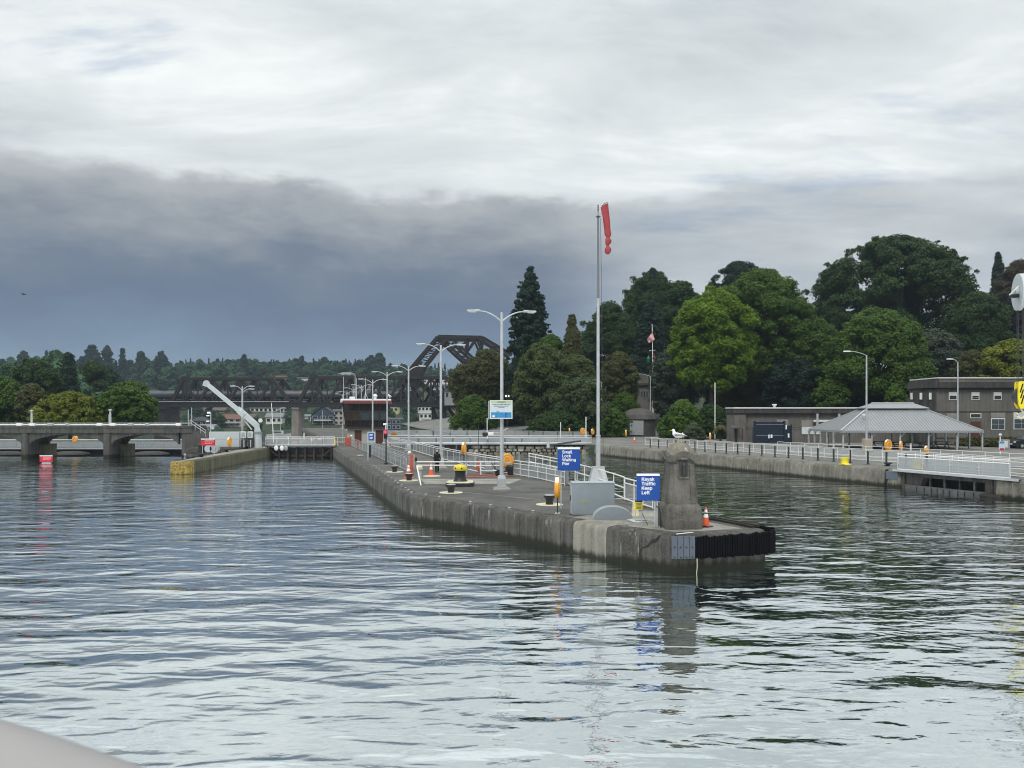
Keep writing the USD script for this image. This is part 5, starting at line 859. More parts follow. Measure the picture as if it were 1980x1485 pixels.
for z in (826, 829.5): sb.part('course_line', MB().bb(bx(1441), BY - .02, bz(z + .5), bx(1752), BY, bz(z)), 'building_dark')
for px in (1576.5, 1618.5): sb.part('steel_post', MB().box((bx(px), BY - .7, (bz(800) + bz(822)) / 2), (.28, .28, bz(800) - bz(822))), 'galvanised')
sb.part('white_beam', MB().bb(bx(1570), BY - .75, bz(815.5), bx(1622), BY - .45, bz(811.8)), 'trim_white'); sb.part('roof_vent', MB().cyl((bx(1502), BY + 1, bz(788)), (bx(1502), BY + 1, bz(782)), .2).cyl((bx(1502), BY + 1, bz(783.5)), (bx(1502), BY + 1, bz(781)), .36), 'trim_white')
sb.part('awning', MB().add([(bx(1409), BY - 1.6, bz(826.5)), (bx(1427), BY - 1.6, bz(826)), (bx(1425), BY - .3, bz(822)), (bx(1412), BY - .3, bz(822)), (bx(1409), BY - 1.6, bz(828)), (bx(1427), BY - 1.6, bz(828)), (bx(1425), BY - .3, bz(828)), (bx(1412), BY - .3, bz(828))], BOXF).fixed(), 'dome_slate'); sb.part('doorway', MB().bb(bx(1420), BY - .42, 1.3, bx(1424), BY - .35, bz(829)), 'black_iron')
sb.part('window_slot', MB().bb(bx(1433), BY - .4, bz(850), bx(1435.3), BY - .35, bz(828)), 'door_maroon')
ga = Thing('navy_gate', 'large dark navy double gate in front of the stone building', 'gate', (bx(1488), BY - 2.5, 1.36), world=True); gy = BY - 2.5
def gx_(px): return (px - CX) / F * gy
def gz(py): return EYE + (HY - py) / F * gy
for a, b in ((1461.5, 1487.6), (1488.2, 1514.5)): ga.part('leaf_panel', MB().bb(gx_(a), gy, 1.45, gx_(b), gy + .06, gz(816)), 'gate_navy')
for x in (1459.5, 1516.5): ga.part('post', MB().bb(gx_(x) - .14, gy - .1, 1.36, gx_(x) + .14, gy + .18, gz(814)), 'gate_navy')
for z in (820.5, 841.5): ga.part('rail', MB().bb(gx_(1461), gy - .05, gz(z + 1), gx_(1515), gy, gz(z)), 'cabinet_grey')
for x, z, w_, h in ((1486.5, 844, 2.6, 7), (1491.5, 843.5, 3.4, 6.5), (1520, 826, 2.6, 8)): ga.part('notice', MB().bb(gx_(x) - w_ / 2 / F * gy, gy - .08, gz(z + h / 2), gx_(x) + w_ / 2 / F * gy, gy - .055, gz(z - h / 2)), 'sign_white')
g2_ = Thing('side_gate', 'narrow dark navy side gate with a white notice beside the large navy gate', 'gate', (gx_(1524), gy, 1.36), world=True); g2_.part('leaf_panel', MB().bb(gx_(1519), gy, 1.45, gx_(1528.5), gy + .06, gz(823)), 'gate_navy'); g2_.part('post', MB().bb(gx_(1529), gy - .08, 1.36, gx_(1531), gy + .12, gz(821)), 'gate_navy'); g2_.part('notice', MB().bb(gx_(1523.2), gy - .06, gz(846), gx_(1526), gy - .01, gz(838)), 'sign_white')
pz = G(1483, 856, 1.36); one('waste_bin', MB().cyl(pz, pz + [0, 0, 1.0], .38, .42, 14), 'black_iron', 'black waste bin in front of the large navy gate', 'bin')
# two storey building
B2 = 106.0
def cx2(px): return (px - CX) / F * B2
def cz2(py): return EYE + (HY - py) / F * B2
b2 = Thing('stone_powerhouse', 'two storey grey stone building with white roof edge at the right side', 'building', (cx2(1900), B2 + 6, 1.35), world=True)
b2.part('wall', MB().bb(cx2(1811), B2, 1.2, cx2(2200), B2 + 6.8, cz2(751)), 'building_stone')
def pxat(px, Y): return ((px - CX) / F * Y, Y)
side = [(cx2(1811), B2), (cx2(1808), B2 + .02), pxat(1777, B2 + 2.2), pxat(1758, B2 + 6), pxat(1758, B2 + 15), (cx2(1811) + 6, B2 + 15)]
b2.part('curved_wall', MB().prism(side, 1.2, cz2(751.2)), 'building_dark', 'darker curved corner wall', smooth=30)
b2.part('cornice', MB().bb(cx2(1810), B2 - .6, cz2(750), cx2(2200), B2 + 6.8, cz2(739)), 'building_dark'); b2.part('cornice_step', MB().bb(cx2(1811), B2 - .35, cz2(752.5), cx2(2200), B2 + 6.8, cz2(750) - .005), 'building_dark'); b2.part('parapet', MB().bb(cx2(1811), B2 - .5, cz2(739) + .004, cx2(2200), B2 + 6.8, cz2(732.2)), 'building_stone'); b2.part('roof_edge', MB().bb(cx2(1809), B2 - .62, cz2(732), cx2(2200), B2 + 6.9, cz2(729.8)), 'trim_white')
cs = [(x - (.25 if i_ > 1 else 0), y - .45) for i_, (x, y) in enumerate(side[:4])] + [(side[4][0] - .3, side[4][1]), side[5]]; b2.part('curved_cornice', MB().prism(cs, cz2(750), cz2(734)), 'building_dark', smooth=30)
def win(x0, x1, y0, y1, blind=.0, rows=1, cols=1, m='dark_glass'):
    p = b2.part('window', MB().bb(cx2(x0), B2 - .05, cz2(y1), cx2(x1), B2 - .004, cz2(y0)), 'trim_white'); i = 1.2; xs = np.linspace(x0 + i, x1 - i, cols + 1); ys = np.linspace(y0 + i + (y1 - y0 - 2 * i) * blind, y1 - i, rows + 1)
    for a, b in zip(xs[:-1], xs[1:]):
        for c, d in zip(ys[:-1], ys[1:]): b2.part('pane', MB().bb(cx2(a + .35), B2 - .075, cz2(d - .35), cx2(b - .35), B2 - .052, cz2(c + .35)), m, parent=p)
win(1834.5, 1850.5, 758, 773.5, .42); win(1878, 1893.5, 758, 773.5, .45, 2); win(1921, 1936.5, 758, 773.5, .42); win(1964, 1979.5, 758, 773.5, .45)
win(1916, 1943, 808, 831, .04, 2, 2, 'blue_glass'); win(1959.5, 1990, 808, 830, .04, 2, 2, 'blue_glass'); win(1875.5, 1897, 799, 808.5, .02)
for x0, x1, y0, y1 in ((1916, 1943, 798, 807), (1959.5, 1990, 797, 807.5), (1830, 1852, 799, 812)): b2.part('lintel_panel', MB().bb(cx2(x0), B2 - .035, cz2(y1), cx2(x1), B2 - .004, cz2(y0)), 'building_light' if x0 < 1959 else 'window_white')
b2.part('door', MB().bb(cx2(1877), B2 - .06, 1.3, cx2(1896), B2 - .004, cz2(815)), 'door_maroon')
for k, px in enumerate((1763, 1781, 1799)):
    t_ = np.clip((px - 1757) / 54, 0, 1); yy = np.interp(px, [1757, 1775, 1808], [B2 + 6, B2 + 2.2, B2]); X = (px - CX) / F * (yy - .12); b2.part('narrow_window', MB().box((X, yy - .10, EYE + (HY - 766) / F * yy), (.32, .16, .95), -.7), 'trim_white')
for z in (795, 846): b2.part('course_band', MB().bb(cx2(1811), B2 - .06, cz2(z + 1.6), cx2(2200), B2 - .002, cz2(z)), 'building_dark')
# round huts
def hut(label, px, Y, wpx, yroof, yeave, ybase, lights):
    c = W(px, ybase, Y); r = wpx / 2 / F * Y; t = Thing('domed_hut', label, 'hut', (c[0], Y + r, 1.36), world=True); C = np.array([c[0], Y + r, 0]); ze, zr = W(0, yeave, Y)[2], W(0, yroof, Y)[2]
    t.part('wall', MB().lathe([(r * .92, 1.2), (r * .92, ze)], C, 20), 'building_dark', smooth=40); t.part('eaves', MB().lathe([(r * .9, ze - .12), (r * 1.02, ze - .05), (r * 1.02, ze + .1)], C, 20), 'black_iron', smooth=40)
    t.part('dome', MB().lathe([(r * 1.02, ze + .1), (r * .93, ze + (zr - ze) * .42), (r * .72, ze + (zr - ze) * .75), (r * .42, ze + (zr - ze) * .95), (0, zr)], C, 10), 'dome_slate')
    t.part('door', MB().box((c[0] - r * .25, Y + r * .08 - .06, (ze + 1.3) / 2 + .1), (r * .72, .1, ze - 1.8), -.12), 'mesh_grey'); t.part('wall_lamp', MB().cbox((c[0] - r * .95, Y + r * .6, ze - .7), (.45, .3, .3), .06), 'trim_white')
    t.part('finial', MB().lathe([(.12, zr - .05), (.08, zr + .25), (0, zr + .3)], C, 8), 'dome_slate')
hut('larger domed round hut with slate roof and grey door beyond the far quay', 1240.5, 142, 73, 789, 811.5, 845, 1)
hut('smaller domed round hut half hidden under the pale flowered tree', 1017, 196, 46, 797, 812, 833, 0)
# stone tower with flagpole
SY = 178.
s0, s1 = W(1235, 800, SY), W(1258, 727, SY); st = Thing('stone_tower', 'square stone tower with three slit windows among the trees', 'tower', ((s0[0] + s1[0]) / 2 + .9, SY + 2, 3), world=True)
xa, xb = s0[0], W(1266, 0, SY)[0]; zt = W(0, 725, SY)[2]
st.part('shaft', MB().bb(xa, SY, 1, xb, SY + 4, W(0, 743, SY)[2]), 'building_stone'); st.part('cornice', MB().bb(xa - .6, SY - .6, W(0, 745, SY)[2], xb + .3, SY + 4.4, W(0, 741, SY)[2]), 'building_dark'); st.part('parapet', MB().bb(xa - .15, SY - .2, W(0, 741, SY)[2] + .003, xb, SY + 4, zt), 'building_stone')
for px in (1241, 1246, 1251): st.part('slit_window', MB().bb(W(px, 0, SY)[0] - .13, SY - .06, W(0, 768, SY)[2], W(px, 0, SY)[0] + .13, SY - .01, W(0, 757, SY)[2]), 'black_iron')
fpX = W(1262.5, 0, SY - 6); fp_ = Thing('flagpole', 'white flagpole with crosstree in front of the dark conifers', 'flagpole', (fpX[0], SY - 6, 1.4), world=True); FY = SY - 6
fp_.part('pole', MB().tube([(fpX[0], FY, 1.4), W(1262.5, 720, FY), W(1261, 627, FY)], [.16, .12, .07], 8), 'white_paint', smooth=True); fp_.part('crosstree', MB().cyl(W(1255, 678.5, FY), W(1267, 677, FY), .07), 'galvanised')
for a, b in (((1255, 679), (1251, 727)), ((1257, 679), (1255, 727))): fp_.part('halyard', MB().cyl(W(*a, FY), W(*b, FY), .035, n=4), 'dark_steel')
def flag(name, label, corners, cols, Y, mats):
    """drooping cloth between four photo-pixel corners; cols: list of (u0,u1,v0,v1,material)"""
    A = [W(*c, Y) for c in corners]; t = Thing(name, label, 'flag', A[0], world=True)
    def P(u, v): p = A[0] * (1 - u) * (1 - v) + A[1] * u * (1 - v) + A[2] * u * v + A[3] * (1 - u) * v; return p + [.0, .22 * math.sin(u * 7 + v * 3), 0]
    for n, u0, u1, v0, v1, m in cols: g = np.array([[P(u, v) for v in np.linspace(v0, v1, 3)] for u in np.linspace(u0, u1, 7)]); t.part(n, MB().grid(g), m, smooth=True)
st_ = [('stripe', 0, 1, i / 9, (i + 1) / 9, 'flag_red' if i % 2 == 0 else 'flag_white') for i in range(9)]
flag('national_flag', 'red and white striped flag with navy canton drooping from the flagpole', [(1261.5, 641.5), (1251, 655), (1255, 663.5), (1266.5, 657)], st_ + [('canton', 0, .36, 0, .5, 'flag_navy')][:0], FY - .3, None)
flag('green_flag', 'small limp green flag left of the flagpole', [(1255, 686), (1247, 698.5), (1256, 700), (1256, 692)], [('cloth', 0, 1, 0, 1, 'flag_green')], FY - .3, None)
flag('red_flag', 'small limp red flag right of the flagpole', [(1265.5, 682), (1268, 697), (1266, 700), (1264.5, 699)], [('cloth', 0, 1, 0, 1, 'flag_red')], FY - .3, None)
# small building up among the trees
hb = Thing('stone_house', 'partly hidden stone house with dark eaves among the trees above the navy gate', 'building', W(1465, 760, 175), world=True); hb.part('wall', MB().bb(W(1452, 0, 175)[0], 175, 5, W(1481, 0, 175)[0], 180, W(0, 738, 175)[2]), 'building_light'); hb.part('eaves', MB().bb(W(1450, 0, 175)[0], 174.4, W(0, 738, 175)[2] + .003, W(1483, 0, 175)[0], 181, W(0, 733.5, 175)[2]), 'building_dark')
# pavilion
PVY = 90.0
FLt, FRt = W(1626, 835.8, PVY), W(1902, 832, PVY)
pv = Thing('pavilion', 'open sided pavilion with hipped grey ribbed metal roof on the quay', 'pavilion', ((FLt[0] + FRt[0]) / 2, PVY + 5, 1.36), world=True)
ze = (FLt[2] + FRt[2]) / 2; BD = 11.0; BLx = (1564.5 - CX) / F * (PVY + BD)
BL, FL, FR = np.array([BLx, PVY + BD, ze]), np.array([FLt[0], PVY, ze]), np.array([FRt[0], PVY, ze]); BR = BL + (FR - FL)
RY = PVY + BD * .5; r0, r1 = W(1685.5, 783.6, RY), W(1765.5, 783.6, RY)
lr = .80
def lerp(a, b, t): return np.array(a) * (1 - t) + np.array(b) * t
roofs = {'front': (FL, FR, r1, r0), 'left': (BL, FL, r0, r0), 'back': (BR, BL, r0, r1), 'right': (FR, BR, r1, r1)}
for nm, (a, b, c, d) in roofs.items():
    lo = [a, b, lerp(b, c, lr), lerp(a, d, lr)]; q = MB().add([p + [0, 0, .06] for p in lo] + [p - [0, 0, .03] for p in lo], BOXF[:, ::-1]); pv.part('roof_slope', q.fixed(), 'roof_metal', f'lower {nm} slope of the roof')
    up = [lerp(a, d, lr - .045) + [0, 0, .42], lerp(b, c, lr - .045) + [0, 0, .42], c + [0, 0, .28], d + [0, 0, .28]]; q = MB().add(up + [p - [0, 0, .07] for p in up], BOXF[:, ::-1]); pv.part('clerestory_slope', q.fixed(), 'roof_metal')
    gap = [lerp(a, d, lr - .02) + [0, 0, .05], lerp(b, c, lr - .02) + [0, 0, .05]]
    n = {'front': 46, 'left': 18, 'back': 0, 'right': 18}[nm]
    for i in range(n):
        u = (i + .5) / n; p0 = lerp(a, b, u); tmax = 1.0
        # run straight up the slope until the hip
        if nm == 'front':
            ux = p0[0]; l_ = (ux - a[0]) / max(d[0] - a[0], 1e-6); r_ = (b[0] - ux) / max(b[0] - c[0], 1e-6); tm = min(lr, l_, r_); e = np.array([ux, a[1] + (d[1] - a[1]) * tm, a[2] + (d[2] - a[2]) * tm])
        else:
            w_ = 1 - abs(2 * u - 1); tm = min(lr, w_); e = lerp(p0, lerp(lerp(a, b, u), c, 1), tm) if nm == 'right' else lerp(p0, r0, tm)
            e = lerp(p0, c + (lerp(a, b, u) - lerp(a, b, .5)), tm)
        if tm > .04: pv.part('rib', MB().beam(p0 + [0, 0, .075], e + [0, 0, .085], .05, .05), 'roof_metal')
for a, b in ((FL, r0), (FR, r1), (BL, r0), (BR, r1)): pv.part('hip_cap', MB().beam(a + [0, 0, .09], lerp(a, b, lr) + [0, 0, .12], .22, .09), 'cabinet_light')
pv.part('ridge_cap', MB().beam(r0 + [0, 0, .30], r1 + [0, 0, .30], .3, .12), 'trim_white')
for a, b in ((FL, FR), (BL, FL), (FR, BR), (BR, BL)): pv.part('eaves_beam', MB().beam(a - [0, 0, .09], b - [0, 0, .09], .12, .16), 'mesh_grey')
zp = 1.36
for a, b, n in ((FL, FR, 5), (BL, FL, 5), (FR, BR, 4), (BR, BL, 6)):
    for i in range(n):
        p = lerp(a, b, (i + .12) / n) if True else 0; d_ = (np.array(b) - a) / np.linalg.norm(np.array(b) - a); p = p + np.array([d_[1] * -.0, 0, 0]); pv.part('post', MB().box((p[0], p[1] + (.35 if n == 5 else 0), (zp + ze - .17) / 2), (.17, .17, ze - .17 - zp)), 'galvanised')
        pv.part('brace', MB().beam((p[0], p[1] + (.35 if n == 5 else 0), ze - .75), p + d_ * .65 + [0, (.35 if n == 5 else 0), -.18], .08, .08), 'galvanised')
pf0 = W(1672, 797, PVY + 3); 
one('floodlight', MB().cbox(W(1671, 803, PVY + 2.2), (.5, .4, .28), .06), 'trim_white', 'small floodlight on the hip of the pavilion roof', 'lamp')
# things under and around the pavilion
for i, (px, Y) in enumerate(((1738, 95), (1790, 94), (1820, 96), (1700, 97))):
    p = W(px, 860, Y); p[2] = 1.36; t = Thing('picnic_table', ('weathered picnic table in the middle of the pavilion', 'grey picnic table right of the middle of the pavilion', 'brown picnic table at the right end of the pavilion', 'grey picnic table at the left of the pavilion')[i], 'table', p); m = 'house_brown' if i % 2 == 0 else 'house_grey'
    t.part('tabletop', MB().box((0, 0, .76), (2.0, .8, .06)), m)
    for s in (-1, 1): t.part('bench', MB().box((0, s * .7, .45), (2.0, .28, .05)), m); t.part('leg', MB().beam((s * .7, -.7, 0), (s * .7, .3, .74), .09, .06).beam((s * .7, .7, 0), (s * .7, -.3, .74), .09, .06), m)
ps = W(1761, 868, 88); one('white_bollard', MB().cyl((ps[0], 88, 1.36), (ps[0], 88, 2.2), .1), 'trim_white', 'white bollard in front of the pavilion right of the ring housings', 'bollard')
sn = Thing('banner_sign', 'red white and blue banner sign on a white post near the two storey building', 'sign', (W(1934, 0, 80)[0], 80, 1.37)); zz = lambda py: EYE + (HY - py) / F * 80 - 1.37
sn.part('post', MB().cyl((0, 0, 0), (0, 0, zz(841)), .06), 'white_paint'); sn.part('lamp', MB().ball((0, 0, zz(841)), .16, 1), 'trim_white'); sn.part('banner', MB().box((.12, -.08, zz(861)), (.62, .03, zz(853) - zz(869))), 'poster_sky'); sn.part('red_band', MB().box((.12, -.10, zz(868.5)), (.45, .02, .22)), 'flag_red'); sn.part('blue_band', MB().box((.12, -.10, zz(855.5)), (.5, .02, .2)), 'poster_blue')
kb2 = W(1943, 853, 92); bx_ = Thing('utility_box', 'small pale utility box behind the banner sign', 'box', (kb2[0], 92, 1.37)); bx_.part('body', MB().cbox((0, 0, .6), (.9, .6, 1.1), .04), 'mesh_grey'); bx_.part('door', MB().box((-.1, -.31, .6), (.5, .03, .8)), 'trim_white')
# dark car at the edge
vc = W(1990, 850, 94); car = Thing('dark_car', 'black car parked at the right edge in front of the two storey building', 'car', (vc[0], 94, 1.37))
prof = [(-2.2, .35), (-2.25, .75), (-2.05, .95), (-1.2, 1.08), (-.55, 1.62), (.9, 1.66), (1.9, 1.25), (2.25, 1.1), (2.3, .35)]
car.part('body', MB().wall(prof, -.85, .85), 'car_black', smooth=30); car.part('side_window', MB().wall([(-1.0, 1.12), (-.48, 1.54), (.85, 1.56), (1.5, 1.2)], -.865, -.853), 'dark_glass'); car.part('windscreen', MB().wall([(-1.17, 1.10), (-.60, 1.60), (-.66, 1.62), (-1.24, 1.12)], -.7, .7), 'blue_glass')
for x in (-1.45, 1.5):
    for y in (-.86, .66): w_ = car.part('wheel', MB().cyl((x, y, .34), (x, y + .2, .34), .34, n=18), 'tyre', smooth=40); car.part('rim', MB().cyl((x, y - .01, .34), (x, y + .02, .34), .2, n=12), 'mesh_grey', parent=w_)
car.part('headlight', MB().cbox((-2.2, -.6, .78), (.14, .34, .14), .03), 'sign_white'); car.part('number_plate', MB().box((-2.29, .0, .55), (.03, .5, .12)), 'sign_white')
# hook block and sheave of a crane whose boom comes in from the right
KY = 36.0
def kp(px, py, dy=0): return W(px, py, KY + dy)
cb_ = Thing('mobile_crane', 'pale grey crane boom tip with sheave wheel entering at the right edge', 'crane', kp(1990, 566), world=True)
ctr = kp(1970.5, 565); 
def wheel(mb, c, r, y0, y1, sx=.34, n=28):
    a = np.linspace(0, 2 * math.pi, n, endpoint=False); P = [np.array([[c[0] + sx * r * k * math.cos(t) + (y - KY) * .5, y, c[2] + r * k * math.sin(t)] for t in a]) for y, k in ((y0, .93), (y0 + .03, 1), (y1 - .03, 1), (y1, .93))]
    v = np.vstack(P); f = [[i * n + j, i * n + (j + 1) % n, (i + 1) * n + (j + 1) % n, (i + 1) * n + j] for i in range(3) for j in range(n)]; b = MB().add(v, f); b.add(P[0], [[0, k, k + 1] for k in range(1, n - 1)]); b.add(P[3], [[0, k + 1, k] for k in range(1, n - 1)]); b.fixed(); mb.add(*b.arrays()); return mb
# the sheave is a true disc turned mostly edge-on to the quay
def disc(c, r, th, nrm, n=30):
    nrm = np.array(nrm, float); nrm /= np.linalg.norm(nrm); return MB().cyl(np.array(c) - nrm * th / 2, np.array(c) + nrm * th / 2, r, n=n)
sh = cb_.part('sheave', disc(ctr, .88, .16, (.95, -.31, .0)), 'crane_grey', smooth=35); cb_.part('sheave_hub', disc(ctr - np.array([.95, -.31, 0]) * .0 + [-.12, -.1, 0], .22, .3, (.95, -.31, 0)), 'cabinet_light', parent=sh)
cb_.part('guard_bracket', MB().tube([kp(1952, 571, -.1), kp(1962, 561, -.2), kp(1972, 552, -.2)], .04, 6).tube([kp(1952, 571, -.1), kp(1962, 572, -.2), kp(1976, 572, -.2)], .04, 6), 'trim_white'); cb_.part('bracket_motor', MB().cbox(kp(1961, 572.5, -.15), (.40, .3, .16), .04), 'black_iron')
cb_.part('boom_tip', MB().beam(kp(1972, 562, .2), kp(2040, 566, .6), .75, .62), 'crane_grey'); cb_.part('boom_stay', MB().cyl(kp(1972, 531), kp(2060, 520, .5), .04), 'trim_white'); cb_.part('boom', MB().beam(kp(2040, 566, .6), (47, 40, 3.2), .9, .9), 'crane_grey'); cb_.part('crane_base', MB().cbox((47.5, 40.2, 2.2), (3.2, 3.0, 1.9), .1), 'safety_yellow')
for px0, px1 in ((1966.5, 1966.5), (1969.5, 1970), (1979, 1979.5), (1976.5, 1977)): cb_.part('hoist_cable', MB().cyl(kp(px0, 600), kp(px1, 742), .014, n=4), 'dark_steel')
hk = Thing('hook_block', 'yellow crane hook block with black diagonal stripes hanging at the right edge', 'hook block', kp(1974, 766), world=True)
o = kp(1974, 766); sc = KY / F
pts_ = [(-8, 26), (-5, 28.5), (9, 28.5), (13, 24), (13, -16), (8, -24), (-4, -24), (-8.5, -16), (-10, 0)]
hk.part('side_plate', MB().wall([(o[0] + x * sc, o[2] + z * sc) for x, z in pts_], KY - .16, KY - .10), 'sign_yellow'); hk.part('side_plate', MB().wall([(o[0] + x * sc, o[2] + z * sc) for x, z in pts_], KY + .10, KY + .16), 'sign_yellow'); hk.part('sheave_core', MB().cyl((o[0] + .03, KY - .10, o[2]), (o[0] + .03, KY + .10, o[2]), .42, n=20), 'dark_steel')
for x, z in ((-7, 16), (-6.2, 5), (-5, -6)): hk.part('stripe', MB().wall([(o[0] + (x) * sc, o[2] + (z - 9) * sc), (o[0] + (x + 2.6) * sc, o[2] + (z - 9) * sc), (o[0] + (x + 8) * sc, o[2] + (z + 8) * sc), (o[0] + (x + 5.2) * sc, o[2] + (z + 8) * sc)], KY - .168, KY - .162), 'black_iron')
hc_ = o + np.array([0, 0, -36 * sc]); hk.part('hook', MB().tube([o + [0, 0, -.55], hc_ + [.05, 0, .2]] + [hc_ + [.17 * math.cos(t), 0, .17 * math.sin(t)] for t in np.linspace(1.2, -3.6, 14)], .055, 8), 'pale_yellow', smooth=True); hk.part('hook_latch', MB().cyl(hc_ + [-.15, 0, .08], hc_ + [.02, 0, .18], .025), 'black_iron')
# ================================================================ railway bridge, train, raised leaf, hillside houses
RY0 = 322.0
def rp2(px, py, dy=0.0):
    Y = RY0 + dy; return W(px, py, RY0) + np.array([0, dy, 0])
rb = Thing('railway_bridge', 'rusty steel truss railway bridge crossing the channel behind the locks', 'bridge', rp2(600, 790), world=True)
kk = RY0 / F
def seg(n, a, b, w, dy, m='rust_steel_far', d=None): rb.part(n, MB().beam(rp2(*a, dy), rp2(*b, dy), w * kk, (d or w) * kk, (0, 1, 0)), m)
# truss span 1 and 2, two planes each
def span(x0, xt0, xt1, x1, ytop, n, half=False):
    for dy, sh in ((0, 0), (8.5, 9)):
        m = 'rust_steel' if dy == 0 else 'rust_steel_far'; T = [(xt0 + (xt1 - xt0) * i / n + sh, ytop) for i in range(n + 1)]; B = [(x0 + sh, 783)] + [(xt0 + (xt1 - xt0) * i / n + sh, 783) for i in range(n + 1)] + [(x1 + sh, 783)]
        seg('end_post', (x0 + sh, 783), T[0], 6.5, dy, m)
        if x1 > xt1: seg('end_post', (x1 + sh, 783), T[-1], 6.5, dy, m)
        seg('top_chord', (T[0][0] - 2, ytop), (T[-1][0] + 2, ytop), 5.0, dy, m, 6)
        for i in range(n + 1): seg('hanger', T[i], B[i + 1], 2.0 if i % 2 else 3.2, dy, m)
        for i in range(n):
            a, b = (T[i], B[i + 2]) if i % 2 == 0 else (B[i + 1], T[i + 1]); seg('diagonal', a, b, 4.4, dy, m)
            if i % 2 == 0: seg('counter_brace', ((a[0] + b[0]) / 2, (a[1] + b[1]) / 2), (B[i + 1][0], 783), 2.2, dy, m)
    for i in range(n + 1): x = xt0 + (xt1 - xt0) * i / n; rb.part('sway_strut', MB().beam(rp2(x, ytop, 0), rp2(x + 9, ytop, 8.5), .5, .4), 'rust_steel_far')
span(331, 354, 526, 565, 732.5, 6); span(575, 604, 862, 905, 730, 9)
for dy in (-.6, 9.0): rb.part('deck_girder', MB().beam(rp2(276, 782.5, dy), rp2(905, 782.5, dy), .5, 9.5 * kk, (0, 0, 1)), 'rust_steel_far')
rb.part('track_deck', MB().bb(rp2(60, 0)[0], RY0 - 1, rp2(0, 779.5)[2], rp2(960, 0)[0], RY0 + 9.4, rp2(0, 778)[2]), 'rust_steel_far'); rb.part('approach_girder', MB().beam(rp2(60, 782, .5), rp2(332, 782, .5), 1.0, 8 * kk, (0, 0, 1)), 'rust_steel'); rb.part('pale_rail', MB().cyl(rp2(276, 776.4, -1), rp2(560, 776.4, -1), .12, n=5), 'mesh_grey')
for x0, x1, lab in ((300, 331, 'dark left masonry pier'), (561.5, 580.5, None)):
    cx_ = (x0 + x1) / 2; hw = (x1 - x0) / 2 * kk; c = rp2(cx_, 0); zt_ = rp2(0, 787.5)[2]; sec = [(hw * 1.06, -6.5), (hw, 1), (hw * .97, zt_ - 1.0), (hw * 1.12, zt_ - .8), (hw * 1.12, zt_)]
    b = MB(); tapered(b, sec, .35); b.v = [v * np.array([1, 2.0, 1]) + np.array([c[0], RY0 + 4, 0]) for v in b.v]; rb.part('pier', b, 'bridge_pier_concrete' if x0 > 400 else 'rust_steel', lab)
# raised bascule leaf and tower
bl_t = Thing('raised_bridge_leaf', 'raised bascule leaf of the railway bridge, angular dark truss against the sky', 'bridge', rp2(860, 700), world=True)
def bs_(n, a, b, w, dy, m='rust_steel_far'): bl_t.part(n, MB().beam(rp2(*a, dy), rp2(*b, dy), w * kk, w * kk * .9, (0, 1, 0)), m)
for dy, sx, sy in ((2, 0, 0), (10, -6, 2)):
    m = 'rust_steel' if dy < 5 else 'rust_steel_far'
    for a, b, w_ in (((789 + sx, 717 + sy), (846 + sx, 650 + sy), 6.5), ((806 + sx, 726 + sy), (868 + sx, 648 + sy), 7), ((846 + sx, 650 + sy), (932 + sx, 651.5 + sy), 6.5), ((932 + sx, 651.5 + sy), (990 + sx, 686 + sy), 6.5), ((861 + sx, 662 + sy), (899 + sx, 697 + sy), 5.5), ((876 + sx, 657 + sy), (917 + sx, 694 + sy), 5.5), ((896 + sx, 697 + sy), (925 + sx, 693 + sy), 6.5), ((846 + sx, 650 + sy), (868 + sx, 664 + sy), 5.5)): bs_('chord', a, b, w_, dy, m)
    for a, b in (((905 + sx, 652), (903 + sx, 686)), ((903 + sx, 680), (922 + sx, 654)), ((921 + sx, 654), (934 + sx, 686)), ((888 + sx, 672), (906 + sx, 655)), ((934 + sx, 654), (930 + sx, 690)), ((934 + sx, 686), (958 + sx, 668)), ((958 + sx, 668), (962 + sx, 700))): bs_('web', a, b, 4.2, dy, m)
    for i in range(5): t0, t1 = i / 5, (i + 1) / 5; p = lambda A, B, t: (A[0] + (B[0] - A[0]) * t + sx, A[1] + (B[1] - A[1]) * t + sy); bs_('lacing', p((793, 712), (846, 650), t0), p((808, 724), (866, 651), t1), 1.6, dy, m); bs_('lacing', p((808, 724), (866, 651), t0), p((793, 712), (846, 650), t0), 1.6, dy, m)
    for i in range(4): t0, t1 = i / 4, (i + 1) / 4; bs_('lacing', (861 + 38 * t0 + sx, 662 + 35 * t0 + sy), (876 + 41 * t1 + sx, 657 + 37 * t1 + sy), 1.5, dy, m)
    for a, b, w_ in (((797 + sx, 725), (800 + sx, 783), 6), ((804 + sx, 735), (860 + sx, 779), 6.5), ((788 + sx, 752), (800 + sx, 783), 5), ((812 + sx, 738), (842 + sx, 762), 5), ((788 + sx, 730), (760 + sx, 783), 5.5), ((857 + sx, 760), (857 + sx, 848), 9), ((838 + sx, 786), (838 + sx, 848), 5), ((838 + sx, 790), (857 + sx, 840), 3), ((857 + sx, 790), (838 + sx, 840), 3), ((848 + sx, 776), (880 + sx, 730), 4.5), ((866 + sx, 786), (900 + sx, 834), 4)): bs_('tower_leg', a, b, w_, dy, m)
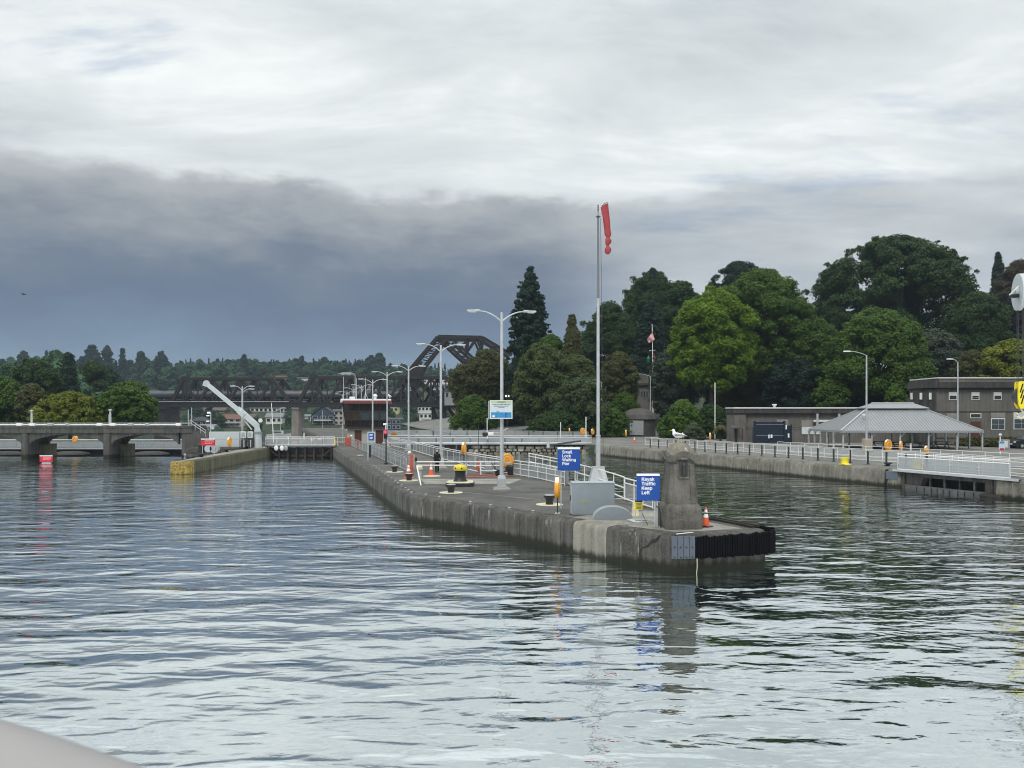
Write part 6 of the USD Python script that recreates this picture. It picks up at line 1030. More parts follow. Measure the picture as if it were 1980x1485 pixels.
bl_t.part('counterweight', MB().add([rp2(781, 730, 1), rp2(812, 730, 1), rp2(820, 712, 1), rp2(797, 706, 1), rp2(781, 730, 9), rp2(812, 730, 9), rp2(820, 712, 9), rp2(797, 706, 9)], BOXF).fixed(), 'rust_steel'); bl_t.part('machine_box', MB().bb(rp2(793, 0)[0], RY0 + .5, rp2(0, 748)[2], rp2(812, 0)[0], RY0 + 9, rp2(0, 727)[2]), 'rust_steel_far'); bl_t.part('lower_box', MB().bb(rp2(836, 0)[0], RY0 + 1, rp2(0, 790)[2], rp2(862, 0)[0], RY0 + 9, rp2(0, 774)[2]), 'rust_steel_far')
for i, (x, y) in enumerate(((833, 678), (813, 702))): bl_t.part('gusset', MB().box(rp2(x, y, 1.6), (5 * kk, .5, 5 * kk), 0), 'rust_steel')
oh = Thing('bridge_cabin', 'pale bridge operator cabin beside the right tower leg of the railway bridge', 'cabin', rp2(866, 785, -2), world=True); oh.part('wall', MB().bb(rp2(861, 0)[0], RY0 - 4, rp2(0, 784)[2], rp2(880, 0)[0], RY0 - .2, rp2(0, 757)[2]), 'house_grey'); oh.part('roof', MB().add([rp2(859, 757, -4.4), rp2(882, 757, -4.4), rp2(882, 757, .2), rp2(859, 757, .2), rp2(866, 750.5, -2)], [[0, 1, 4], [1, 2, 4], [2, 3, 4], [3, 0, 4]]), 'roof_dark'); oh.part('window', MB().bb(rp2(864, 0)[0], RY0 - 4.1, rp2(0, 768)[2], rp2(868, 0)[0], RY0 - 4.01, rp2(0, 760)[2]), 'house_glass')
# black tank cars
def tank_car(label, px):
    c = rp2(px, 0, 4.2); t = Thing('tank_car', label, 'railway car', (c[0], c[1], rp2(0, 778)[2]), group='black tank cars on the railway bridge'); L = 81 * kk / 2; r = 8.3 * kk; zc = (778 - 763) * kk
    t.part('tank', MB().tube([(-L, 0, zc), (-L + .25, 0, zc), (-L + .7, 0, zc), (L - .7, 0, zc), (L - .25, 0, zc), (L, 0, zc)], [.3 * r, .8 * r, r, r, .8 * r, .3 * r], 18), 'tank_black', smooth=40); t.part('frame', MB().box((0, 0, .95), (2 * L + .8, 2.4, .35)), 'black_iron'); t.part('hatch', MB().cyl((0, 0, zc + r - .1), (0, 0, zc + r + .35), .5, n=10).box((0, 0, zc + r + .05), (3, .8, .1)), 'black_iron')
    for x in (-L + 2, L - 2): t.part('bogie', MB().box((x, 0, .5), (2.6, 2.0, .5)), 'black_iron')
    for x in (-L + 1.1, -L + 2.9, L - 2.9, L - 1.1): t.part('wheel', MB().cyl((x, -.8, .45), (x, .8, .45), .45, n=12), 'black_iron')
    return t
tc0 = tank_car('black tank car at the left beside the grey green tree, clear of the truss', 309.5)
for px, l in ((222, 'black tank car mostly hidden behind the grey green tree'), (140, 'black tank car glimpsed between the left trees'), (396, 'black tank car inside the left half of the first truss'), (482, 'black tank car inside the right half of the first truss'), (568, 'black tank car over the concrete bridge pier'), (654, 'black tank car left of the control tower roof'), (740, 'black tank car behind the street lamps right of the tower')): c = rp2(px, 0, 4.2); copy_of(tc0, l, (c[0], c[1], rp2(0, 778)[2]))
# hillside houses
def house(label, x0, x1, ytop, yeave, ybase, wall, roof, rtype='gable', nwin=3, wins=1, deck=False, wm='house_glass', Y=None):
    Y = Y or min(700, max(396, 400 + (835 - ybase) / 115 * 300)); k = Y / F; cx_ = ((x0 + x1) / 2 - CX) * k; w = (x1 - x0) * k; z = EYE + (HY - ybase) * k; he = (ybase - yeave) * k; hr = (ybase - ytop) * k; d = max(7, w * .6)
    t = Thing('hillside_house', label, 'house', (cx_, Y, z)); t.part('wall', MB().bb(-w / 2, 0, -3, w / 2, d, he), wall); o = .6
    if rtype == 'gable': t.part('roof', MB().add([(-w / 2 - o, -o, he - .1), (w / 2 + o, -o, he - .1), (w / 2 + o, d / 2, hr), (-w / 2 - o, d / 2, hr), (-w / 2 - o, d + o, he - .1), (w / 2 + o, d + o, he - .1)], [[0, 1, 2], [0, 2, 3], [3, 2, 5], [3, 5, 4], [0, 3, 4], [1, 5, 2]]), roof)
    elif rtype == 'front': t.part('roof', MB().add([(-w / 2 - o, -o, he - .1), (0, -o, hr), (w / 2 + o, -o, he - .1), (-w / 2 - o, d, he - .1), (0, d, hr), (w / 2 + o, d, he - .1)], [[0, 1, 4], [0, 4, 3], [1, 2, 5], [1, 5, 4]]), roof); t.part('gable_wall', MB().wall([(-w / 2, he - .05), (w / 2, he - .05), (0, hr - .4)], -.04, .02), wall)
    elif rtype == 'hip': t.part('roof', MB().add([(-w / 2 - o, -o, he), (w / 2 + o, -o, he), (w / 2 + o, d + o, he), (-w / 2 - o, d + o, he), (-w / 5, d / 2, hr), (w / 5, d / 2, hr)], [[0, 1, 5], [0, 5, 4], [1, 2, 5], [2, 3, 4], [2, 4, 5], [3, 0, 4]]), roof)
    else: t.part('roof', MB().bb(-w / 2 - o, -o, he, w / 2 + o, d, max(hr, he + .4)), roof)
    for r_ in range(wins):
        zc = he * (r_ + .5) / wins + .15; wh = min(1.6, he / wins * .55)
        for i in range(nwin): x = -w / 2 + w * (i + .5) / nwin; ww_ = w / nwin * .6; p = t.part('window', MB().bb(x - ww_ / 2 - .12, -.10, zc - wh / 2 - .12, x + ww_ / 2 + .12, -.02, zc + wh / 2 + .12), 'trim_white'); t.part('pane', MB().bb(x - ww_ / 2, -.14, zc - wh / 2, x + ww_ / 2, -.105, zc + wh / 2), wm, parent=p)
    if deck: t.part('balcony', MB().bb(-w * .35, -2.2, he * .42, w * .35, -.15, he * .42 + .25), 'trim_white'); t.part('balcony_rail', MB().bb(-w * .35, -2.2, he * .42 + .25, w * .35, -2.1, he * .42 + 1.0), 'mesh_grey')
house('long brown roofed house below the left truss behind the crane boom', 393, 434, 787.5, 793.5, 799, 'house_brown', 'roof_brown', nwin=4); house('red brown roofed house with white balcony above the grey enclosure', 430, 466, 801, 810, 824, 'house_beige', 'roof_rust', nwin=3, wins=2, deck=True)
house('low dark roofed house left of the signal mast', 369, 400, 806, 814, 823, 'house_brown', 'roof_dark', 'hip', 3); house('white house with grey gabled roof right of the crane', 514, 545, 798, 806.5, 819, 'house_white', 'roof_grey', nwin=3); house('long white house with strip windows under the bridge deck', 484, 535, 786.5, 788.5, 797, 'house_white', 'roof_grey', 'flat', 6)
house('small white hip roofed house left of the bridge pier', 541, 556, 786, 790, 797, 'house_white', 'roof_grey', 'hip', 2); house('orange brick flat roofed house above the first truss', 530, 558, 727.5, 729, 738, 'house_brick', 'roof_orange', 'flat', 3); house('modern white framed house above the gap between the trusses', 576, 601, 729.5, 731, 744, 'house_white', 'roof_grey', 'flat', 2, 1)
house('hip roofed house on the crest above the control tower', 649, 687, 719, 725, 731, 'house_grey', 'roof_grey', 'hip', 4); house('dark blue gabled house with white windows right of the bridge pier', 602, 648, 785, 803, 822, 'house_blue', 'roof_dark', 'front', 3, 2, True, 'house_glass'); house('white verandah house just right of the bridge pier', 580, 601, 801, 804, 815, 'house_white', 'roof_grey', 'gable', 3, 1, True)
house('beige house partly hidden by the control tower', 646, 664, 791, 795, 822, 'house_beige', 'roof_grey', 'flat', 2, 3); house('yellow house right of the control tower', 753, 770, 783, 785, 799, 'house_yellow', 'roof_grey', 'flat', 2); house('dark blue grey house with flat roof right of the control tower', 748, 775, 808, 811, 832, 'house_blue', 'roof_grey', 'flat', 3, 2)
house('white modern house with stepped terraces left of the tower leg', 808, 836, 783, 785, 797, 'house_white', 'trim_white', 'flat', 4); house('white terrace storey below the stepped modern house', 811, 835, 797.5, 799, 823, 'house_white', 'trim_white', 'flat', 3, 2, True, Y=420); house('dark roofed house with bright windows behind the raised leaf', 816, 866, 727, 732.5, 743, 'house_white', 'roof_dark', 'gable', 5); house('grey house with white trim behind the third street lamp', 828, 866, 743, 746.5, 760, 'house_grey', 'roof_grey', 'flat', 4, 1, True)
house('orange roofed house right of the tower leg', 861, 878, 789, 799, 812, 'house_grey', 'roof_orange', 'front', 2); house('grey house above the first truss beside the orange brick house', 668, 700, 741, 746, 757, 'house_grey', 'roof_dark', 'hip', 3); house('brown house with grey roof left of the white gabled house', 472, 492, 800, 807, 818, 'house_brown', 'roof_brown', 'gable', 2); house('grey waterside house below the long brown roofed house', 384, 412, 820, 825, 834, 'house_grey', 'roof_grey', 'gable', 3)
house('white house seen through the raised leaf legs', 775, 800, 748, 752, 764, 'house_white', 'roof_dark', 'gable', 3); house('beige house under the bridge deck left of the yellow house', 700, 735, 745, 750, 763, 'house_beige', 'roof_brown', 'hip', 4)
# moored boats in front of the far shore
def boat(label, px, py, L, Y, hull, mast=None):
    c = W(px, py, Y); c[2] = -5.0; t = Thing('moored_boat', label, 'boat', c); h = L * .12
    secs = []
    for u in np.linspace(-1, 1, 9): w = .16 * L * math.sqrt(max(0, 1 - max(0, u) ** 2.2)) * (1 if u < 0 else 1); secs.append([(u * L / 2, -w, h + .1 * L * max(0, u) ** 2 * .4), (u * L / 2, -w * .6, -.2), (u * L / 2, w * .6, -.2), (u * L / 2, w, h + .1 * L * max(0, u) ** 2 * .4), (u * L / 2, 0, h)])
    t.part('hull', MB().grid(np.array(secs)), hull, smooth=40); t.part('cabin', MB().cbox((-.05 * L, 0, h + .07 * L), (.4 * L, .2 * L, .14 * L), .15), 'house_white'); t.part('cabin_window', MB().box((-.05 * L, -.1 * L - .02, h + .085 * L), (.32 * L, .04, .05 * L)), 'house_glass')
    if mast: t.part('mast', MB().cyl((.05 * L, 0, h), (.05 * L, 0, h + mast), .09, n=6), 'trim_white'); t.part('boom', MB().cyl((.05 * L, 0, h + 1.6), (-.35 * L, 0, h + 1.6), .08, n=6), 'poster_blue')
for a in (('white sailing boat moored left of the bridge pier', 540, 842, 11, 345, 'house_white', 12), ('white motor cruiser moored just right of the bridge pier', 597, 843, 12, 348, 'house_white'), ('dark hulled sailing boat moored in front of the blue house', 622, 842, 10, 344, 'house_blue', 11), ('white cabin boat moored near the control tower', 646, 842, 11, 352, 'house_white'), ('small white boat moored below the yellow house', 772, 840, 9, 350, 'house_white'), ('white boat moored below the terrace house', 823, 841, 10, 356, 'house_white')): boat(*a)
one('floating_dock', MB().bb(-110, 357, -5.2, -45, 359, -4.5), 'deck_concrete', 'long pale floating dock along the far shore under the bridge', 'dock')
# ================================================================ trees
def leaf_cloud(r_, cl, rad, per, size, flat=1.0, up=.35, squash=1.0, elong=1.5):
    """leaf-sized faces spread over clumps: centres cl (k,3), radii rad (k,), per (k,) faces each"""
    idx = np.repeat(np.arange(len(cl)), per); n = len(idx); d = r_.normal(size=(n, 3)); d /= np.linalg.norm(d, axis=1, keepdims=True)
    d[:, 2] = np.where((d[:, 2] < -.25) & (r_.random(n) < .6), -d[:, 2], d[:, 2]); rr_ = (.45 + .75 * r_.random(n) ** .7) * rad[idx]
    c = cl[idx] + d * rr_[:, None] * np.array([1, 1, squash]); nrm = d + r_.normal(size=(n, 3)) * .55 + np.array([0, 0, up]); nrm /= np.linalg.norm(nrm, axis=1, keepdims=True)
    t = np.cross(nrm, r_.normal(size=(n, 3))); t /= np.linalg.norm(t, axis=1, keepdims=True); b = np.cross(nrm, t); s = size * (.6 + .8 * r_.random(n))[:, None]
    v = np.stack([c - t * s * elong * .5, c + b * s * .42 - nrm * s * .10, c + t * s * elong * .5, c - b * s * .42 - nrm * s * .10], 1).reshape(-1, 3); k = np.arange(n) * 4
    return v, np.vstack([np.c_[k, k + 1, k + 2], np.c_[k, k + 2, k + 3]])
PROF = {  # crown half-width against height, 0 base .. 1 top
 'round': ([0, .12, .3, .5, .7, .85, .95, 1], [.35, .72, .95, 1, .93, .72, .42, .12]), 'broad': ([0, .1, .25, .45, .65, .82, .94, 1], [.5, .85, 1, 1, .92, .72, .42, .15]), 'column': ([0, .08, .25, .5, .7, .85, .94, 1], [.75, .95, 1, .92, .78, .52, .28, .05]),
 'cone': ([0, .06, .3, .6, .85, 1], [.9, 1, .74, .42, .16, .02]), 'umbrella': ([0, .3, .5, .7, .85, 1], [.35, .62, .9, 1, .8, .3]), 'bush': ([0, .2, .5, .8, 1], [.95, 1, .92, .62, .2])}
def tree(label, px, ytop, ybot, wpx, Y, kind, m, base_z=None, dens=1.0, size=None, seed=0, trunk=True, depth=.85, clump=.24, name='tree', shift=0.0, fill=1.0, cat='tree', group=None, holes=None, lumpy=.30):
    r_ = np.random.default_rng(1000 + seed); k = Y / F; zt, zb = EYE + (HY - ytop) * k, EYE + (HY - ybot) * k; X = (px - CX) * k; R = wpx * k / 2; H = zt - zb; ground = base_z if base_z is not None else zb
    t = Thing(name, label, cat, (X, Y, ground), group=group); u, w = PROF[kind]; size = (size or max(.26, .00215 * Y)) * .82; area = 2 * math.pi * R * H * .75
    rc = clump * min(R, H / 2); K = int(np.clip(area / (rc * rc * 1.7) * fill, 10, 420))
    conif = kind in ('cone', 'column')
    h = r_.random(K) ** (.85); ph = r_.random(K) * 2 * math.pi; pr = np.interp(h, u, w) * R; rad = rc * (.65 + .7 * r_.random(K)) * (1.0 - .45 * h * conif); q = np.sqrt(r_.random(K)) * .35 + .65
    lump = 1 + lumpy * (meshkit.noise(np.stack([np.cos(ph) * 1.6, np.sin(ph) * 1.6, h * 3.2], -1) + seed * 3.1, 5) - .5) * 2
    ro = np.maximum(pr * lump - rad * .75, 0) * q; cl = np.c_[ro * np.cos(ph) + shift * R * h, ro * np.sin(ph) * depth, (zb - ground) + h * (H - rad * .6) + rad * .2]
    holes = holes if holes is not None else {'broad': .27, 'round': .22}.get(kind, 0)
    ns = int(K * .55); hs_ = r_.random(ns) ** .7; ps_ = r_.random(ns) * 6.283; rs_ = np.interp(hs_, u, w) * R * (.99 + .05 * r_.normal(size=ns)); cl = np.vstack([cl, np.c_[rs_ * np.cos(ps_) + shift * R * hs_, rs_ * np.sin(ps_) * depth, (zb - ground) + hs_ * H * (1 + .02 * r_.normal(size=ns))]]); rad = np.r_[rad, rc * (.22 + .3 * r_.random(ns))]
    if holes: keep = meshkit.noise(cl / (R * .34) + seed, 8) > holes; cl, rad = cl[keep], rad[keep]
    core = int(K * .22); hc_ = r_.random(core) * .8 + .08; pc = r_.random(core) * 2 * math.pi; rcx = np.interp(hc_, u, w) * R * .45 * np.sqrt(r_.random(core)); cl = np.vstack([cl, np.c_[rcx * np.cos(pc), rcx * np.sin(pc) * depth, (zb - ground) + hc_ * H]]); rad = np.r_[rad, np.full(core, rc * 1.1)]
    per = np.maximum(8, (rad ** 2 * 4 * math.pi / (size * size * .6) * .88 * dens)).astype(int)
    v, f = leaf_cloud(r_, cl, rad, per, size, squash=.62 if conif else .8, up=.1 if conif else .4, elong=2.0 if conif else 1.5); b = MB(); b.add(v, f); t.part('crown', b, m)
    if trunk:
        g = MB(); tr = max(.14, R * .055); hb = (zb - ground); top = hb + H * (.85 if conif else .45); bend = r_.normal(size=2) * R * .05
        g.tube([(0, 0, -.6), (bend[0] * .4, bend[1] * .4, hb * .6 + .2), (bend[0], bend[1], hb + H * .25), (bend[0] * 1.3, bend[1], top)], [tr * 1.25, tr, tr * .8, tr * .25], 8); t.part('trunk', g.fixed(), 'bark', smooth=True)
        if not conif:
            for i in range(6): a = i * 1.05 + r_.random(); e = (R * .62 * math.cos(a), R * .62 * math.sin(a) * depth, hb + H * (.45 + .3 * r_.random())); t.part('limb', MB().tube([(bend[0], bend[1], hb + H * .16), (e[0] * .45, e[1] * .45, hb + H * .34), e], [tr * .55, tr * .38, tr * .12], 6), 'bark', smooth=True)
    return t
def gz_r(px, Y):                                     # ground height on the right bank
    X = (px - CX) / F * Y; b = np.array([np.interp(Y, bl[:, 1], bl[:, 0]), Y]); return float(right_height(X, Y, max(0, (X - b[0]) * .926)))
TR = [ # label, px, top, bottom, width, Y, kind, leaf, options
 ('tall dark columnar conifer right of the nearest lamp post', 1025, 524, 800, 86, 172, 'column', 'leaf_deep', dict(dens=1.1, clump=.30, size=.42)),
 ('spreading olive pine in front of the raised bridge leaf', 944, 679, 795, 92, 184, 'umbrella', 'leaf_olive', dict(clump=.26)), ('lower olive pine at the foot of the raised bridge leaf', 896, 708, 795, 62, 182, 'umbrella', 'leaf_olive', dict(clump=.3)),
 ('low bright green bush at the water left of the information board', 915, 766, 832, 92, 160, 'bush', 'leaf_mid', dict(trunk=False, size=.36)),
 ('big rounded tree with cream blossom right of the tall conifer', 1050, 668, 830, 110, 152, 'round', 'leaf_cream', dict(size=.36)),
 ('blossoming cream green tree behind the windsock mast', 1110, 690, 812, 110, 156, 'round', 'leaf_cream', dict(size=.36)),
 ('dark conifer between the blossoming tree and the windsock mast', 1106, 614, 790, 86, 162, 'cone', 'leaf_olive', dict(clump=.26, size=.40)),
 ('yellow green young tree between the tall conifer and the darker one', 1066, 648, 745, 60, 164, 'round', 'leaf_mid', {}),
 ('rounded grey green tree with pale flower heads in front of the dark conifer', 1124, 733, 832, 112, 141, 'round', 'leaf_flower', dict(size=.34)),
 ('olive rounded tree just right of the windsock mast', 1196, 684, 805, 84, 152, 'round', 'leaf_olive', dict(size=.36)),
 ('very tall dark tree with pointed top behind the flagpole', 1262, 530, 790, 150, 214, 'round', 'leaf_dark', dict(clump=.2)),
 ('pointed conifer top rising out of the very tall dark tree', 1262, 520, 640, 84, 211, 'cone', 'leaf_deep', dict(base_z=12, clump=.22)),
 ('dark tree left of the very tall dark one', 1178, 590, 790, 120, 206, 'round', 'leaf_dark', {}), ('small dark tree top at the left shoulder of the tall trees', 1140, 625, 780, 60, 204, 'cone', 'leaf_dark', {}),
 ('dark tree at the right shoulder of the very tall dark tree', 1318, 550, 790, 110, 208, 'round', 'leaf_dark', {}), ('near black conifer column directly behind the flags', 1258, 580, 770, 66, 190, 'column', 'leaf_deep', dict(size=.4)),
 ('large bright yellow green tree, left part of the pair above the stone building', 1378, 562, 752, 158, 150, 'broad', 'leaf_lime', dict(size=.40, clump=.17, lumpy=.32)),
 ('large green tree, right part of the pair above the stone building', 1470, 526, 742, 195, 158, 'broad', 'leaf_mid', dict(size=.42, clump=.16, lumpy=.28)), ('mid green tree joining the large pair to the dark spreading tree', 1560, 610, 770, 120, 156, 'round', 'leaf_mid', dict(size=.40)),
 ('huge dark spreading tree with sky showing through its crown', 1728, 464, 700, 320, 196, 'broad', 'leaf_dark', dict(clump=.125, size=.50, holes=.37, fill=1.5, lumpy=.10)),
 ('broad mid green tree behind the pavilion roof', 1690, 604, 775, 200, 142, 'broad', 'leaf_mid', dict(size=.40, clump=.2)), ('grey green tree above the curved corner of the two storey building', 1806, 640, 745, 104, 148, 'round', 'leaf_grey', dict(size=.38)),
 ('dark tree right of the huge spreading one', 1890, 570, 735, 130, 172, 'round', 'leaf_dark', {}), ('dark pointed conifer at the right edge of the skyline', 1930, 493, 660, 60, 224, 'cone', 'leaf_deep', dict(base_z=10)),
 ('bronze brown tree top behind the crane sheave', 1972, 508, 660, 100, 206, 'round', 'leaf_bronze', dict(base_z=8)), ('dark plum leaved tree below the crane sheave', 1958, 578, 700, 80, 180, 'round', 'leaf_plum', {}),
 ('golden green shrub above the roof of the two storey building', 1958, 660, 750, 150, 132, 'bush', 'leaf_yellow', dict(size=.36)), ('olive shrub left of the golden green one above the roof', 1880, 680, 750, 80, 135, 'bush', 'leaf_olive', {}),
 ('flat topped dark cedar peeping over the large green pair', 1430, 512, 640, 110, 200, 'umbrella', 'leaf_deep', dict(base_z=9)), ('dull grey green pine between the stone tower and the bright tree', 1300, 676, 810, 90, 160, 'round', 'leaf_grey', dict(size=.36)),
 ('rounded green bush right of the larger domed hut', 1320, 776, 850, 84, 127, 'bush', 'leaf_mid', dict(trunk=False, size=.32)), ('white flowering shrub behind the gull', 1342, 818, 852, 40, 121, 'bush', 'leaf_white', dict(trunk=False, size=.26)),
 ('low pale flowering shrub at the right foot of the domed hut', 1285, 826, 850, 26, 135, 'bush', 'leaf_white', dict(trunk=False, size=.28)), ('green shrub left of the stone tower', 1205, 762, 838, 84, 148, 'bush', 'leaf_mid', dict(trunk=False)),
 ('dark shrub mass behind the larger domed hut', 1180, 792, 845, 90, 140, 'bush', 'leaf_mid', dict(trunk=False)), ('dark shrubs at the foot of the blossoming tree', 1080, 795, 842, 120, 138, 'bush', 'leaf_dark', dict(trunk=False)), ('dark understorey shrub behind the smaller domed hut', 1000, 775, 835, 90, 200, 'bush', 'leaf_deep', dict(trunk=False)),
 ('dark shrubs between the domed hut and the navy gate', 1375, 785, 850, 90, 130, 'bush', 'leaf_dark', dict(trunk=False)), ('olive shrub left of the navy gate roof edge', 1435, 700, 800, 100, 160, 'bush', 'leaf_olive', dict(trunk=False)),
 ('dark understorey tree behind the workshop roof', 1530, 690, 800, 120, 152, 'round', 'leaf_deep', {}), ('small bright leaved tree below the broad mid green tree', 1606, 735, 800, 70, 139, 'round', 'leaf_mid', dict(size=.34)), ('dark shrubs behind the pavilion roof', 1660, 725, 800, 130, 146, 'bush', 'leaf_deep', {}), ('light green bush beside the curved corner of the two storey building', 1732, 744, 800, 44, 132, 'bush', 'leaf_mid', dict(size=.3)),
 ('dark shrubs filling the slope behind the two storey building', 1840, 690, 770, 160, 160, 'bush', 'leaf_dark', {}), ('dark tree standing behind the olive shrub and stone house', 1400, 690, 800, 110, 178, 'round', 'leaf_deep', {}), ('dark tree behind the flagpole foot', 1225, 690, 820, 70, 186, 'round', 'leaf_deep', {}),
 ('dark tree behind the spreading olive pine', 965, 690, 815, 70, 200, 'column', 'leaf_deep', {})]
for i, (lab, px, yt_, yb_, w_, Y, kd, m, o) in enumerate(TR):
    o = dict(o); bz_ = o.pop('base_z', gz_r(px, Y)); tree(lab, px, yt_, yb_, w_, Y, kd, m, base_z=bz_, seed=i, name='bush' if kd == 'bush' else ('conifer' if kd in ('cone', 'column') else 'tree'), cat='shrub' if kd == 'bush' else 'tree', **o)
# windmill palm by the navy gate
pp_ = W(1393, 850, 118); pm = Thing('palm_tree', 'small palm with drooping brown green fronds left of the navy gate', 'palm', (pp_[0], 118, 1.36)); pm.part('trunk', MB().tube([(0, 0, -.2), (.05, 0, 1.2), (0, 0, 2.6)], [.2, .17, .14], 8), 'bark', smooth=True); pr_ = random.Random(9)
for i in range(26):
    a = pr_.uniform(0, 6.28); e = pr_.uniform(-.35, 1.1); L = pr_.uniform(1.3, 1.9); d = np.array([math.cos(a), math.sin(a), 0]); s_ = np.array([-math.sin(a), math.cos(a), 0]); P = [np.array([0, 0, 2.6]) + d * L * t_ * math.cos(e) + np.array([0, 0, L * t_ * math.sin(e) - .75 * t_ * t_ * L]) for t_ in np.linspace(0, 1, 5)]
    pm.part('frond', MB().grid(np.array([[p - s_ * w_, p + [0, 0, .06], p + s_ * w_] for p, w_ in zip(P, (.03, .22, .34, .28, .03))])), 'leaf_olive' if i % 3 else 'leaf_bronze')
# low planting along the front of the two storey building
for i, (px, Y, w_) in enumerate(((1950, 98, 90), (1880, 101, 60))): tree(('low clipped shrubs in front of the two storey building by the black car', 'low shrubs under the pavilion eaves by the maroon door')[i], px, 846, 862, w_, Y, 'bush', 'leaf_olive', base_z=1.36, trunk=False, seed=200 + i, size=.24, name='bush', cat='shrub')
# ---- left bank, near trees beyond the dam
def gz_l(px, Y): return float(land_z((px - CX) / F * Y, Y))
LT = [('bright yellow green tree beyond the dam bridge', 135, 760, 828, 128, 126, 'broad', 'leaf_yellow', dict(size=.34, clump=.2)), ('grey green spreading tree beside the black tank car', 245, 748, 828, 112, 132, 'broad', 'leaf_mid', dict(size=.36, clump=.2)), ('mid green tree between the yellow and the grey green ones', 188, 768, 828, 50, 129, 'round', 'leaf_mid', dict(size=.34)), ('tall dark pointed conifer above the yellow green tree', 133, 684, 800, 66, 176, 'cone', 'leaf_deep', dict(clump=.3, size=.42)),
 ('dark rounded tree left of the pointed conifer', 68, 698, 805, 92, 168, 'round', 'leaf_dark', dict(size=.42)), ('green tree at the left edge above the dam bridge', 10, 733, 826, 80, 132, 'round', 'leaf_mid', dict(size=.36)), ('olive tree between the left edge tree and the yellow green one', 62, 742, 826, 56, 128, 'round', 'leaf_olive', dict(size=.34)), ('dark green tree right of the pointed conifer', 180, 700, 790, 70, 230, 'round', 'leaf_dark', {}), ('tall green tree behind the pointed conifer', 108, 681, 780, 76, 250, 'round', 'leaf_far', {}), ('lighter green tree right of centre in the left wood', 250, 738, 775, 70, 200, 'round', 'leaf_mid', {}), ('dark round tree above the tank car at left', 205, 712, 780, 60, 240, 'round', 'leaf_far_dark', {}), ('left edge tree above the dark rounded one', 20, 702, 800, 70, 220, 'round', 'leaf_far', {})]
for i, (lab, px, yt_, yb_, w_, Y, kd, m, o) in enumerate(LT): tree(lab, px, yt_, yb_, w_, Y, kd, m, base_z=gz_l(px, Y), seed=100 + i, name='conifer' if kd == 'cone' else 'tree', **o)
# ---- skyline trees on the far ridge that can be told apart
SK = [(178, 668, 26, 'column', 'the domed dark one'), (207, 671, 26, 'cone', 'the ragged one'), (237, 674, 14, 'cone', 'the slim spire'), (272, 680, 28, 'cone', 'the broad one'), (312, 683, 22, 'column', 'the flat topped one'), (46, 680, 24, 'cone', 'the thin bare one'), (157, 690, 14, 'cone', 'the small one'), (5, 695, 16, 'cone', 'the one at the left edge'), (472, 686, 18, 'cone', 'the one over the first truss'), (541, 706, 16, 'cone', 'the first in the gap'), (553, 703, 18, 'cone', 'the second in the gap'), (571, 695, 22, 'cone', 'the one above the modern house'), (582, 693, 18, 'cone', 'the one right of the modern house'), (612, 700, 18, 'column', 'the rounded one over the second truss'), (627, 692, 22, 'cone', 'the one over the second truss post'), (653, 700, 16, 'cone', 'the one at the hip roofed house'), (664, 698, 16, 'cone', 'the one right of the hip roofed house'), (694, 698, 14, 'cone', 'the one above the tower antennas'), (718, 690, 30, 'cone', 'the wide dark one'), (733, 684, 26, 'cone', 'the tallest dark one'), (755, 704, 14, 'cone', 'the one left of the raised leaf'), (777, 705, 12, 'cone', 'the one at the raised leaf foot'), (832, 712, 14, 'cone', 'the left one inside the raised leaf'), (846, 713, 14, 'cone', 'the right one inside the raised leaf')]
for i, (px, yt_, w_, kd, lab) in enumerate(SK):
    Y = 640 if px < 500 else 705; gzz = gz_l(px, Y); tree(f'dark far ridge conifer, {lab}', px, yt_, 744 if px < 500 else 738, w_ * 1.6, Y, kd, 'leaf_far_dark', base_z=gzz, seed=300 + i, size=1.25, trunk=True, name='ridge_conifer', clump=.42, group='conifers along the far ridge')
# ---- the far wood, one mass
def proto(kd, m, H, R, seed):
    r_ = np.random.default_rng(seed); u, w = PROF[kd]; K = 46; h = r_.random(K); ph = r_.random(K) * 6.283; rc = .33 * R; pr = np.interp(h, u, w) * R; ro = np.maximum(pr - rc * .6, 0) * (np.sqrt(r_.random(K)) * .4 + .6); cl = np.c_[ro * np.cos(ph), ro * np.sin(ph), h * (H - rc) + rc * .3]; rad = rc * (.7 + .6 * r_.random(K)) * (1 - .4 * h * (kd == 'cone')); return leaf_cloud(r_, cl, rad, np.maximum(10, (rad ** 2 * 15)).astype(int), 1.15, squash=.75)
ff = UsdGeom.PointInstancer.Define(stage, '/World/far_wood'); tag(ff.GetPrim(), 'far wooded hillside reading as one mass of green trees behind the railway bridge', 'wood', None, 'stuff'); tg = []
for i, (kd, m, H, R) in enumerate((('round', 'leaf_far', 14, 5.6), ('broad', 'leaf_far', 12, 6.4), ('round', 'leaf_far_dark', 15, 5.2), ('cone', 'leaf_far_dark', 18, 3.6), ('bush', 'leaf_far', 4.5, 4.2), ('round', 'leaf_mid_far', 10, 4.6))):
    if m == 'leaf_mid_far' and m not in _mats: leaf(m, (.030, .060, .022), (.085, .125, .045))
    v, f = proto(kd, m, H, R, 50 + i); p = usdkit.mesh(stage, f'/World/far_wood/{("leafy_crown", "broad_crown", "dark_crown", "conifer_crown", "shrub", "light_crown")[i]}', (v, f), M(m)); tg.append(p.GetPath())
ff.CreatePrototypesRel().SetTargets(tg); pos, ids, scs, ors = [], [], [], []; r2 = np.random.default_rng(77)
hp = [(h_[0], h_[1]) for h_ in [((px - CX) / F, 0) for px in ()]]
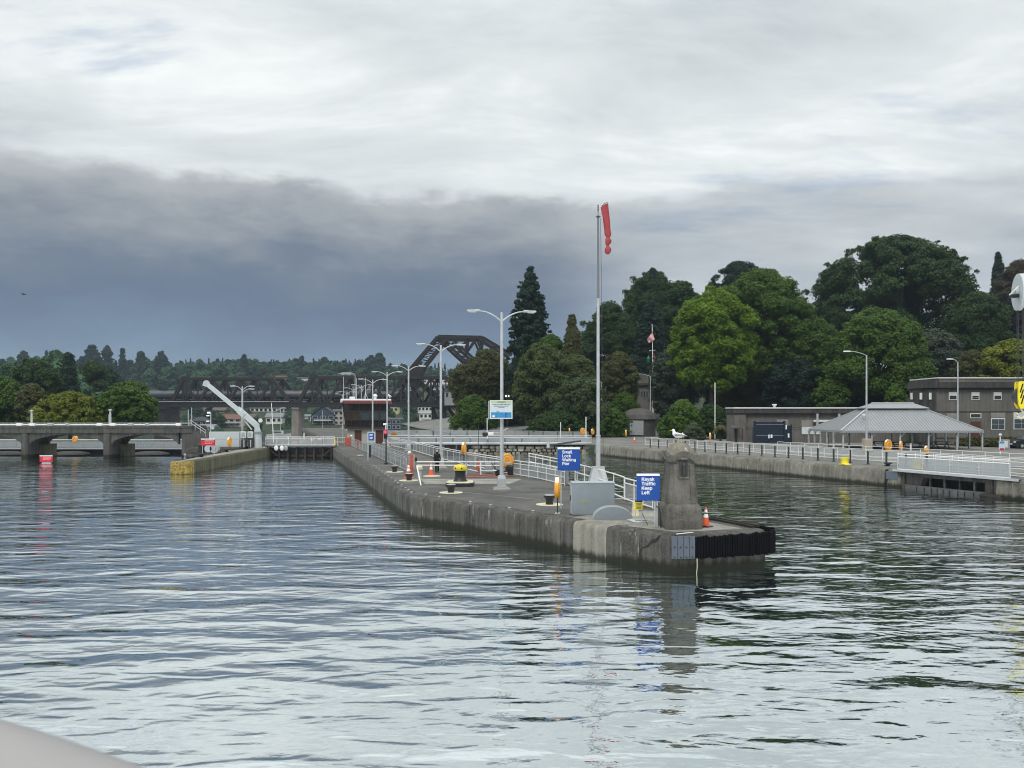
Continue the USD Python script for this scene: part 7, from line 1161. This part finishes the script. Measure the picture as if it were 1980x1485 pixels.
def put(x, y, k_, s_): pos.append((x, y, float(land_z(x, y)) - .5)); ids.append(k_); scs.append((s_, s_, s_ * r2.uniform(.85, 1.2))); a = r2.uniform(0, 6.28); ors.append(Gf.Quath(math.cos(a / 2), 0, 0, math.sin(a / 2)))
HB = [(393, 434, 799), (430, 466, 824), (369, 400, 823), (514, 545, 819), (484, 556, 797), (530, 558, 738), (576, 601, 744), (649, 687, 731), (602, 648, 822), (580, 601, 815), (646, 664, 822), (753, 770, 799), (748, 775, 832), (808, 836, 823), (808, 836, 797), (816, 866, 743), (828, 866, 760), (861, 878, 812), (668, 735, 763), (472, 492, 818), (384, 412, 834), (775, 800, 764)]
def hides_house(px, Y, hgt):
    for a, b, yb_ in HB:
        Yh = min(700, max(396, 400 + (835 - yb_) / 115 * 300))
        if a - 5 < px < b + 5 and Yh - 40 < Y < Yh + 16: return True
    return False
n_ = 0
while n_ < 620:                                   # wooded left part of the hill
    Y = r2.uniform(215, 690); px = r2.uniform(-130, 545); X = (px - CX) / F * Y
    if land_z(X, Y) < 0.5 or (310 < Y < 342) or hides_house(px, Y, 0) or (px > 330 and Y < 520): continue
    if px > 505 and Y > 560: continue
    k_ = int(r2.choice([0, 0, 1, 1, 2, 2, 3, 5])); put(X, Y, k_, r2.uniform(.75, 1.25) * (.95 if Y > 560 else 1)); n_ += 1
n_ = 0
while n_ < 1250:                                   # gardens and trees between the houses
    Y = r2.uniform(392, 730) if n_ < 620 else (r2.uniform(668, 722) if n_ < 900 else r2.uniform(560, 700)); px = r2.uniform(330, 1010); X = (px - CX) / F * Y
    if hides_house(px, Y, 0): continue
    if n_ >= 900 and not 520 < px < 760: px = r2.uniform(520, 760); X = (px - CX) / F * Y
    if hides_house(px, Y, 0): continue
    if Y < 690: k_ = int(r2.choice([4, 4, 4, 4, 5, 5, 0, 2])); s_ = r2.uniform(.45, .85)
    else: k_ = int(r2.choice([0, 2, 2, 3, 3, 5])); s_ = r2.uniform(.34, .68)
    put(X, Y, k_, s_); n_ += 1
for _ in range(110): X = r2.uniform(60, 380); Y = r2.uniform(420, 640); put(X, Y, int(r2.choice([0, 1, 2])), r2.uniform(.9, 1.3))
ff.CreatePositionsAttr([Gf.Vec3f(*p) for p in pos]); ff.CreateProtoIndicesAttr(ids); ff.CreateScalesAttr([Gf.Vec3f(*s_) for s_ in scs]); ff.CreateOrientationsAttr(ors)
# ================================================================ people, birds, the boat's rail, the air
def person(label, loc, yaw=0, pose='stand', h=1.7, top='black_cloth', legs='black_cloth', hood=True, hair='black_cloth', lo=False):
    t = Thing('person', label, 'person', loc, rz=yaw); s = h / 1.75; step = .16 if pose == 'walk' else .0; J = {}
    def J3(*a): return np.array(a) * s
    def chain(pts, seg_=10):
        parts = []
        for (a, ra), (b, rb_) in zip(pts[:-1], pts[1:]):
            sp = [manifold3d.Manifold.sphere(r * s, seg_).translate(tuple(J3(*p))) for p, r in ((a, ra), (b, rb_))]; parts.append(manifold3d.Manifold.batch_hull(sp))
        return parts
    body = chain([((0, 0, .96), .155), ((0, 0, 1.15), .14), ((0, 0, 1.38), .165), ((0, 0, 1.47), .09), ((0, .0, 1.53), .055)]) + chain([((-.15, 0, 1.40), .075), ((.15, 0, 1.40), .075)])
    for x in (-1, 1): f_ = x * step; body += chain([((x * .19, 0, 1.41), .065), ((x * .25, -.03 + f_ * .6, 1.13), .052), ((x * .22, -.13 + f_ * .8, .92), .042)]) + chain([((x * .095, 0, .95), .10), ((x * .10, f_ * .6 - .02, .52), .072), ((x * .105, f_, .10), .05), ((x * .11, f_ - .13, .045), .045)])
    body += chain([((0, -.01, 1.52), .06), ((0, -.02, 1.60), .085)])
    def sm(parts, ref=.03):
        m = manifold3d.Manifold.batch_boolean(parts, manifold3d.OpType.Add).refine_to_length(ref * (2.2 if lo else 1)); d = m.to_mesh(); tm_ = trimesh.Trimesh(d.vert_properties[:, :3], d.tri_verts); trimesh.smoothing.filter_taubin(tm_, iterations=6); return tm_
    tm_ = sm(body); t.part('body', MB().mesh(tm_), top, smooth=True)
    head = chain([((0, -.025, 1.66), .088), ((0, -.015, 1.70), .092)]); t.part('head', MB().mesh(sm(head, .025)), 'skin', smooth=True)
    if not lo:
        fc = MB().ball((0, -.118 * s, 1.67 * s), .016 * s, 1, (1, 1.2, 1.5)); t.part('nose', fc, 'skin', smooth=True)
        for x in (-.032, .032): t.part('eye', MB().ball((x * s, -.108 * s, 1.695 * s), .010 * s, 1), 'black_iron')
        t.part('mouth', MB().box((0, -.108 * s, 1.635 * s), (.045 * s, .01 * s, .008 * s)), 'post_red')
        for x in (-1, 1):
            hb = [((x * .22, -.13 + x * step * .8, .92), .038), ((x * .22, -.16 + x * step * .8, .85), .036)]; hand = chain(hb)
            for q in range(4): hand += chain([((x * .22 + (q - 1.5) * .018, -.165 + x * step * .8, .83), .010), ((x * .22 + (q - 1.5) * .02, -.185 + x * step * .8, .775 + .01 * abs(q - 1.2)), .009)], 6)
            hand += chain([((x * .20, -.18 + x * step * .8, .87), .012), ((x * .17, -.205 + x * step * .8, .83), .010)], 6); t.part('hand', MB().mesh(sm(hand, .02)), 'skin', smooth=True)
    hd = chain([((0, .02, 1.69), .105), ((0, .03, 1.62), .10)] + ([((0, .03, 1.50), .10)] if hood else [])); m = manifold3d.Manifold.batch_boolean(hd, manifold3d.OpType.Add) - manifold3d.Manifold.sphere(.098 * s, 16).translate(tuple(J3(0, -.07, 1.67))); d = m.refine_to_length(.03).to_mesh(); t.part('hood' if hood else 'hair', MB().add(d.vert_properties[:, :3], d.tri_verts), hair, smooth=40)
    t.part('trousers', MB().mesh(sm(sum([chain([((x * .095, .0, .97), .108), ((x * .10, x * step * .6 - .02, .52), .082), ((x * .105, x * step, .13), .066)]) for x in (-1, 1)], []))), legs, smooth=True)
    t.part('jacket', MB().mesh(sm(chain([((-.04, 0, .90), .165), ((0, 0, 1.15), .158), ((0, 0, 1.38), .178), ((0, 0, 1.46), .11)]) + sum([chain([((x * .18, 0, 1.41), .078), ((x * .25, -.03 + x * step * .6, 1.13), .066), ((x * .225, -.12 + x * step * .8, .95), .054)]) for x in (-1, 1)], []))), top, smooth=True)
    return t
pq = G(845, 914.5); person('person in black hooded jacket and trousers walking on the pier by the second lamp', pq, .25, 'walk', 1.68)
for i, (px, c, l) in enumerate(((596, 'black_cloth', 'leftmost person in dark clothes standing on the small lock gate, right of the bridge pier'), (577.5, 'maroon_cloth', 'person in a dark red top standing in front of the bridge pier'), (561, 'black_cloth', 'person in black at the left of the bridge pier on the small lock gate'), (612, 'navy_cloth', 'person in navy clothes on the small lock gate below the blue house'), (626, 'black_cloth', 'person in black on the small lock gate at the right'), (552, 'grey_cloth', 'person in grey on the small lock gate left of the bridge pier'))):
    X = (px - CX) / F * 100.2; person(l, (X, 100.2, 1.56 - .55), rnd.uniform(-1.5, 1.5), 'stand', 1.66, c, 'navy_cloth', i % 2 == 0, lo=True)
one('gate_platform', MB().bb(-31.5, 99.4, .7, -23.2, 101.6, 1.0), 'timber_dark', 'timber platform behind the small lock footbridge where people stand', 'platform')
def gull(label, loc, yaw, s=1.0, m2='gull_grey'):
    t = Thing('gull', label, 'gull', loc, rz=yaw); sp = lambda p, r: manifold3d.Manifold.sphere(r, 14).translate(p)
    parts = [((-.17, 0, .24), .035), ((-.05, 0, .235), .085), ((.08, 0, .255), .095), ((.15, 0, .30), .07), ((.165, 0, .37), .05), ((.185, 0, .42), .052)]; ms = [manifold3d.Manifold.batch_hull([sp(parts[i][0], parts[i][1]), sp(parts[i + 1][0], parts[i + 1][1])]) for i in range(5)]
    d = manifold3d.Manifold.batch_boolean(ms, manifold3d.OpType.Add).refine_to_length(.02).to_mesh(); q = trimesh.Trimesh(d.vert_properties[:, :3], d.tri_verts); trimesh.smoothing.filter_taubin(q, iterations=6); q.apply_scale(s); t.part('body', MB().mesh(q), 'gull_white', smooth=True)
    for y in (-1, 1): w = manifold3d.Manifold.batch_hull([sp((.10, y * .075, .27), .05), sp((-.12, y * .06, .25), .035), sp((-.28, y * .02, .225), .010)]).to_mesh(); t.part('wing', MB().add(w.vert_properties[:, :3] * s, w.tri_verts), m2, smooth=True); t.part('leg', MB().cyl((.02 * s, y * .03 * s, 0), (.02 * s, y * .03 * s, .17 * s), .008 * s, n=6).box((.045 * s, y * .03 * s, .006), (.06 * s, .05 * s, .008)), 'beak_yellow')
    t.part('tail', MB().add(np.array([(-.18, -.03, .23), (-.18, .03, .23), (-.33, .04, .20), (-.33, -.04, .20), (-.18, -.03, .25), (-.18, .03, .25), (-.33, .04, .21), (-.33, -.04, .21)]) * s, BOXF).fixed(), 'gull_black'); t.part('beak', MB().cyl((.225 * s, 0, .42 * s), (.30 * s, 0, .405 * s), .018 * s, .006 * s, 8), 'beak_yellow'); t.part('eye', MB().ball((.215 * s, -.04 * s, .435 * s), .010 * s, 1).ball((.215 * s, .04 * s, .435 * s), .010 * s, 1), 'gull_black', kind='stuff'); return t
gull('grey and white gull perched on top of the stone pillar', (PL[0] - .02, PL[1], 1.3 + 3.285), math.pi - .25, 1.12)
g_s = W(1322, 846.5, 82); gull('second gull sitting beyond the stone pillar on the right quay railing', (g_s[0], 82, g_s[2]), 1.9, 1.2, 'gull_grey')
g_r = W(754, 771.4, TY + .5); gull('white gull standing at the right end of the control tower roof', (g_r[0], TY + .5, tz(771.4)), 2.4, 1.6)
fb = W(46, 569, 120); fbd = Thing('flying_bird', 'small dark bird flying in front of the cloud bank at left', 'bird', fb); fbd.part('body', MB().lathe([(0, -.35), (.09, -.15), (.10, .1), (.05, .3), (0, .4)], n=8).rotated(0) if False else MB().tube([(-.35, 0, 0), (-.1, 0, .0), (.15, 0, .02), (.38, 0, .03)], [.02, .1, .09, .02], 8), 'gull_black', smooth=True)
for y in (-1, 1): fbd.part('wing', MB().add([(.15, 0, .03), (-.1, 0, .03), (-.12, y * .45, .12), (.05, y * .5, .14), (-.2, y * .95, .02)], [[0, 1, 2], [0, 2, 3], [3, 2, 4]]), 'gull_black')
# pale rounded rail cap of the boat the picture is taken from
rail_pts = [W(px, py, Y) + np.array([0, 0, -.105]) for px, py, Y in ((-900, 1290, 1.9), (-400, 1335, 1.5), (-150, 1374, 1.32), (0, 1416, 1.2), (110, 1456, 1.1), (220, 1502, 1.0), (390, 1585, .92), (600, 1680, .86), (900, 1900, .75))]
from scipy.interpolate import CubicSpline
cs_ = CubicSpline(np.arange(len(rail_pts)), np.array(rail_pts)); one('boat_rail', MB().tube([cs_(u) for u in np.linspace(0, len(rail_pts) - 1, 60)], .105, 28), 'boat_rail', 'pale rounded rail of the boat in the bottom left corner', 'boat rail', smooth=True)
# haze
_mats['haze'] = usdkit.material(stage, '/World/Looks/haze', {'v': ('principled_volume', {'color': (.62, .74, .90), 'density': HAZE, 'anisotropy': 0.2})}, [], volume='v.volume')
one('haze', MB().bb(-1400, -260, -12, 1400, 1560, 120), 'haze', 'thin blue grey air fading the far hillside', 'haze', kind='stuff')
